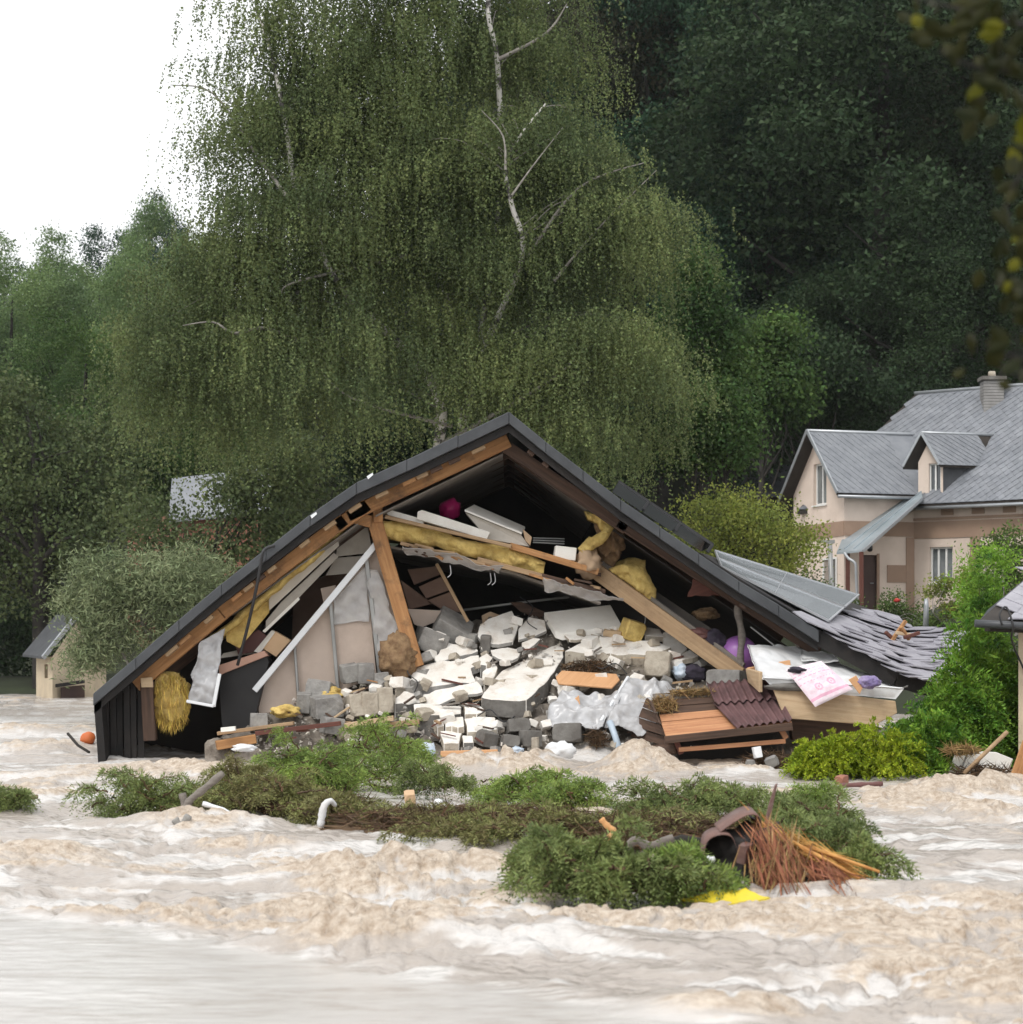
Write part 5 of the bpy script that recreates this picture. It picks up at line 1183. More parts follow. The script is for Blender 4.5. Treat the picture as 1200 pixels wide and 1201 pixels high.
GW, GB = 'white plastered wall pieces', 'grey masonry blocks'
def slab(poly, t, label, side='masonry_grey', top='plaster_white', name='wall_fragment', group=GW, front=.12, jn=7, ja=1.6, cat='wall fragment', dirn=(0, .04, -1)):
    seed = int(poly[0][0] * 7 + poly[0][1])
    pts = [hp(x, y, front) for x, y in (jag(poly, jn, ja, seed) if jn else poly)]
    rs = random.Random(seed); c = sum(pts, Vector()) / len(pts); Rm = Euler((rs.uniform(-.30, .16), rs.uniform(-.16, .16), rs.uniform(-.1, .1))).to_matrix()
    if jn: pts = [c + Rm @ (p - c) for p in pts]
    return extr(name, pts, Vector(dirn) * t, [top, side], 0, 1, label=label, cat=cat, group=group, bevel=.008)
SL = [
 ([(508, 768), (526, 753), (557, 759), (561, 765), (528, 770), (510, 773)], .07, 'thin cracked white plaster plate below the tilted grey block', 'masonry_grey'),
 ([(482, 790), (490, 780), (506, 775), (543, 771), (561, 767), (562, 779), (552, 783), (559, 801), (495, 807), (484, 797)], .12, 'broad white plastered wall piece right of the orange post foot', 'masonry_grey'),
 ([(496, 809), (561, 803), (567, 816), (499, 823)], .05, 'long narrow white plastered strip, middle of the left stair of blocks', 'masonry_grey'),
 ([(462, 821), (473, 811), (492, 809), (496, 821), (464, 826)], .24, 'small white-topped block with tall dark grey front face', 'masonry_dark'),
 ([(485, 829), (503, 825), (541, 823), (541, 833), (526, 839), (506, 841), (486, 836)], .36, 'white-topped block overhanging a dark hollow, left of the brick-like blocks', 'masonry_dark'),
 ([(544, 823), (559, 823), (570, 834), (559, 838), (545, 838)], .10, 'small white plastered piece at the end of the overhanging block', 'masonry_beige'),
 ([(508, 843), (519, 842), (521, 851), (513, 853)], .14, 'leftmost small white block in the lowest course', 'masonry_beige'),
 ([(521, 842), (543, 840), (545, 852), (523, 852)], .10, 'middle small white block in the lowest course', 'masonry_beige'),
 ([(546, 840), (570, 840), (582, 842), (583, 856), (547, 857)], .16, 'rightmost white block in the lowest course with a tan end', 'masonry_beige'),
 ([(517, 855), (543, 854), (540, 863), (538, 874), (520, 876)], .12, 'lowest white block with a tan broken front at the water', 'masonry_beige'),
 ([(543, 861), (555, 863), (555, 871), (543, 870)], .08, 'tiny white block piece beside a dark void at the water', 'masonry_dark'),
 ([(561, 748), (562, 737), (571, 727), (587, 719), (598, 714), (608, 726), (606, 737), (603, 750), (587, 755), (566, 753)], .06, 'large cracked plaster plate at the top left of the white rubble', 'masonry_grey'),
 ([(608, 737), (620, 723), (639, 727), (641, 739), (626, 746), (608, 750)], .05, 'cracked plaster plate beside the white box-like slab', 'masonry_grey'),
 ([(575, 762), (588, 757), (611, 757), (608, 772), (595, 779), (578, 770)], .05, 'plaster plate tucked above the big tilted slab', 'masonry_grey'),
 ([(612, 752), (626, 748), (634, 750), (612, 764)], .05, 'narrow plaster sliver above the big tilted slab', 'masonry_grey'),
 ([(567, 826), (584, 790), (595, 779), (631, 753), (650, 743), (659, 748), (659, 762), (650, 786), (630, 819), (620, 832), (604, 833), (571, 828)], .24, 'largest tilted white wall slab in the centre with dark broken underside', 'masonry_dark'),
 ([(662, 758), (680, 750), (728, 747), (771, 755), (787, 764), (762, 770), (745, 769), (700, 765)], .28, 'long broken wall slab with thick beige edge right of the big slab', 'masonry_beige'),
 ([(702, 748), (726, 745), (727, 753), (706, 757)], .08, 'small bright white block lying on the long beige-edged slab', 'board_white'),
 ([(776, 744), (787, 739), (806, 759), (795, 770), (776, 763)], .16, 'white block piece leaning against the long diagonal plank', 'masonry_beige'),
 ([(754, 733), (774, 737), (778, 748), (756, 746)], .08, 'white piece right of the yellow foam block', 'masonry_beige'),
 ([(795, 769), (810, 760), (819, 770), (797, 775)], .08, 'flat beige-white piece under the middle of the diagonal plank', 'masonry_beige'),
 ([(660, 746), (690, 742), (722, 744), (700, 750), (668, 752)], .05, 'flat plaster sheet right under the white box-like slab', 'masonry_beige'),
 ([(463, 808), (478, 797), (492, 800), (488, 808)], .12, 'pale plaster lump left of the broad white wall piece', 'masonry_beige'),
 ([(562, 770), (572, 766), (578, 772), (570, 780), (563, 778)], .2, 'narrow white-topped piece wedged left of the big tilted slab', 'masonry_dark'),
 ([(566, 786), (580, 776), (584, 784), (574, 800), (567, 800)], .18, 'tan-white piece between the broad wall piece and the big slab', 'masonry_beige'),
 ([(730, 752), (752, 750), (770, 758), (748, 764), (734, 760)], .06, 'thin white flake on top of the long slab, right end', 'masonry_beige'),
]
for i, (pl, t, lab, sd_) in enumerate(SL): slab(pl, t, lab, sd_, front=.12 + .03 * (i % 3))
slab([(638, 718), (716, 709), (730, 734), (659, 743), (651, 740)], .10, 'clean white rectangular slab like a box lid at the top of the rubble', 'board_white', 'board_white', 'white_panel_block', None, jn=0, cat='slab', front=.22)
def blk(px, py, w, h, m, seed, label, d=None, rot=None, group=GB, front=.1, cuts=4, name='block', cat='block'):
    s = Yh(py) / F
    return chunk(name, hp(px, py, front), (w * s, (d or w) * s, h * s), m, seed, rot=rot or Euler((random.uniform(-.25, .25), random.uniform(-.2, .2), random.uniform(-.6, .6))), cuts=cuts, label=label, cat=cat, group=group)
B1 = blk(505, 752, 36, 27, 'masonry_grey', 3, 'grey block with a chalky top right beside the orange post', rot=Euler((.1, .35, .3)), cuts=3)
slab([(489, 741), (499, 733), (524, 744), (521, 751), (500, 747)], .03, 'white plaster skin on top of the block beside the orange post', front=.3)
blk(531, 736, 44, 22, 'masonry_grey', 5, 'smooth tilted grey block at the top of the heap', rot=Euler((.5, .5, .2)), cuts=4)
for (px, py, w, h, m_, s, lab) in [
 (410, 789, 21, 21, 'masonry_grey', 1, 'dark grey square block under the pink partition boards'), (429, 790, 19, 25, 'masonry_grey', 2, 'broken grey block beside the straw clump'), (447, 795, 18, 13, 'masonry_grey', 3, 'small pale grey block below the straw clump'),
 (417, 828, 18, 27, 'masonry_beige', 4, 'leftmost of three upright beige block stumps'), (433, 825, 19, 28, 'masonry_beige', 5, 'middle of three upright beige block stumps'), (452, 821, 19, 30, 'masonry_beige', 6, 'rightmost of three upright beige block stumps'),
 (470, 802, 20, 14, 'plaster_white', 7, 'pale plaster block above the three stumps'), (488, 805, 15, 12, 'masonry_dark', 8, 'round dark grey stone left of the narrow white strip'),
 (377, 809, 30, 20, 'masonry_grey', 9, 'light grey rounded block at the foot of the partition'), (356, 824, 17, 24, 'masonry_grey', 10, 'small grey block left of the light grey rounded block'), (382, 828, 34, 26, 'masonry_grey', 11, 'large grey block in front of the partition foot'), (390, 851, 24, 20, 'masonry_grey', 12, 'grey block just above the green branches'),
 (667, 860, 34, 22, 'masonry_dark', 13, 'dark grey rock under the plastic sheet'), (598, 870, 20, 14, 'masonry_dark', 14, 'dark block at the water below the big slab'), (622, 866, 22, 20, 'masonry_dark', 15, 'dark broken block right of the lowest white course'), (607, 852, 26, 16, 'masonry_dark', 16, 'dark block in the shadow under the big slab'),
 (628, 873, 8, 18, 'masonry_beige', 17, 'pale pebble-like piece standing at the water'), (772, 780, 30, 30, 'masonry_beige', 18, 'beige broken block end of the long slab'), (571, 866, 20, 18, 'masonry_dark', 19, 'dark wet block beside the lowest white block'), (855, 797, 42, 20, 'masonry_grey', 20, 'rounded grey stone block at the foot of the diagonal plank'),
 (648, 838, 14, 12, 'masonry_grey', 21, 'small grey stone left of the plastic sheet'), (441, 808, 14, 10, 'plaster_white', 22, 'small whitish lump above the beige stumps'), (576, 800, 13, 10, 'masonry_beige', 23, 'small tan stone against the big slab edge'), (555, 748, 12, 10, 'masonry_grey', 24, 'small grey stone beside the cracked plaster plate'), (570, 755, 12, 20, 'masonry_dark', 25, 'dark narrow block between plaster plates'),
 (740, 742, 11, 8, 'masonry_beige', 26, 'small beige stone below the yellow foam block'), (720, 742, 22, 8, 'wood_pale', 27, 'flat pinkish brick piece between the white box-like slab and the foam')]:
    blk(px, py, w, h, m_, s, lab, front=.14)
blk(304, 848, 20, 24, 'masonry_grey', 31, 'lone grey block standing left beside the black cabinet', rot=Euler((0, 0, .2)), cuts=2)
# scattered small stones, nothing tells them apart
for k in range(170):
    px = rc.uniform(400, 830); tp = float(np.interp(px, *tops)); py = rc.uniform(tp + 8, 880); w = rc.uniform(4, 15) ** 1.0 if k % 3 else rc.uniform(9, 19)
    chunk('stone', hp(px, py, .07 + .10 * (k % 2)), (w * .0118, w * .0100, w * .0075), rc.choice(['masonry_grey', 'masonry_beige', 'plaster_white', 'plaster_white', 'plaster_white', 'masonry_beige']), 200 + k, label='small loose stone in the rubble below the gable', cat='stone', group='small loose stones in the rubble')
for (px, py, w, h, lab) in [(335, 834, 30, 16, 'dirty yellow foam lump by the lone grey block'), (388, 813, 30, 14, 'yellow foam lump on the grey blocks by the partition')]:
    lump('foam_lump', hp(px, py, .15), (w * .006, w * .005, h * .006), 'wool_yellow', int(px), .3, 1.6, label=lab, cat='insulation')
blk(741, 739, 24, 24, 'wool_yellow', 41, 'yellow foam block standing right of the white box-like slab', rot=Euler((.2, .3, .4)), cuts=4, group=None, name='foam_block', cat='insulation', front=.25)
lump('straw_clump', P(467, 772, 30.25), (.26, .2, .30), 'wool_brown', 6, .28, 3, label='round brown clump of fibre at the foot of the orange post', cat='insulation')

# splintered laths and loose wires strewn over the heap
for k in range(46):
    px = rc.uniform(330, 850); tp = float(np.interp(px, *tops)); py = rc.uniform(tp + 6, 876); a_ = rc.uniform(-.9, .9); l_ = rc.uniform(8, 30)
    beam('lath_piece', hp(px - l_ / 2 * math.cos(a_), py - l_ / 2 * math.sin(a_) * .6, .2), hp(px + l_ / 2 * math.cos(a_), py + l_ / 2 * math.sin(a_) * .6, .22), rc.uniform(.02, .05), rc.uniform(.012, .03), rc.choice(['wood_board', 'wood_orange', 'wood_dark', 'wood_pale', 'wood_grey', 'wood_red']), bevel=0, label='short splintered lath lying in the rubble', cat='lath', group='splintered laths in the rubble')
for k, (pts, lab) in enumerate([([(470, 760), (482, 772), (478, 788), (490, 800), (486, 812)], 'black wire curling down beside the orange post foot'), ([(560, 840), (575, 832), (590, 846), (604, 840)], 'black wire looping under the big tilted slab'), ([(690, 775), (705, 784), (722, 778), (735, 790)], 'black wire over the long beige-edged slab'), ([(750, 700), (757, 724), (752, 742)], 'pale wire hanging behind the diagonal beam'), ([(610, 700), (625, 712), (618, 728), (630, 738)], 'thin wire above the cracked plaster')]):
    tube('wire', smoothline([hp(x, y, .3) for x, y in pts], 5), .008, 'black_metal' if k != 3 else 'rail_white', n=5, label=lab, cat='wire')
# boards and timbers lying about
def board(poly, Y, th, m, lab, cat='board', name='board', **k): return plate(name, poly, Y, th, m, label=lab, cat=cat, **k)
beam('timber', P(697, 668, 30.6), P(868, 792, 30.0), .12, .22, 'wood_board', label='long brown plank beam sloping down right over the rubble', cat='beam')
beam('timber', P(705, 661, 30.7), P(872, 781, 30.1), .10, .09, 'wood_grey', label='grey upper edge board along the long brown plank beam', cat='beam')
board([(652, 793), (659, 786), (723, 790), (727, 797), (718, 806), (655, 801)], [Yh(793) - .3, Yh(786) - .25, Yh(786) - .25, Yh(793) - .3, Yh(806) - .34, Yh(803) - .34], .03, 'wood_peach', 'flat orange-peach board in the middle of the rubble')
board([(652, 839), (679, 815), (683, 845), (673, 850), (662, 848)], 29.5, .015, 'wood_peach', 'torn peach board poking out of the plastic sheet')
beam('board', P(405, 851, 29.25), P(462, 842, 29.25), .25, .07, 'wood_pale', label='pale board under the three beige stumps', cat='board')
beam('board', P(517, 884, 28.8), P(584, 882, 28.8), .12, .075, 'wood_peach', label='orange board lying at the waterline in front of the lowest blocks', cat='board')
beam('board', P(472, 888, 28.7), P(492, 878, 28.75), .14, .09, 'wood_pale', label='short tan board end beside the green branches', cat='board')
beam('board', P(254, 874, 29.1), P(300, 866, 29.2), .25, .12, 'wood_orange', label='orange plank end sticking out at the black wall', cat='board')
beam('board', P(256, 860, 29.25), P(345, 848, 29.25), .2, .05, 'wood_board', label='brown plank lying behind the lone grey block', cat='board')
beam('board', P(300, 860, 29.15), P(400, 848, 29.1), .1, .06, 'wood_red', label='reddish plank under the grey blocks', cat='board')
beam('board', P(455, 850, 29.3), P(492, 846, 29.3), .2, .07, 'wood_board', label='brown board in the gap below the stumps', cat='board')
board([(478, 714), (519, 716), (517, 727), (494, 736), (486, 732)], 31.0, .02, 'plasterboard_pink', 'grey torn plasterboard with white broken edge above the rubble')
beam('batten', P(512, 661, 30.9), P(549, 729, 30.9), .04, .05, 'wood_board', label='thin leaning batten behind the rubble in the dark opening', cat='batten')
tube('metal_rod', [P(540, 716, 31.6), P(600, 708, 31.6), P(668, 700, 31.6)], .018, 'stud_grey', label='thin grey rod across the dark opening', cat='rod')
board([(598, 706), (612, 706), (640, 718), (634, 727), (610, 717)], 31.5, .04, 'wood_dark', 'dark splintered board behind the cracked plaster')
board([(565, 722), (575, 717), (588, 722), (580, 730), (566, 732)], 31.3, .03, 'paper_brown', 'crumpled brown paper piece left of the cracked plaster')
beam('batten', P(737, 794, 29.9), P(705, 846, 29.2), .04, .05, 'rail_white', label='white strip across the plastic sheets', cat='batten')
tube('pipe', [P(715, 846, 29.1), P(721, 862, 29.0), P(728, 884, 28.9)], .045, 'pipe_blue', label='pale blue plastic pipe standing in the water surge', cat='pipe')
# plastic sheets
sheet('plastic_sheet', [hp(655, 812, .35), hp(728, 810, .35), hp(706, 858, .4), hp(640, 848, .3)], 'plastic_sheet', 3, 40, 30, .11, 1.7, fold=1, label='grey crumpled plastic sheet left of the white strip', cat='plastic sheet')
sheet('plastic_sheet', [hp(738, 795, .35), hp(800, 800, .3), hp(748, 866, .4), hp(710, 848, .4)], 'plastic_sheet', 4, 40, 30, .12, 1.5, fold=1, label='shiny grey plastic sheet between the white strip and the kennel', cat='plastic sheet')
# brown twigs stuck under the long slab
def twig_tangle(name, c, rad, n, L_, W_, m, seed, label, cat='twigs', flat=.5, bias=None, parent=None, **kw):
    r = np.random.default_rng(seed); C = rdir(r, n) * np.array(rad) * (r.random((n, 1)) ** .5) + np.array(c)
    A = rdir(r, n) * np.array([1, 1, flat]); 
    if bias is not None: A += np.array(bias)
    A /= np.linalg.norm(A, axis=1, keepdims=True)
    V, q_ = leaf_geo(C, A, L_ * (.5 + r.random(n)), W_ * (.6 + .8 * r.random(n)), r); V2, q2 = leaf_geo(C, A, L_ * (.5 + r.random(n)), W_, r)
    V = np.concatenate([V, V2]); q_ = np.concatenate([q_, q2 + len(C) * 4])
    return npmesh(name, V, q_, m, loc=(c[0], c[1], V[:, 2].min()) if parent is None else tuple(c), parent=parent, label=label, cat=cat if parent is None else None, **kw)
twig_tangle('twigs', hp(690, 782, .2), (.42, .15, .10), 500, .16, .012, 'twig_brown', 1, 'tangle of brown twigs under the long broken slab')
twig_tangle('twigs', P(906, 896, 27.6), (.42, .3, .16), 900, .25, .012, 'twig_brown', 2, 'dark twig pile at the water right of the kennel')
twig_tangle('twigs', P(700, 866, 29.0), (.16, .1, .14), 300, .14, .012, 'twig_brown', 3, 'brown wood shreds beside the pale blue pipe')
for i, (px, py, w, lab) in enumerate([(888, 882, 16, 'white scrap in the dark twig pile, upper one'), (880, 896, 12, 'grey-white stone in the dark twig pile, left'), (905, 893, 14, 'grey-white stone in the dark twig pile, right')]):
    chunk('scrap', P(px, py, 27.3), (w * .011, .1, w * .009), 'bag_white' if i == 0 else 'masonry_grey', 60 + i, label=lab, cat='scrap')

# inside the attic
board([(452, 600), (458, 598), (497, 609), (497, 616), (455, 604)], 30.35, .3, 'board_white', 'thin white board at the left end of the attic floor')
board([(490, 600), (495, 598), (575, 624), (571, 633), (489, 609)], 30.3, .35, 'board_white', 'long white board lying on the attic insulation')
wb = thing('white_box', 'large white box-like board tilted on the attic floor below the ridge', 'box', P(580, 636, 30.5))
extr('side', [P(546, 601, 30.5), P(611, 627, 30.4), P(621, 641, 30.4), P(572, 632, 30.4)], (0, .5, .0), 'plasterboard', parent=wb)
extr('lid', [P(545, 600, 30.45), P(556, 594, 30.9), P(616, 620, 30.9), P(612, 627, 30.35)], (0, 0, .03), 'board_white', parent=wb, bevel=.005)
chunk('block', P(663, 649, 30.4), (.31, .2, .19), 'board_white', 71, rot=Euler((0, .12, .1)), cuts=1, label='small white block on the attic floor edge left of the diagonal beam', cat='block')
lump('bag', P(528, 597, 31.2), (.15, .13, .15), 'magenta', 12, .25, 2, sub=3, label='bright magenta bag on the attic floor under the ridge', cat='bag')
for i in range(3): beam('rail_piece', P(625, 636 - i * 2.5, 30.6 + i * .1), P(662, 638 - i * 3, 30.7 + i * .1), .03, .02, 'stud_grey', label=['lowest thin metal strip on the attic floor', 'middle thin metal strip on the attic floor', 'top thin metal strip on the attic floor'][i], cat='metal strip')
board([(613, 620), (624, 630), (622, 640), (616, 634)], 30.35, .05, 'paper_brown', 'splintered brown wood at the end of the white box-like board')
# crumpled paper, yellow wool curls
lump('crumpled_paper', P(690, 660, 30.35), (.17, .14, .17), 'paper_brown', 3, .5, 2.2, sub=3, smooth=False, label='crumpled brown paper at the head of the diagonal beam', cat='paper')
def wool(name, pts, Y, th, seed, lab, wd=.5):
    n = len(pts); cl = smoothline([P(x, y, Y + .02 * i) for i, (x, y) in enumerate(pts)], 5); V, Fc_ = [], []; M_ = 10
    for i, c in enumerate(cl):
        t = (cl[min(i + 1, len(cl) - 1)] - cl[max(i - 1, 0)]).normalized(); u = Vector((0, 1, 0)); s_ = t.cross(u).normalized()
        for k in range(M_):
            a = 2 * math.pi * k / M_; nz_ = float(fbm(np.array([[c.x * 6 + math.cos(a) * 1.3, c.z * 6, seed + math.sin(a) * 1.3]]), 3, seed)[0])
            V.append(c + (s_ * math.cos(a) * th + u * math.sin(a) * wd * .5) * (1 + .35 * nz_) * (.75 if i in (0, len(cl) - 1) else 1))
    for i in range(len(cl) - 1):
        for k in range(M_): l = (k + 1) % M_; Fc_.append((i * M_ + k, i * M_ + l, (i + 1) * M_ + l, (i + 1) * M_ + k))
    Fc_ += [tuple(range(M_)), tuple(range(len(V) - 1, len(V) - M_ - 1, -1))]
    return new(name, V, Fc_, 'wool_yellow', smooth=True, label=lab, cat='insulation')
tag(wool_strip('insulation_curl', [(686, 598), (708, 604), (721, 620), (708, 636), (684, 651)], [(690, 608), (701, 613), (706, 622), (694, 629), (678, 641)], 30.35, .5, 4, None), 'yellow insulation curling down from the right slope above the crumpled paper', 'insulation')
lump('insulation_backing', P(715, 636, 30.75), (.20, .2, .30), 'wool_brown', 8, .35, 2.2, label='brown paper backing behind the curling insulation', cat='insulation')
tag(wool_strip('insulation_piece', [(714, 668), (732, 660), (756, 666), (770, 690), (769, 708)], [(722, 676), (736, 682), (746, 690), (756, 699), (764, 711)], 30.5, .5, 6, None), 'thick yellow insulation slab behind the diagonal beam', 'insulation')
tag(wool_strip('insulation_piece', [(710, 664), (735, 655), (757, 656)], [(716, 672), (738, 666), (757, 668)], 30.9, .4, 7, None), 'second yellow insulation piece behind the thick slab', 'insulation')
lump('insulation_lump', P(827, 720, 31.0), (.18, .15, .09), 'wool_brown', 15, .3, 2, label='dim yellowish lump in the dark hollow left of the crooked pole', cat='insulation')
board([(815, 675), (822, 672), (850, 690), (846, 698), (806, 700)], 30.25, .05, 'wood_red', 'torn brown board hanging under the right slope', jagn=5, jaga=1.5)
# left bay
wl1 = thing('insulation_tuft', 'shaggy yellow insulation tuft hanging by the brown post stump', 'insulation', P(200, 845, 30.1))
lump('wool', P(201, 818, 30.1), (.26, .18, .36), 'wool_yellow', 21, .22, 3, parent=wl1)
mat('wool_fibre', (0.60, 0.43, 0.11), (0.40, 0.27, 0.06), rough=.95, scale=8, bump=0, isl=.35)
r = np.random.default_rng(77); nS = 900; d_ = rdir(r, nS); c_ = np.array(P(201, 820, 30.0)) + d_ * np.array([.26, .18, .36]); c_[:, 2] -= .06
A_ = np.array([0, -.1, -1.]) + r.normal(size=(nS, 3)) * .25; A_ /= np.linalg.norm(A_, axis=1, keepdims=True)
V_, q_ = leaf_geo(c_, A_, .16 * (.5 + r.random(nS)), .012, r); npmesh('fibre', V_, q_, 'wool_fibre', parent=wl1, loc=tuple(P(201, 818, 30.1)))
sheet('foil_sheet', [P(236, 752, 29.95), P(262, 738, 29.95), P(254, 828, 29.9), P(219, 824, 29.9)], 'plastic_sheet', 14, 20, 34, .05, 3.5, fold=1, label='silvery torn foil hanging from the left rafter', cat='foil')
beam('foil_edge', P(258, 790, 29.85), P(251, 827, 29.85), .02, .05, 'rail_white', up=(1, 0, 0), label='white hem of the hanging foil, right side', cat='hem'); beam('foil_edge', P(251, 828, 29.85), P(219, 822, 29.85), .02, .04, 'rail_white', label='white hem along the bottom of the hanging foil', cat='hem')
board([(256, 790), (312, 768), (316, 776), (300, 840), (296, 868), (262, 872)], 30.3, .45, 'cabinet_black', 'black cabinet side wedged between foil and partition', cat='cabinet', name='cabinet')
board([(257, 780), (310, 763), (314, 769), (257, 792)], 30.22, .5, 'cabinet_pink', 'pinkish shelf edge on top of the black cabinet')
board([(276, 757), (303, 738), (314, 746), (300, 764), (280, 768)], 30.6, .05, 'maroon', 'maroon panel above the black cabinet')
bx_ = thing('cardboard_box', 'tan cardboard box with white side above the black cabinet', 'box', P(318, 768, 30.5))
extr('box_front', [P(308, 760, 30.4), P(322, 740, 30.4), P(341, 751, 30.4), P(324, 770, 30.4)], (0, .3, .0), 'cardboard', parent=bx_); extr('box_side', [P(298, 764, 30.42), P(319, 739, 30.42), P(323, 741, 30.36), P(305, 766, 30.36)], (0, .3, 0), 'board_white', parent=bx_)
board([(258, 772), (300, 766), (290, 760), (262, 766)], 30.7, .05, 'board_white', 'white shelf board behind the foil')
board([(376, 690), (394, 686), (392, 706), (380, 708)], 30.8, .05, 'plasterboard_pink', 'small pink panel behind the white capping rail')
tube('black_rod', smoothline([P(322, 640, 29.4), P(313, 643, 29.35), P(308, 650, 29.3), P(303, 680, 29.4), P(292, 730, 29.7), P(279, 780, 29.9)]), .022, 'black_metal', n=8, label='thin black rod hooked over the left roof edge', cat='rod')
for i, (pl, lab) in enumerate([([(491, 688), (518, 676), (527, 692), (500, 702)], 'upper brown furniture panel in the dark opening'), ([(501, 704), (528, 694), (540, 718), (520, 716)], 'lower brown furniture panel in the dark opening'), ([(470, 680), (508, 708), (480, 715)], 'brown sloping panel beside the orange post'), ([(478, 668), (512, 664), (516, 674), (486, 686)], 'dim brown panel under the attic floor')]):
    board(pl, 31.2 + .05 * i, .03, 'furniture_brown', lab)
# right bay
V_, q_ = ICO[4]; npmesh('exercise_ball', V_ * .27 + np.array(P(866, 768, 30.35)), q_, 'ball_purple', smooth=True, loc=tuple(P(866, 768, 30.35)), label='purple exercise ball behind the crooked pole', cat='ball')
board([(870, 757), (873, 790), (878, 800), (850, 800)], 31.6, .05, 'tar_dark', 'dark board behind the purple ball')
for i, (px, py, w, h, m_, lab) in enumerate([(812, 790, 32, 22, 'cloth_dark', 'black crumpled cloth below the diagonal beam'), (798, 788, 18, 20, 'bag_blue', 'pale grey-blue bag left of the black cloth'), (835, 752, 30, 30, 'cloth_dark', 'dark clothes heaped left of the purple ball'), (820, 745, 30, 18, 'maroon', 'dull red cloth in the dark hollow'), (934, 786, 22, 8, 'cloth_dark', 'black cloth beside the pillow on the white sheet')]):
    lump('cloth', P(px, py, 30.3 if i < 4 else 28.55), (w * .006, .14, h * .006), m_, 30 + i, .18, 2.0, sub=4, label=lab, cat='cloth')
# wrecked bed: wooden box, mattress under a white sheet
bed = thing('bed', 'wrecked bed with pale wood side and white-grey sheet right of the kennel', 'bed', P(970, 850, 28.8))
plate('bed_side', [(905, 804), (1050, 822), (1052, 836), (1026, 850), (920, 842)], [28.6, 28.5, 28.5, 28.5, 28.5], .05, 'wood_pale', parent=bed)
plate('headboard', [(874, 784), (890, 788), (890, 812), (877, 800)], [29.3, 28.7, 28.7, 29.3], .05, 'wood_pale', parent=bed)
beam('edge_rail', P(877, 786, 29.3), P(926, 777, 29.5), .06, .07, 'wood_peach', parent=bed)
sheet('sheet_cover', [P(877, 757, 29.9), P(945, 762, 30.2), P(1064, 808, 29.4), P(893, 797, 28.65)], 'sheet_white', 31, 40, 26, .05, 2.0, th=.03, parent=bed)
sheet('mattress_edge', [P(893, 795, 28.6), P(1060, 808, 28.6), P(1050, 820, 28.62), P(905, 806, 28.64)], 'sheet_white', 32, 30, 6, .03, 3, th=.05, parent=bed)
sheet('sheet_cover', [P(941, 761, 30.0), P(975, 766, 29.9), P(985, 775, 29.6), P(940, 772, 29.6)], 'sheet_white', 33, 16, 8, .03, 3, th=.03, parent=bed)
lump('bolster', P(935, 806, 28.6), (.45, .12, .06), 'masonry_dark', 35, .15, 1.5, sub=3, parent=bed)
plate('bed_base', [(925, 842), (1020, 850), (1015, 872), (930, 868)], 28.9, .3, 'wood_dark', parent=bed)
# pillow
def pillow(name, c4, puff, lab):
    a, b_, c, d = [np.array(x) for x in c4]; n = 48; u, v = np.meshgrid(np.linspace(0, 1, n + 1), np.linspace(0, 1, n + 1))
    pin = .06 * np.sin(u * math.pi) * 0
    p = a * ((1 - u) * (1 - v))[..., None] + b_ * (u * (1 - v))[..., None] + c * (u * v)[..., None] + d * ((1 - u) * v)[..., None]
    nr = np.cross(b_ - a, d - a); nr /= np.linalg.norm(nr); nr = nr if nr[1] < 0 else -nr
    h = puff * (np.sin(u * math.pi) * np.sin(v * math.pi)) ** .45 * (1 + .25 * fbm(p * 7, 3, 3))
    V = np.concatenate([(p + nr * h[..., None]).reshape(-1, 3), (p - nr * h[..., None] * .5).reshape(-1, 3)])
    ix = np.arange((n + 1) ** 2).reshape(n + 1, n + 1); q_ = np.stack([ix[:-1, :-1], ix[:-1, 1:], ix[1:, 1:], ix[1:, :-1]], -1).reshape(-1, 4)
    o = npmesh(name, V, np.concatenate([q_, q_[:, ::-1] + (n + 1) ** 2]), ['pillow_pink', 'pink_strong'], smooth=True, loc=V.mean(0), label=lab, cat='pillow')
    mi = []
    for fi in range(n * n):
        i_, j_ = fi // n, fi % n; d1, d2 = math.hypot(i_ - 15, j_ - 31), math.hypot(i_ - 32, j_ - 30)
        mi.append(1 if 40 <= j_ <= 42 or 2.6 < d1 < 4.4 or d1 < 1.3 or 2.6 < d2 < 4.6 or d2 < 1.3 or (j_ in (8, 16) and (i_ // 2) % 3) or (j_ == 12 and i_ % 5 < 3) or (j_ == 22 and i_ % 4 < 2) else 0)
    o.data.polygons.foreach_set('material_index', mi + [0] * (n * n)); return o
pillow('pillow', [P(921, 785, 28.5), P(956, 829, 28.25), P(1000, 808, 28.35), P(963, 775, 28.75)], .085, 'pink and white patterned pillow lying on the wrecked bed')
lump('plastic_bag', P(1018, 800, 28.4), (.16, .12, .09), 'cloth_violet', 41, .22, 2.0, sub=4, label='small violet bag at the right end of the bed', cat='bag')
board([(995, 797), (1004, 792), (1012, 806), (1008, 814)], 28.35, .02, 'wood_peach', 'small pointed wood splinter between pillow and violet bag')
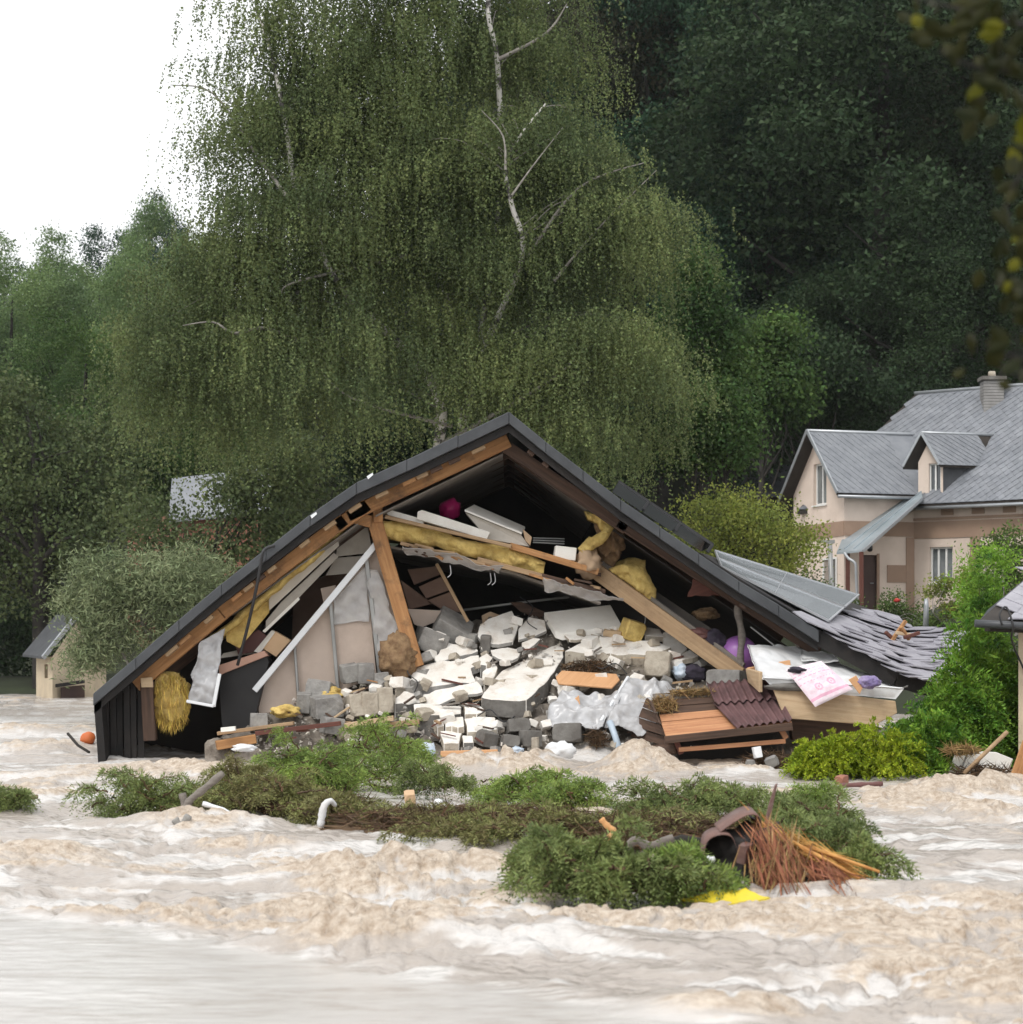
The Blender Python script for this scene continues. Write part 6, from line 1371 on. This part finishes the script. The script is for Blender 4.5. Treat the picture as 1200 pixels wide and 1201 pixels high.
# kennel
kn = thing('kennel', 'small wooden kennel with corrugated brown sheets on its tilted plank roof', 'kennel', P(840, 885, 28.3))
TL, TR, BL, BR = P(765, 813, 29.3), P(905, 804, 29.3), P(781, 864, 28.2), P(929, 848, 28.2)
for k in range(6):
    a0, a1 = k / 6 + .006, (k + 1) / 6 - .006; w_ = .006 * (k % 2)
    q4 = [TL.lerp(BL, a0), TR.lerp(BR, a0), TR.lerp(BR, a1), TL.lerp(BL, a1)]; nn = (q4[1] - q4[0]).cross(q4[3] - q4[0]).normalized(); nn = nn if nn.y < 0 else -nn
    extr('roof_plank', [p + nn * (w_ + .0) for p in q4], -nn * .03, ['wood_grey', 'wood_dark', 'wood_dark', 'wood_plank_new', 'wood_plank_new', 'wood_plank_new'][k], parent=kn, bevel=.004, frame=frame_from(q4[1] - q4[0], nn))
def corr(a, b_, c, d, waves, lift):
    n, m_ = waves * 8, 6; nn = (b_ - a).cross(d - a).normalized(); nn = nn if nn.y < 0 else -nn; V = []; Fc_ = []
    for j in range(m_ + 1):
        for i in range(n + 1):
            p = a.lerp(b_, i / n).lerp(d.lerp(c, i / n), j / m_); V.append(p + nn * (lift + .022 * math.cos(i / 8 * 2 * math.pi)))
    o = len(V); V += [p - nn * .006 for p in V]
    for j in range(m_):
        for i in range(n): k = j * (n + 1) + i; Fc_ += [(k, k + 1, k + n + 2, k + n + 1), (o + k, o + k + n + 1, o + k + n + 2, o + k + 1)]
    for i in range(n): k = m_ * (n + 1) + i; Fc_ += [(k, k + 1, o + k + 1, o + k), (i, o + i, o + i + 1, i + 1)]
    new('corrugated_sheet', V, Fc_, 'onduline', parent=kn, smooth=True)
def rp(u, v): return TL.lerp(TR, u).lerp(BL.lerp(BR, u), v)
corr(rp(.46, -.06), rp(.98, -.08), rp(.985, .46), rp(.46, .46), 8, .07); corr(rp(.45, .42), rp(1.0, .42), rp(1.0, 1.0), rp(.54, 1.02), 8, .045)
beam('eave_board', BL + Vector((-.02, -.03, -.04)), BR + Vector((.0, -.03, -.04)), .05, .10, 'wood_dark', parent=kn)
for i in range(4):
    t0_, t1_ = i / 4 + .01, (i + 1) / 4 - .01; A_, B_, C_, D_ = P(758, 816, 29.2), P(780, 866, 28.25), P(792, 888, 28.3), P(738, 866, 29.0)
    plate('wall_plank', [(758 - 19 * t0_, 818 + 46 * t0_), (762 + 24 * t0_, 822 + 55 * t0_), (762 + 24 * t1_, 822 + 55 * t1_), (758 - 19 * t1_, 818 + 46 * t1_)], [29.2, 28.6, 28.5, 29.2], .03, 'wood_dark', parent=kn)
beam('post', P(791, 864, 28.3), P(799, 884, 28.3), .06, .07, 'wood_red', up=(1, 0, 0), parent=kn); beam('post', P(914, 852, 28.3), P(922, 866, 28.3), .06, .07, 'wood_plank_new', up=(1, 0, 0), parent=kn)
beam('rail', P(796, 879, 28.25), P(921, 869, 28.25), .06, .06, 'wood_plank_new', parent=kn); plate('inner_wall', [(792, 862), (920, 850), (916, 890), (796, 892)], 28.9, .05, 'tar_dark', parent=kn)
tube('log', [P(757, 880, 28.6), P(792, 878, 28.3)], .07, 'wood_dark', parent=kn)
twig_tangle('straw', P(778, 828, 28.85), (.20, .2, .14), 420, .22, .010, 'straw', 5, 'loose dry straw hanging over the left side of the kennel roof', 'straw', bias=(.15, -.3, -.5)); twig_tangle('straw', P(812, 812, 29.15), (.35, .12, .05), 300, .2, .010, 'straw', 6, 'strip of straw along the kennel ridge', 'straw')
# odds and ends at the waterline
lump('bag', P(657, 880, 28.4), (.20, .12, .11), 'bag_white', 51, .3, 2, sub=3, label='white plastic sack at the waterline in the surge', cat='bag')
lump('bag', P(500, 880, 28.3), (.12, .1, .11), 'bag_blue', 52, .3, 2, sub=3, label='bluish white bag beside the short tan board', cat='bag')
lump('bag', P(605, 880, 28.4), (.10, .08, .05), 'bag_blue', 53, .4, 2.4, sub=3, label='small pale blue wrapper at the water below the dark blocks', cat='wrapper')
lump('bag', P(286, 877, 28.6), (.16, .1, .05), 'bag_white', 54, .3, 2, sub=3, label='white wrapper by the orange plank end', cat='wrapper')
chunk('scrap', P(268, 855, 28.9), (.2, .1, .06), 'board_white', 81, rot=Euler((0, -.1, 0)), label='white scrap lying on the orange plank end', cat='scrap')
lump('orange_tub', P(104, 866, 31.5), (.11, .10, .10), 'orange_plastic', 55, .12, 1.5, sub=3, label='orange plastic tub floating left of the roof corner', cat='tub')
tube('stick', [P(80, 860, 30.5), P(92, 874, 30.3), P(105, 882, 30)], .02, 'bark_dark', label='dark stick by the orange tub', cat='stick')

# ------------------------------------------------------------------ floating island of torn conifers
def boughs(root, r, c0, cl, m, dens_):
    """torn branches: arching stems that carry drooping feathery side sprays"""
    Bs, Ds, Ls, ch = [], [], [], []
    for (px, py, hw, h, dp) in cl:
        Y = Yw(py); s = Y / F; nb = int(18 + 13 * hw * h / 3000)
        hw_, h_ = hw * s, h * s
        for k in range(nb):
            st = Vector((Xat(px, Y) + r.normal() * hw_ * .35, Y + dp * r.uniform(.15, .8), r.uniform(0, .72) * h_))
            az = r.choice([0, math.pi]) + r.normal() * .75; el = r.uniform(.0, 1.1); L_ = r.uniform(.45, 1.0) * max(hw_ * .95, .22)
            d = Vector((math.cos(az) * math.cos(el), math.sin(az) * .7 * math.cos(el), math.sin(el) * min(1.3, h_ / max(hw_, .01) + .25)))
            n = 13; pts = []
            for i in range(n):
                t = i / (n - 1); p = st + d * L_ * t; p.z -= .40 * L_ * t * t; p += Vector(r.normal(size=3) * .008); p.z = max(p.z, .0); pts.append(p)
            ch.append((pts, [.011 * (1 - .8 * i / (n - 1)) for i in range(n)]))
            for i in range(2, n):
                tg = (pts[i] - pts[i - 1]).normalized(); sd = tg.cross(Vector((0, 0, 1))).normalized() * r.choice([1, -1])
                for sg in (1, -1):
                    Bs.append(pts[i]); Ds.append(tg * .75 + sd * sg * .75 + Vector((0, 0, r.uniform(-.25, .15)))); Ls.append((.10 + .16 * r.random()) * (1.2 - .7 * i / n) * (Y / 16) ** .3)
    Bs, Ds, Ls = np.array([tuple(b) for b in Bs]), np.array([tuple(b) for b in Ds]), np.array(Ls)
    V, q_ = spray_geo(r, Bs, Ds, Ls, 14, .056, .0105, droop=.7, spread=.8)
    npmesh('foliage', V, q_, m, parent=root, loc=tuple(c0))
    tubes('twig', ch, 'twig_brown', n=3, parent=root, kind='stuff')
    return root
def conifer(name, label, cl, m, seed, group='torn conifer branches in the flood', stem=None, ll=.062, lw=.0095, bias=(0, 0, .12), cat='branch', L0=.14, L1=.58, per=26, dens_=.55, core=True):
    """cl: list of (px, base py, half width px, height px, depth m)"""
    r = np.random.default_rng(seed); c0 = W(cl[0][0], cl[0][1]); root = thing(name, label, cat, c0, group)
    Bs, Ds = [], []
    if cat == 'branch': return boughs(root, r, c0, cl, m, dens_)
    for (px, py, hw, h, dp) in cl:
        Y = Yw(py); s = Y / F; c = np.array([Xat(px, Y), Y + dp * .5, 0.0]); rad = np.array([hw * s, dp * .5, h * s])
        n = int(dens_ * 520 * (rad[0] * rad[2] / (.5 * .3)) ** .8) + 120
        d = rdir(r, n); d[:, 2] = np.abs(d[:, 2]); kk = vnoise(d * 2.6 + seed * 3.3, seed)[:, None]; b_ = c + d * rad * (.35 + .6 * r.random((n, 1)) ** .6) * (1 + .28 * kk)
        b_[:, 2] += .08 * rad[2] * vnoise(b_ * 5, seed)
        Bs.append(b_); Ds.append(d * np.array([1, .8, .5]) + np.array(bias) + r.normal(size=(n, 3)) * .35)
    Bs, Ds = np.concatenate(Bs), np.concatenate(Ds); k = L0 + (L1 - L0) * r.random(len(Bs))
    V, q_ = spray_geo(r, Bs, Ds, k, per, ll, lw, droop=.65)
    npmesh('foliage', V, q_, m, parent=root, loc=tuple(c0))
    ch = []
    for j in r.choice(len(Bs), min(26, len(Bs)), replace=False):
        e = Vector(Bs[j]); b0 = c0 + Vector((0, cl[0][4] * .5, .02)); ch.append((smoothline([b0, b0.lerp(e, .5) + Vector((0, 0, .03)), e], 3), [.014 - .0018 * i for i in range(7)]))
    tubes('twig', ch, 'twig_brown', n=4, parent=root, kind='stuff')
    return root
conifer('conifer_branch', 'tall bright green conifer branch heap in front of the ruin, left of the white blocks', [(340, 925, 45, 70, .6), (430, 925, 60, 85, .8), (380, 935, 60, 55, .6), (462, 915, 40, 55, .5)], 'conifer_bright', 1)
conifer('conifer_branch', 'dark green conifer branch farthest left in the floating island', [(165, 958, 65, 48, .6), (220, 950, 50, 30, .5)], 'conifer_cut', 2)
conifer('conifer_branch', 'small green sprig at the left frame edge in the water', [(5, 948, 28, 22, .3)], 'conifer_cut', 3)
conifer('conifer_branch', 'olive brown branch mass between the left branch and the bright heap', [(300, 958, 75, 44, .8), (380, 965, 60, 26, .5), (270, 930, 40, 36, .5)], 'conifer_olive', 4)
conifer('conifer_branch', 'low green branch under the white blocks right of the bright heap', [(515, 930, 45, 34, .5)], 'conifer_cut', 5)
conifer('conifer_branch', 'bright green flat branch in the middle of the island', [(610, 945, 60, 38, .7), (670, 950, 45, 30, .6)], 'conifer_bright', 6)
conifer('conifer_branch', 'olive brown low branch mat in the middle of the island', [(460, 968, 60, 18, .6), (560, 985, 80, 26, .8), (640, 985, 55, 30, .6), (510, 975, 40, 16, .5)], 'conifer_olive', 7)
conifer('conifer_branch', 'big drooping green branch nearest the camera', [(680, 1050, 70, 66, .6), (750, 1053, 70, 48, .6), (640, 1035, 35, 40, .4)], 'conifer_cut', 8, bias=(0, -.3, -.05))
conifer('conifer_branch', 'green branch left of the rusty sheet, nearest the yellow cloth', [(815, 1050, 50, 48, .5)], 'conifer_bright', 9, bias=(0, -.3, -.05))
conifer('conifer_branch', 'green branch behind the rusty sheet', [(800, 965, 60, 45, .8), (860, 962, 40, 40, .6), (760, 975, 40, 30, .5)], 'conifer_cut', 10)
conifer('conifer_branch', 'dark green branch trailing right behind the straw bundle', [(940, 985, 55, 48, .8), (985, 1015, 45, 60, .7), (1010, 1032, 30, 40, .4), (920, 1000, 50, 40, .6)], 'conifer_cut', 11)
conifer('conifer_branch', 'tiny green tip standing above the trailing right branch', [(958, 955, 14, 30, .2)], 'conifer_bright', 12)
# soaked twig mats that carry the branches
for i, (px, py, w, d, lab) in enumerate([(300, 950, 130, .8, 'soaked brown twig mat under the left branches'), (560, 972, 170, .9, 'soaked brown twig mat in the middle of the island'), (780, 985, 130, 1.0, 'soaked brown twig mat behind the big drooping branch')]):
    c = W(px, py); s = c.y / F
    rt = thing('twig_mat', lab, 'twigs', c, 'soaked twig mats')
    lump('mat_core', c + Vector((0, d * .4, -.03)), (w * s * .95, d * .6, .07), 'twig_brown', 90 + i, .3, 3, parent=rt)
    twig_tangle('twigs', tuple(c + Vector((0, d * .3, .06))), (w * s * 1.05, d * .7, .10), 2600, .26, .010, 'twig_brown', 90 + i, None, flat=.3, parent=rt)
    rz_ = np.random.default_rng(i); n_ = 420; Cb = np.array(c) + rdir(rz_, n_) * np.array([w * s, d * .6, .12]) * rz_.random((n_, 1)) ** .5 + np.array([0, d * .3, .08]); Dn = rdir(rz_, n_) * np.array([1, .6, .3]) + np.array([0, 0, .1])
    Vm, qm_ = spray_geo(rz_, Cb, Dn, .1 + .2 * rz_.random(n_), 14, .05, .010, droop=.5); npmesh('needles', Vm, qm_, 'conifer_olive', parent=rt, loc=tuple(c))
# driftwood
for pts, rr_, m_, lab in [([(214, 962), (222, 940), (240, 925), (262, 906)], .03, 'wood_grey', 'grey driftwood branch rising out of the left branches'), ([(238, 942), (262, 950), (283, 962)], .02, 'rail_white', 'white slat slanting down in front of the left branches'), ([(214, 930), (217, 948), (216, 958)], .03, 'wood_grey', 'short grey stump beside the driftwood branch'),
                          ([(205, 960), (213, 968), (222, 956)], .03, 'masonry_grey', 'grey-violet scrap at the foot of the driftwood'), ([(730, 1000), (745, 985), (762, 992), (790, 982)], .03, 'wood_grey', 'grey driftwood left of the rusty sheet'), ([(775, 992), (800, 985), (830, 990)], .035, 'bark_dark', 'dark log end left of the rusty sheet'),
                          ([(705, 960), (712, 968), (720, 975), (712, 985), (712, 990)], .022, 'root_orange', 'orange hooked root above the big drooping branch'), ([(688, 968), (705, 972), (730, 970)], .018, 'root_orange', 'orange root lying across the twig mat'), ([(560, 962), (572, 972), (576, 978)], .012, 'wood_grey', 'thin grey stick on the middle twig mat'),
                          ([(0, 932), (20, 936), (45, 934)], .02, 'rust', 'thin dark red stick at the left edge of the water'), ([(985, 921), (1010, 920), (1035, 919)], .025, 'maroon', 'thin red slat in the water right of the island')]:
    Yb = Yw(max(p[1] for p in pts)) - .12; tube('driftwood', smoothline([P(x, y, Yb) for x, y in pts]), [rr_ * (1 + .15 * math.sin(i * 2)) for i in range(4 * len(pts) - 3)], m_, label=lab, cat='driftwood')
tube('bottle', smoothline([P(376, 970, 17.3), P(378, 956, 17.3), P(381, 944, 17.3), P(388, 939, 17.35), P(394, 945, 17.4)]), [.020, .028, .032, .026, .034, .030, .032, .027, .030, .025, .027, .022, .024, .020, .020, .018, .012], 'sheet_white', label='bent white plastic hose piece on the island\'s near edge', cat='hose')
chunk('carton', P(481, 936, 20.2), (.17, .1, .12), 'cardboard', 5, label='pale brown carton piece on the middle twig mat', cat='carton'); lump('cup', P(514, 942, 20), (.05, .05, .04), 'bag_white', 6, .2, 2, sub=3, label='small white cup right of the carton piece', cat='cup')
lump('shoe', P(653, 962, 18.2), (.07, .06, .045), 'cloth_dark', 7, .35, 2, sub=3, label='dark crumpled shoe above the big drooping branch', cat='shoe'); lump('tin', P(800, 973, 17.2), (.05, .05, .05), 'masonry_grey', 8, .2, 2, sub=3, label='grey dented tin left of the rusty sheet', cat='tin')
lump('float', P(929, 967, 17.0), (.042, .04, .048), 'bag_white', 9, .08, 2, sub=3, label='left half of the white twin float on the right branch', cat='float'); lump('float', P(938, 968, 16.95), (.036, .04, .045), 'bag_white', 10, .08, 2, sub=3, label='right half of the white twin float on the right branch', cat='float')
chunk('brick', W(987, 921, .06), (.13, .1, .09), 'brick_red', 12, label='red brick awash right of the island', cat='brick')
# rusty sheet, blade, straw bundle, roots, yellow cloth
Yr_ = 13.3
def bent(name, pts, wdt, m, lab, Y=Yr_, th=.008):
    cl = smoothline([P(x, y, Y) for x, y in pts], 5); V = [];
    for p in cl: V += [p + Vector((0, -wdt * .5, 0)), p + Vector((0, wdt * .5, .02))]
    o = len(V); V += [p + Vector((0.0, 0, -th)) for p in V]; Fc_ = []
    for i in range(len(cl) - 1): a = 2 * i; Fc_ += [(a, a + 2, a + 3, a + 1), (o + a, o + a + 1, o + a + 3, o + a + 2), (a, o + a, o + a + 2, a + 2), (a + 1, a + 3, o + a + 3, o + a + 1)]
    return new(name, V, Fc_, m, smooth=True, label=lab, cat='metal sheet')
bent('rusty_sheet', [(841, 972), (858, 960), (874, 952), (886, 954), (889, 968), (884, 985), (878, 1000)], .38, 'rust', 'bent rusty metal sheet arching over the straw bundle')
bent('rusty_sheet', [(823, 1010), (826, 985), (840, 976), (855, 978), (862, 995)], .3, 'rust', 'lower crumpled rusty sheet left of the arching one', Yr_ - .1)
bent('rusty_sheet', [(880, 960), (900, 972), (925, 985), (945, 1000)], .2, 'cloth_dark', 'dark rubber strip running under the straw bundle', Yr_ + .15)
plate('rusty_spike', [(896, 968), (901, 945), (909, 920), (912, 918), (906, 948), (903, 968)], 13.6, .02, 'rust', label='upright rusty metal spike sticking out above the island', cat='spike')
lump('debris_core', P(885, 1012, 13.3), (.30, .3, .26), 'tar_dark', 61, .3, 2.2, label='dark tangled core beneath the rusty sheets', cat='debris')
chunk('rusty_bracket', P(874, 1000, 13.0), (.10, .06, .12), 'rust', 13, label='small rusty bracket in the dark core', cat='bracket')
r = np.random.default_rng(8)
def strands(name, a, b_, n, spread0, spread1, L_, wd, m, seed, lab, cat, sag=0):
    r = np.random.default_rng(seed); t = r.random(n)
    C = np.array(a)[None] * (1 - t)[:, None] + np.array(b_)[None] * t[:, None]; sp = spread0 + (spread1 - spread0) * t; C += r.normal(size=(n, 3)) * sp[:, None] * np.array([.6, 1, .5])
    A = (np.array(b_) - np.array(a))[None] + r.normal(size=(n, 3)) * .18 * np.linalg.norm(np.array(b_) - np.array(a)); A /= np.linalg.norm(A, axis=1, keepdims=True)
    V1, q1 = leaf_geo(C, A, L_ * (.6 + .8 * r.random(n)), wd, r); V2, q2 = leaf_geo(C, A, L_ * (.6 + .8 * r.random(n)), wd, r)
    V = np.concatenate([V1, V2]); return npmesh(name, V, np.concatenate([q1, q2 + 4 * n]), m, loc=(a[0], a[1], float(V[:, 2].min())), label=lab, cat=cat)
strands('straw_bundle', P(902, 980, 13.2), P(985, 1022, 12.9), 420, .03, .07, .42, .012, 'straw_orange', 3, 'bundle of orange straw canes pointing right out of the debris', 'straw')
strands('root_tuft', P(900, 990, 13.0), P(925, 1050, 12.7), 420, .10, .14, .30, .010, 'root_red', 4, 'reddish brown roots hanging below the straw bundle', 'roots'); strands('root_tuft', P(955, 1015, 12.9), P(985, 1050, 12.6), 340, .07, .10, .22, .010, 'root_red', 5, 'reddish roots spreading at the right end of the straw bundle', 'roots')
strands('straw_bundle', P(915, 990, 13.0), P(905, 1045, 12.7), 120, .12, .16, .3, .012, 'straw', 6, 'pale straw stalks hanging down in front of the dark core', 'straw')
for a, b_, lab in (((925, 985), (1008, 1030), 'lower long orange cane sticking out to the right'), ((945, 992), (1031, 1022), 'upper long orange cane sticking out to the right')): tube('cane', [P(*a, 13.0), P(*b_, 12.7)], [.014, .009], 'straw_orange', n=6, label=lab, cat='cane')
sheet('yellow_cloth', [P(798, 1055, 12.45), P(876, 1040, 12.3), P(902, 1054, 12.1), P(850, 1058, 12.1)], 'cloth_yellow', 71, 30, 10, .02, 6, label='yellow cloth at the waterline in front of the rusty sheets', cat='cloth')
lump('bulb', P(833, 1008, 12.9), (.03, .03, .03), 'bag_white', 14, .1, 2, sub=2, label='small white bulb left of the dark core', cat='bulb')

# ------------------------------------------------------------------ garden plants on the right
conifer('thuja', 'big bright green thuja between the ruin and the outbuilding', [(1150, 905, 40, 170, 1.3), (1120, 905, 32, 105, 1.1), (1176, 900, 26, 150, 1.0), (1090, 908, 32, 70, .9), (1065, 908, 26, 40, .7)], 'thuja_green', 21, None, ll=.10, lw=.024, L0=.18, L1=.45, cat='bush', per=16, bias=(0, -.15, .1), dens_=.5)
conifer('thuja', 'upright feathery thuja top rising behind the big thuja', [(1150, 870, 24, 150, .8), (1163, 870, 24, 205, .8)], 'thuja_green', 23, None, ll=.09, lw=.02, L0=.15, L1=.35, cat='bush', per=16, bias=(0, 0, .5), dens_=.7)
conifer('golden_thuja', 'low yellow-green cushion conifer at the water right of the bed', [(985, 910, 42, 55, 1.0), (1025, 910, 48, 62, 1.0), (960, 910, 22, 35, .7), (1060, 910, 30, 50, .8)], 'thuja_gold', 22, None, ll=.07, lw=.022, L0=.10, L1=.25, cat='bush', per=16, bias=(0, -.1, .2), dens_=.42)
r = np.random.default_rng(31)
make_tree('feathery_shrub', r, P(1150, 800, 45), P(1155, 650, 45), .05, lobes_px([(1150, 690, 25, 40, 45, 20), (1170, 660, 22, 35, 45, 18), (1160, 720, 30, 35, 45, 22)]), 5000, .12, .03, .18, 'leaf_feather', 'bark_grey', 'bright feathery yellow-green shrub in front of the peach house, right', cat='shrub', inner=.3)
make_tree('garden_shrub', r, P(1185, 760, 56), P(1185, 640, 56), .06, lobes_px([(1185, 655, 30, 40, 56, 25), (1200, 690, 35, 50, 56, 25), (1165, 700, 25, 30, 56, 20)]), 6000, .09, .06, .2, 'leaf_garden', 'bark_grey', 'leafy green shrub at the right frame edge below the gutter', cat='shrub', inner=.3)
make_tree('garden_shrub', r, P(1110, 760, 60), P(1110, 690, 60), .04, lobes_px([(1105, 692, 22, 14, 60, 15), (1120, 712, 25, 18, 60, 15), (1135, 690, 15, 25, 60, 12)]), 3000, .08, .055, .15, 'leaf_light', 'bark_grey', 'yellow-green shrub under the ground floor window', cat='shrub', inner=.3)
make_tree('garden_shrub', r, P(1055, 760, 62), P(1055, 700, 62), .04, lobes_px([(1050, 712, 22, 20, 62, 15), (1075, 722, 20, 16, 62, 15), (1040, 735, 25, 20, 62, 15), (1085, 740, 30, 20, 60, 15)]), 4500, .08, .055, .15, 'leaf_garden', 'bark_grey', 'low green shrub with a red flower pot beside the front door', cat='shrub', inner=.3)
make_tree('garden_shrub', r, P(960, 780, 58), P(960, 690, 58), .04, lobes_px([(950, 690, 25, 25, 58, 20), (985, 710, 25, 25, 58, 20), (920, 690, 25, 25, 58, 20)]), 4000, .08, .055, .15, 'leaf_garden', 'bark_grey', 'green shrub behind the solar panels below the lamp post', cat='shrub', inner=.3)
lump('flower', P(1052, 704, 61.5), (.08, .06, .06), 'flower_red', 3, .4, 3, sub=2, label='red flower in the shrub beside the door', cat='flower')
tube('water_pump', [P(1085, 745, 58), P(1086, 712, 58), P(1086, 702, 58)], [.08, .07, .05], 'zinc', label='small pale garden post in front of the shrubs', cat='post')
# debris by the outbuilding
board([(1110, 912), (1122, 880), (1168, 882), (1188, 890), (1180, 912)], 25.0, .04, 'board_white', 'white broken board lying before the thuja and the outbuilding')
for i, px in enumerate((1128, 1145)): beam('board', P(px - 3, 908, 24.9), P(px + 6, 884, 24.9), .02, .02, 'stud_grey', label=['left grey strip on the white broken board', 'right grey strip on the white broken board'][i], cat='strip')
twig_tangle('straw', P(1128, 880, 24.8), (.22, .15, .06), 300, .2, .01, 'straw', 15, 'dry straw caught on top of the white broken board', 'straw', bias=(.5, 0, -.3)); twig_tangle('twigs', P(1155, 908, 24.6), (.45, .2, .12), 420, .25, .012, 'twig_brown', 16, 'brown twigs at the waterline before the white broken board')
tube('stick', [P(1130, 907, 24.5), P(1181, 858, 24.6)], .025, 'wood_board', label='brown stick leaning right across the white broken board', cat='stick')
board([(1181, 922), (1200, 868), (1230, 860), (1230, 922)], 24.2, .05, 'wood_orange', 'orange-brown plank standing at the right frame edge')
# ------------------------------------------------------------------ branch overhanging from the upper right, close to the camera
ob_ = thing('overhanging_branch', 'dark blurred twigs with autumn leaves hanging in at the upper right', 'branch', P(1260, 200, 4.22))
chs = []
for pts in ([(1290, 40, 4.35), (1200, 30, 4.28), (1120, 10, 4.22), (1060, -5, 4.22)], [(1300, 90, 4.28), (1230, 85, 4.22), (1150, 80, 4.22), (1100, 60, 4.22)], [(1300, 200, 4.22), (1240, 180, 4.22), (1190, 215, 4.22), (1175, 270, 4.22)], [(1300, 330, 4.22), (1230, 320, 4.22), (1195, 340, 4.15)], [(1300, 420, 4.22), (1210, 425, 4.22), (1160, 405, 4.22)]):
    pl = smoothline([P(*p) for p in pts], 5); chs.append((pl, [.009 - .0075 * i / (len(pl) - 1) for i in range(len(pl))]))
tubes('twig', chs, 'bark_dark', n=6, parent=ob_)
lr = random.Random(3); lsrc = None
spots = [(1075, 5), (1100, 12), (1130, 20), (1085, 50), (1150, 30), (1170, 60), (1190, 20), (1120, 70), (1195, 85), (1140, 110), (1145, 145), (1150, 135), (1180, 110), (1195, 195), (1170, 205), (1185, 230), (1200, 245), (1178, 290), (1190, 310), (1200, 300), (1205, 330), (1175, 325), (1195, 350), (1140, 400), (1160, 405), (1185, 430), (1200, 440), (1200, 150), (1170, 10), (1190, 50), (1160, 85), (1205, 400), (1110, 40), (1150, 5), (1130, 45), (1180, 80), (1165, 30), (1198, 120), (1186, 60), (1205, 60), (1195, 270), (1180, 255), (1190, 330), (1205, 360), (1188, 345)]
spots += [(x + lr.gauss(0, 16), y + lr.gauss(0, 16)) for x, y in spots for _ in range(2)]
for k, (px, py) in enumerate(spots):
    M4 = Euler((lr.uniform(-.8, .8), lr.uniform(0, 6.28), lr.uniform(-.8, .8))).to_matrix().to_4x4() @ Matrix.Scale(lr.uniform(.45, .8), 4); M4.translation = P(px, py, 4.2 + lr.uniform(-.1, .1))
    if lsrc is None:
        me = bpy.data.meshes.new('leaf'); me.from_pydata([(0, 0, -.035), (.018, .004, -.012), (.02, .006, .01), (0, 0, .038), (-.02, .006, .01), (-.018, .004, -.012), (0, -.003, 0)], [], [(0, 1, 6), (1, 2, 6), (2, 3, 6), (3, 4, 6), (4, 5, 6), (5, 0, 6)]); setmats(me, 'leaf_autumn')
        lsrc = bpy.data.objects.new('leaf', me); link(lsrc, ob_, M4)
    else:
        lf = inst(lsrc, 'leaf', M4, ob_)
        if k % 9 == 0: lf.material_slots[0].link = 'OBJECT'; lf.material_slots[0].material = MT['leaf_yellow']
# ------------------------------------------------------------------ damp air
mh_ = bpy.data.materials.new('haze'); mh_.use_nodes = True; nt_ = mh_.node_tree
nt_.nodes.remove(nt_.nodes['Principled BSDF']); pv = nt_.nodes.new('ShaderNodeVolumePrincipled'); pv.inputs['Color'].default_value = (.92, .96, 1, 1); pv.inputs['Density'].default_value = HAZE
nt_.links.new(pv.outputs[0], nt_.nodes['Material Output'].inputs['Volume']); MT['haze'] = mh_
x0_, x1_, y0_, y1_, z0_ = -310, 310, -70, 430, -4; z1_ = max(75.0, float(gz.max()) + 3)
new('haze', [(x, y, z) for z in (z0_, z1_) for x, y in ((x0_, y0_), (x1_, y0_), (x1_, y1_), (x0_, y1_))], [(0, 1, 2, 3), (4, 5, 6, 7), (0, 1, 5, 4), (1, 2, 6, 5), (2, 3, 7, 6), (3, 0, 4, 7)], 'haze', kind='stuff', label='thin damp air over the valley', cat='haze')
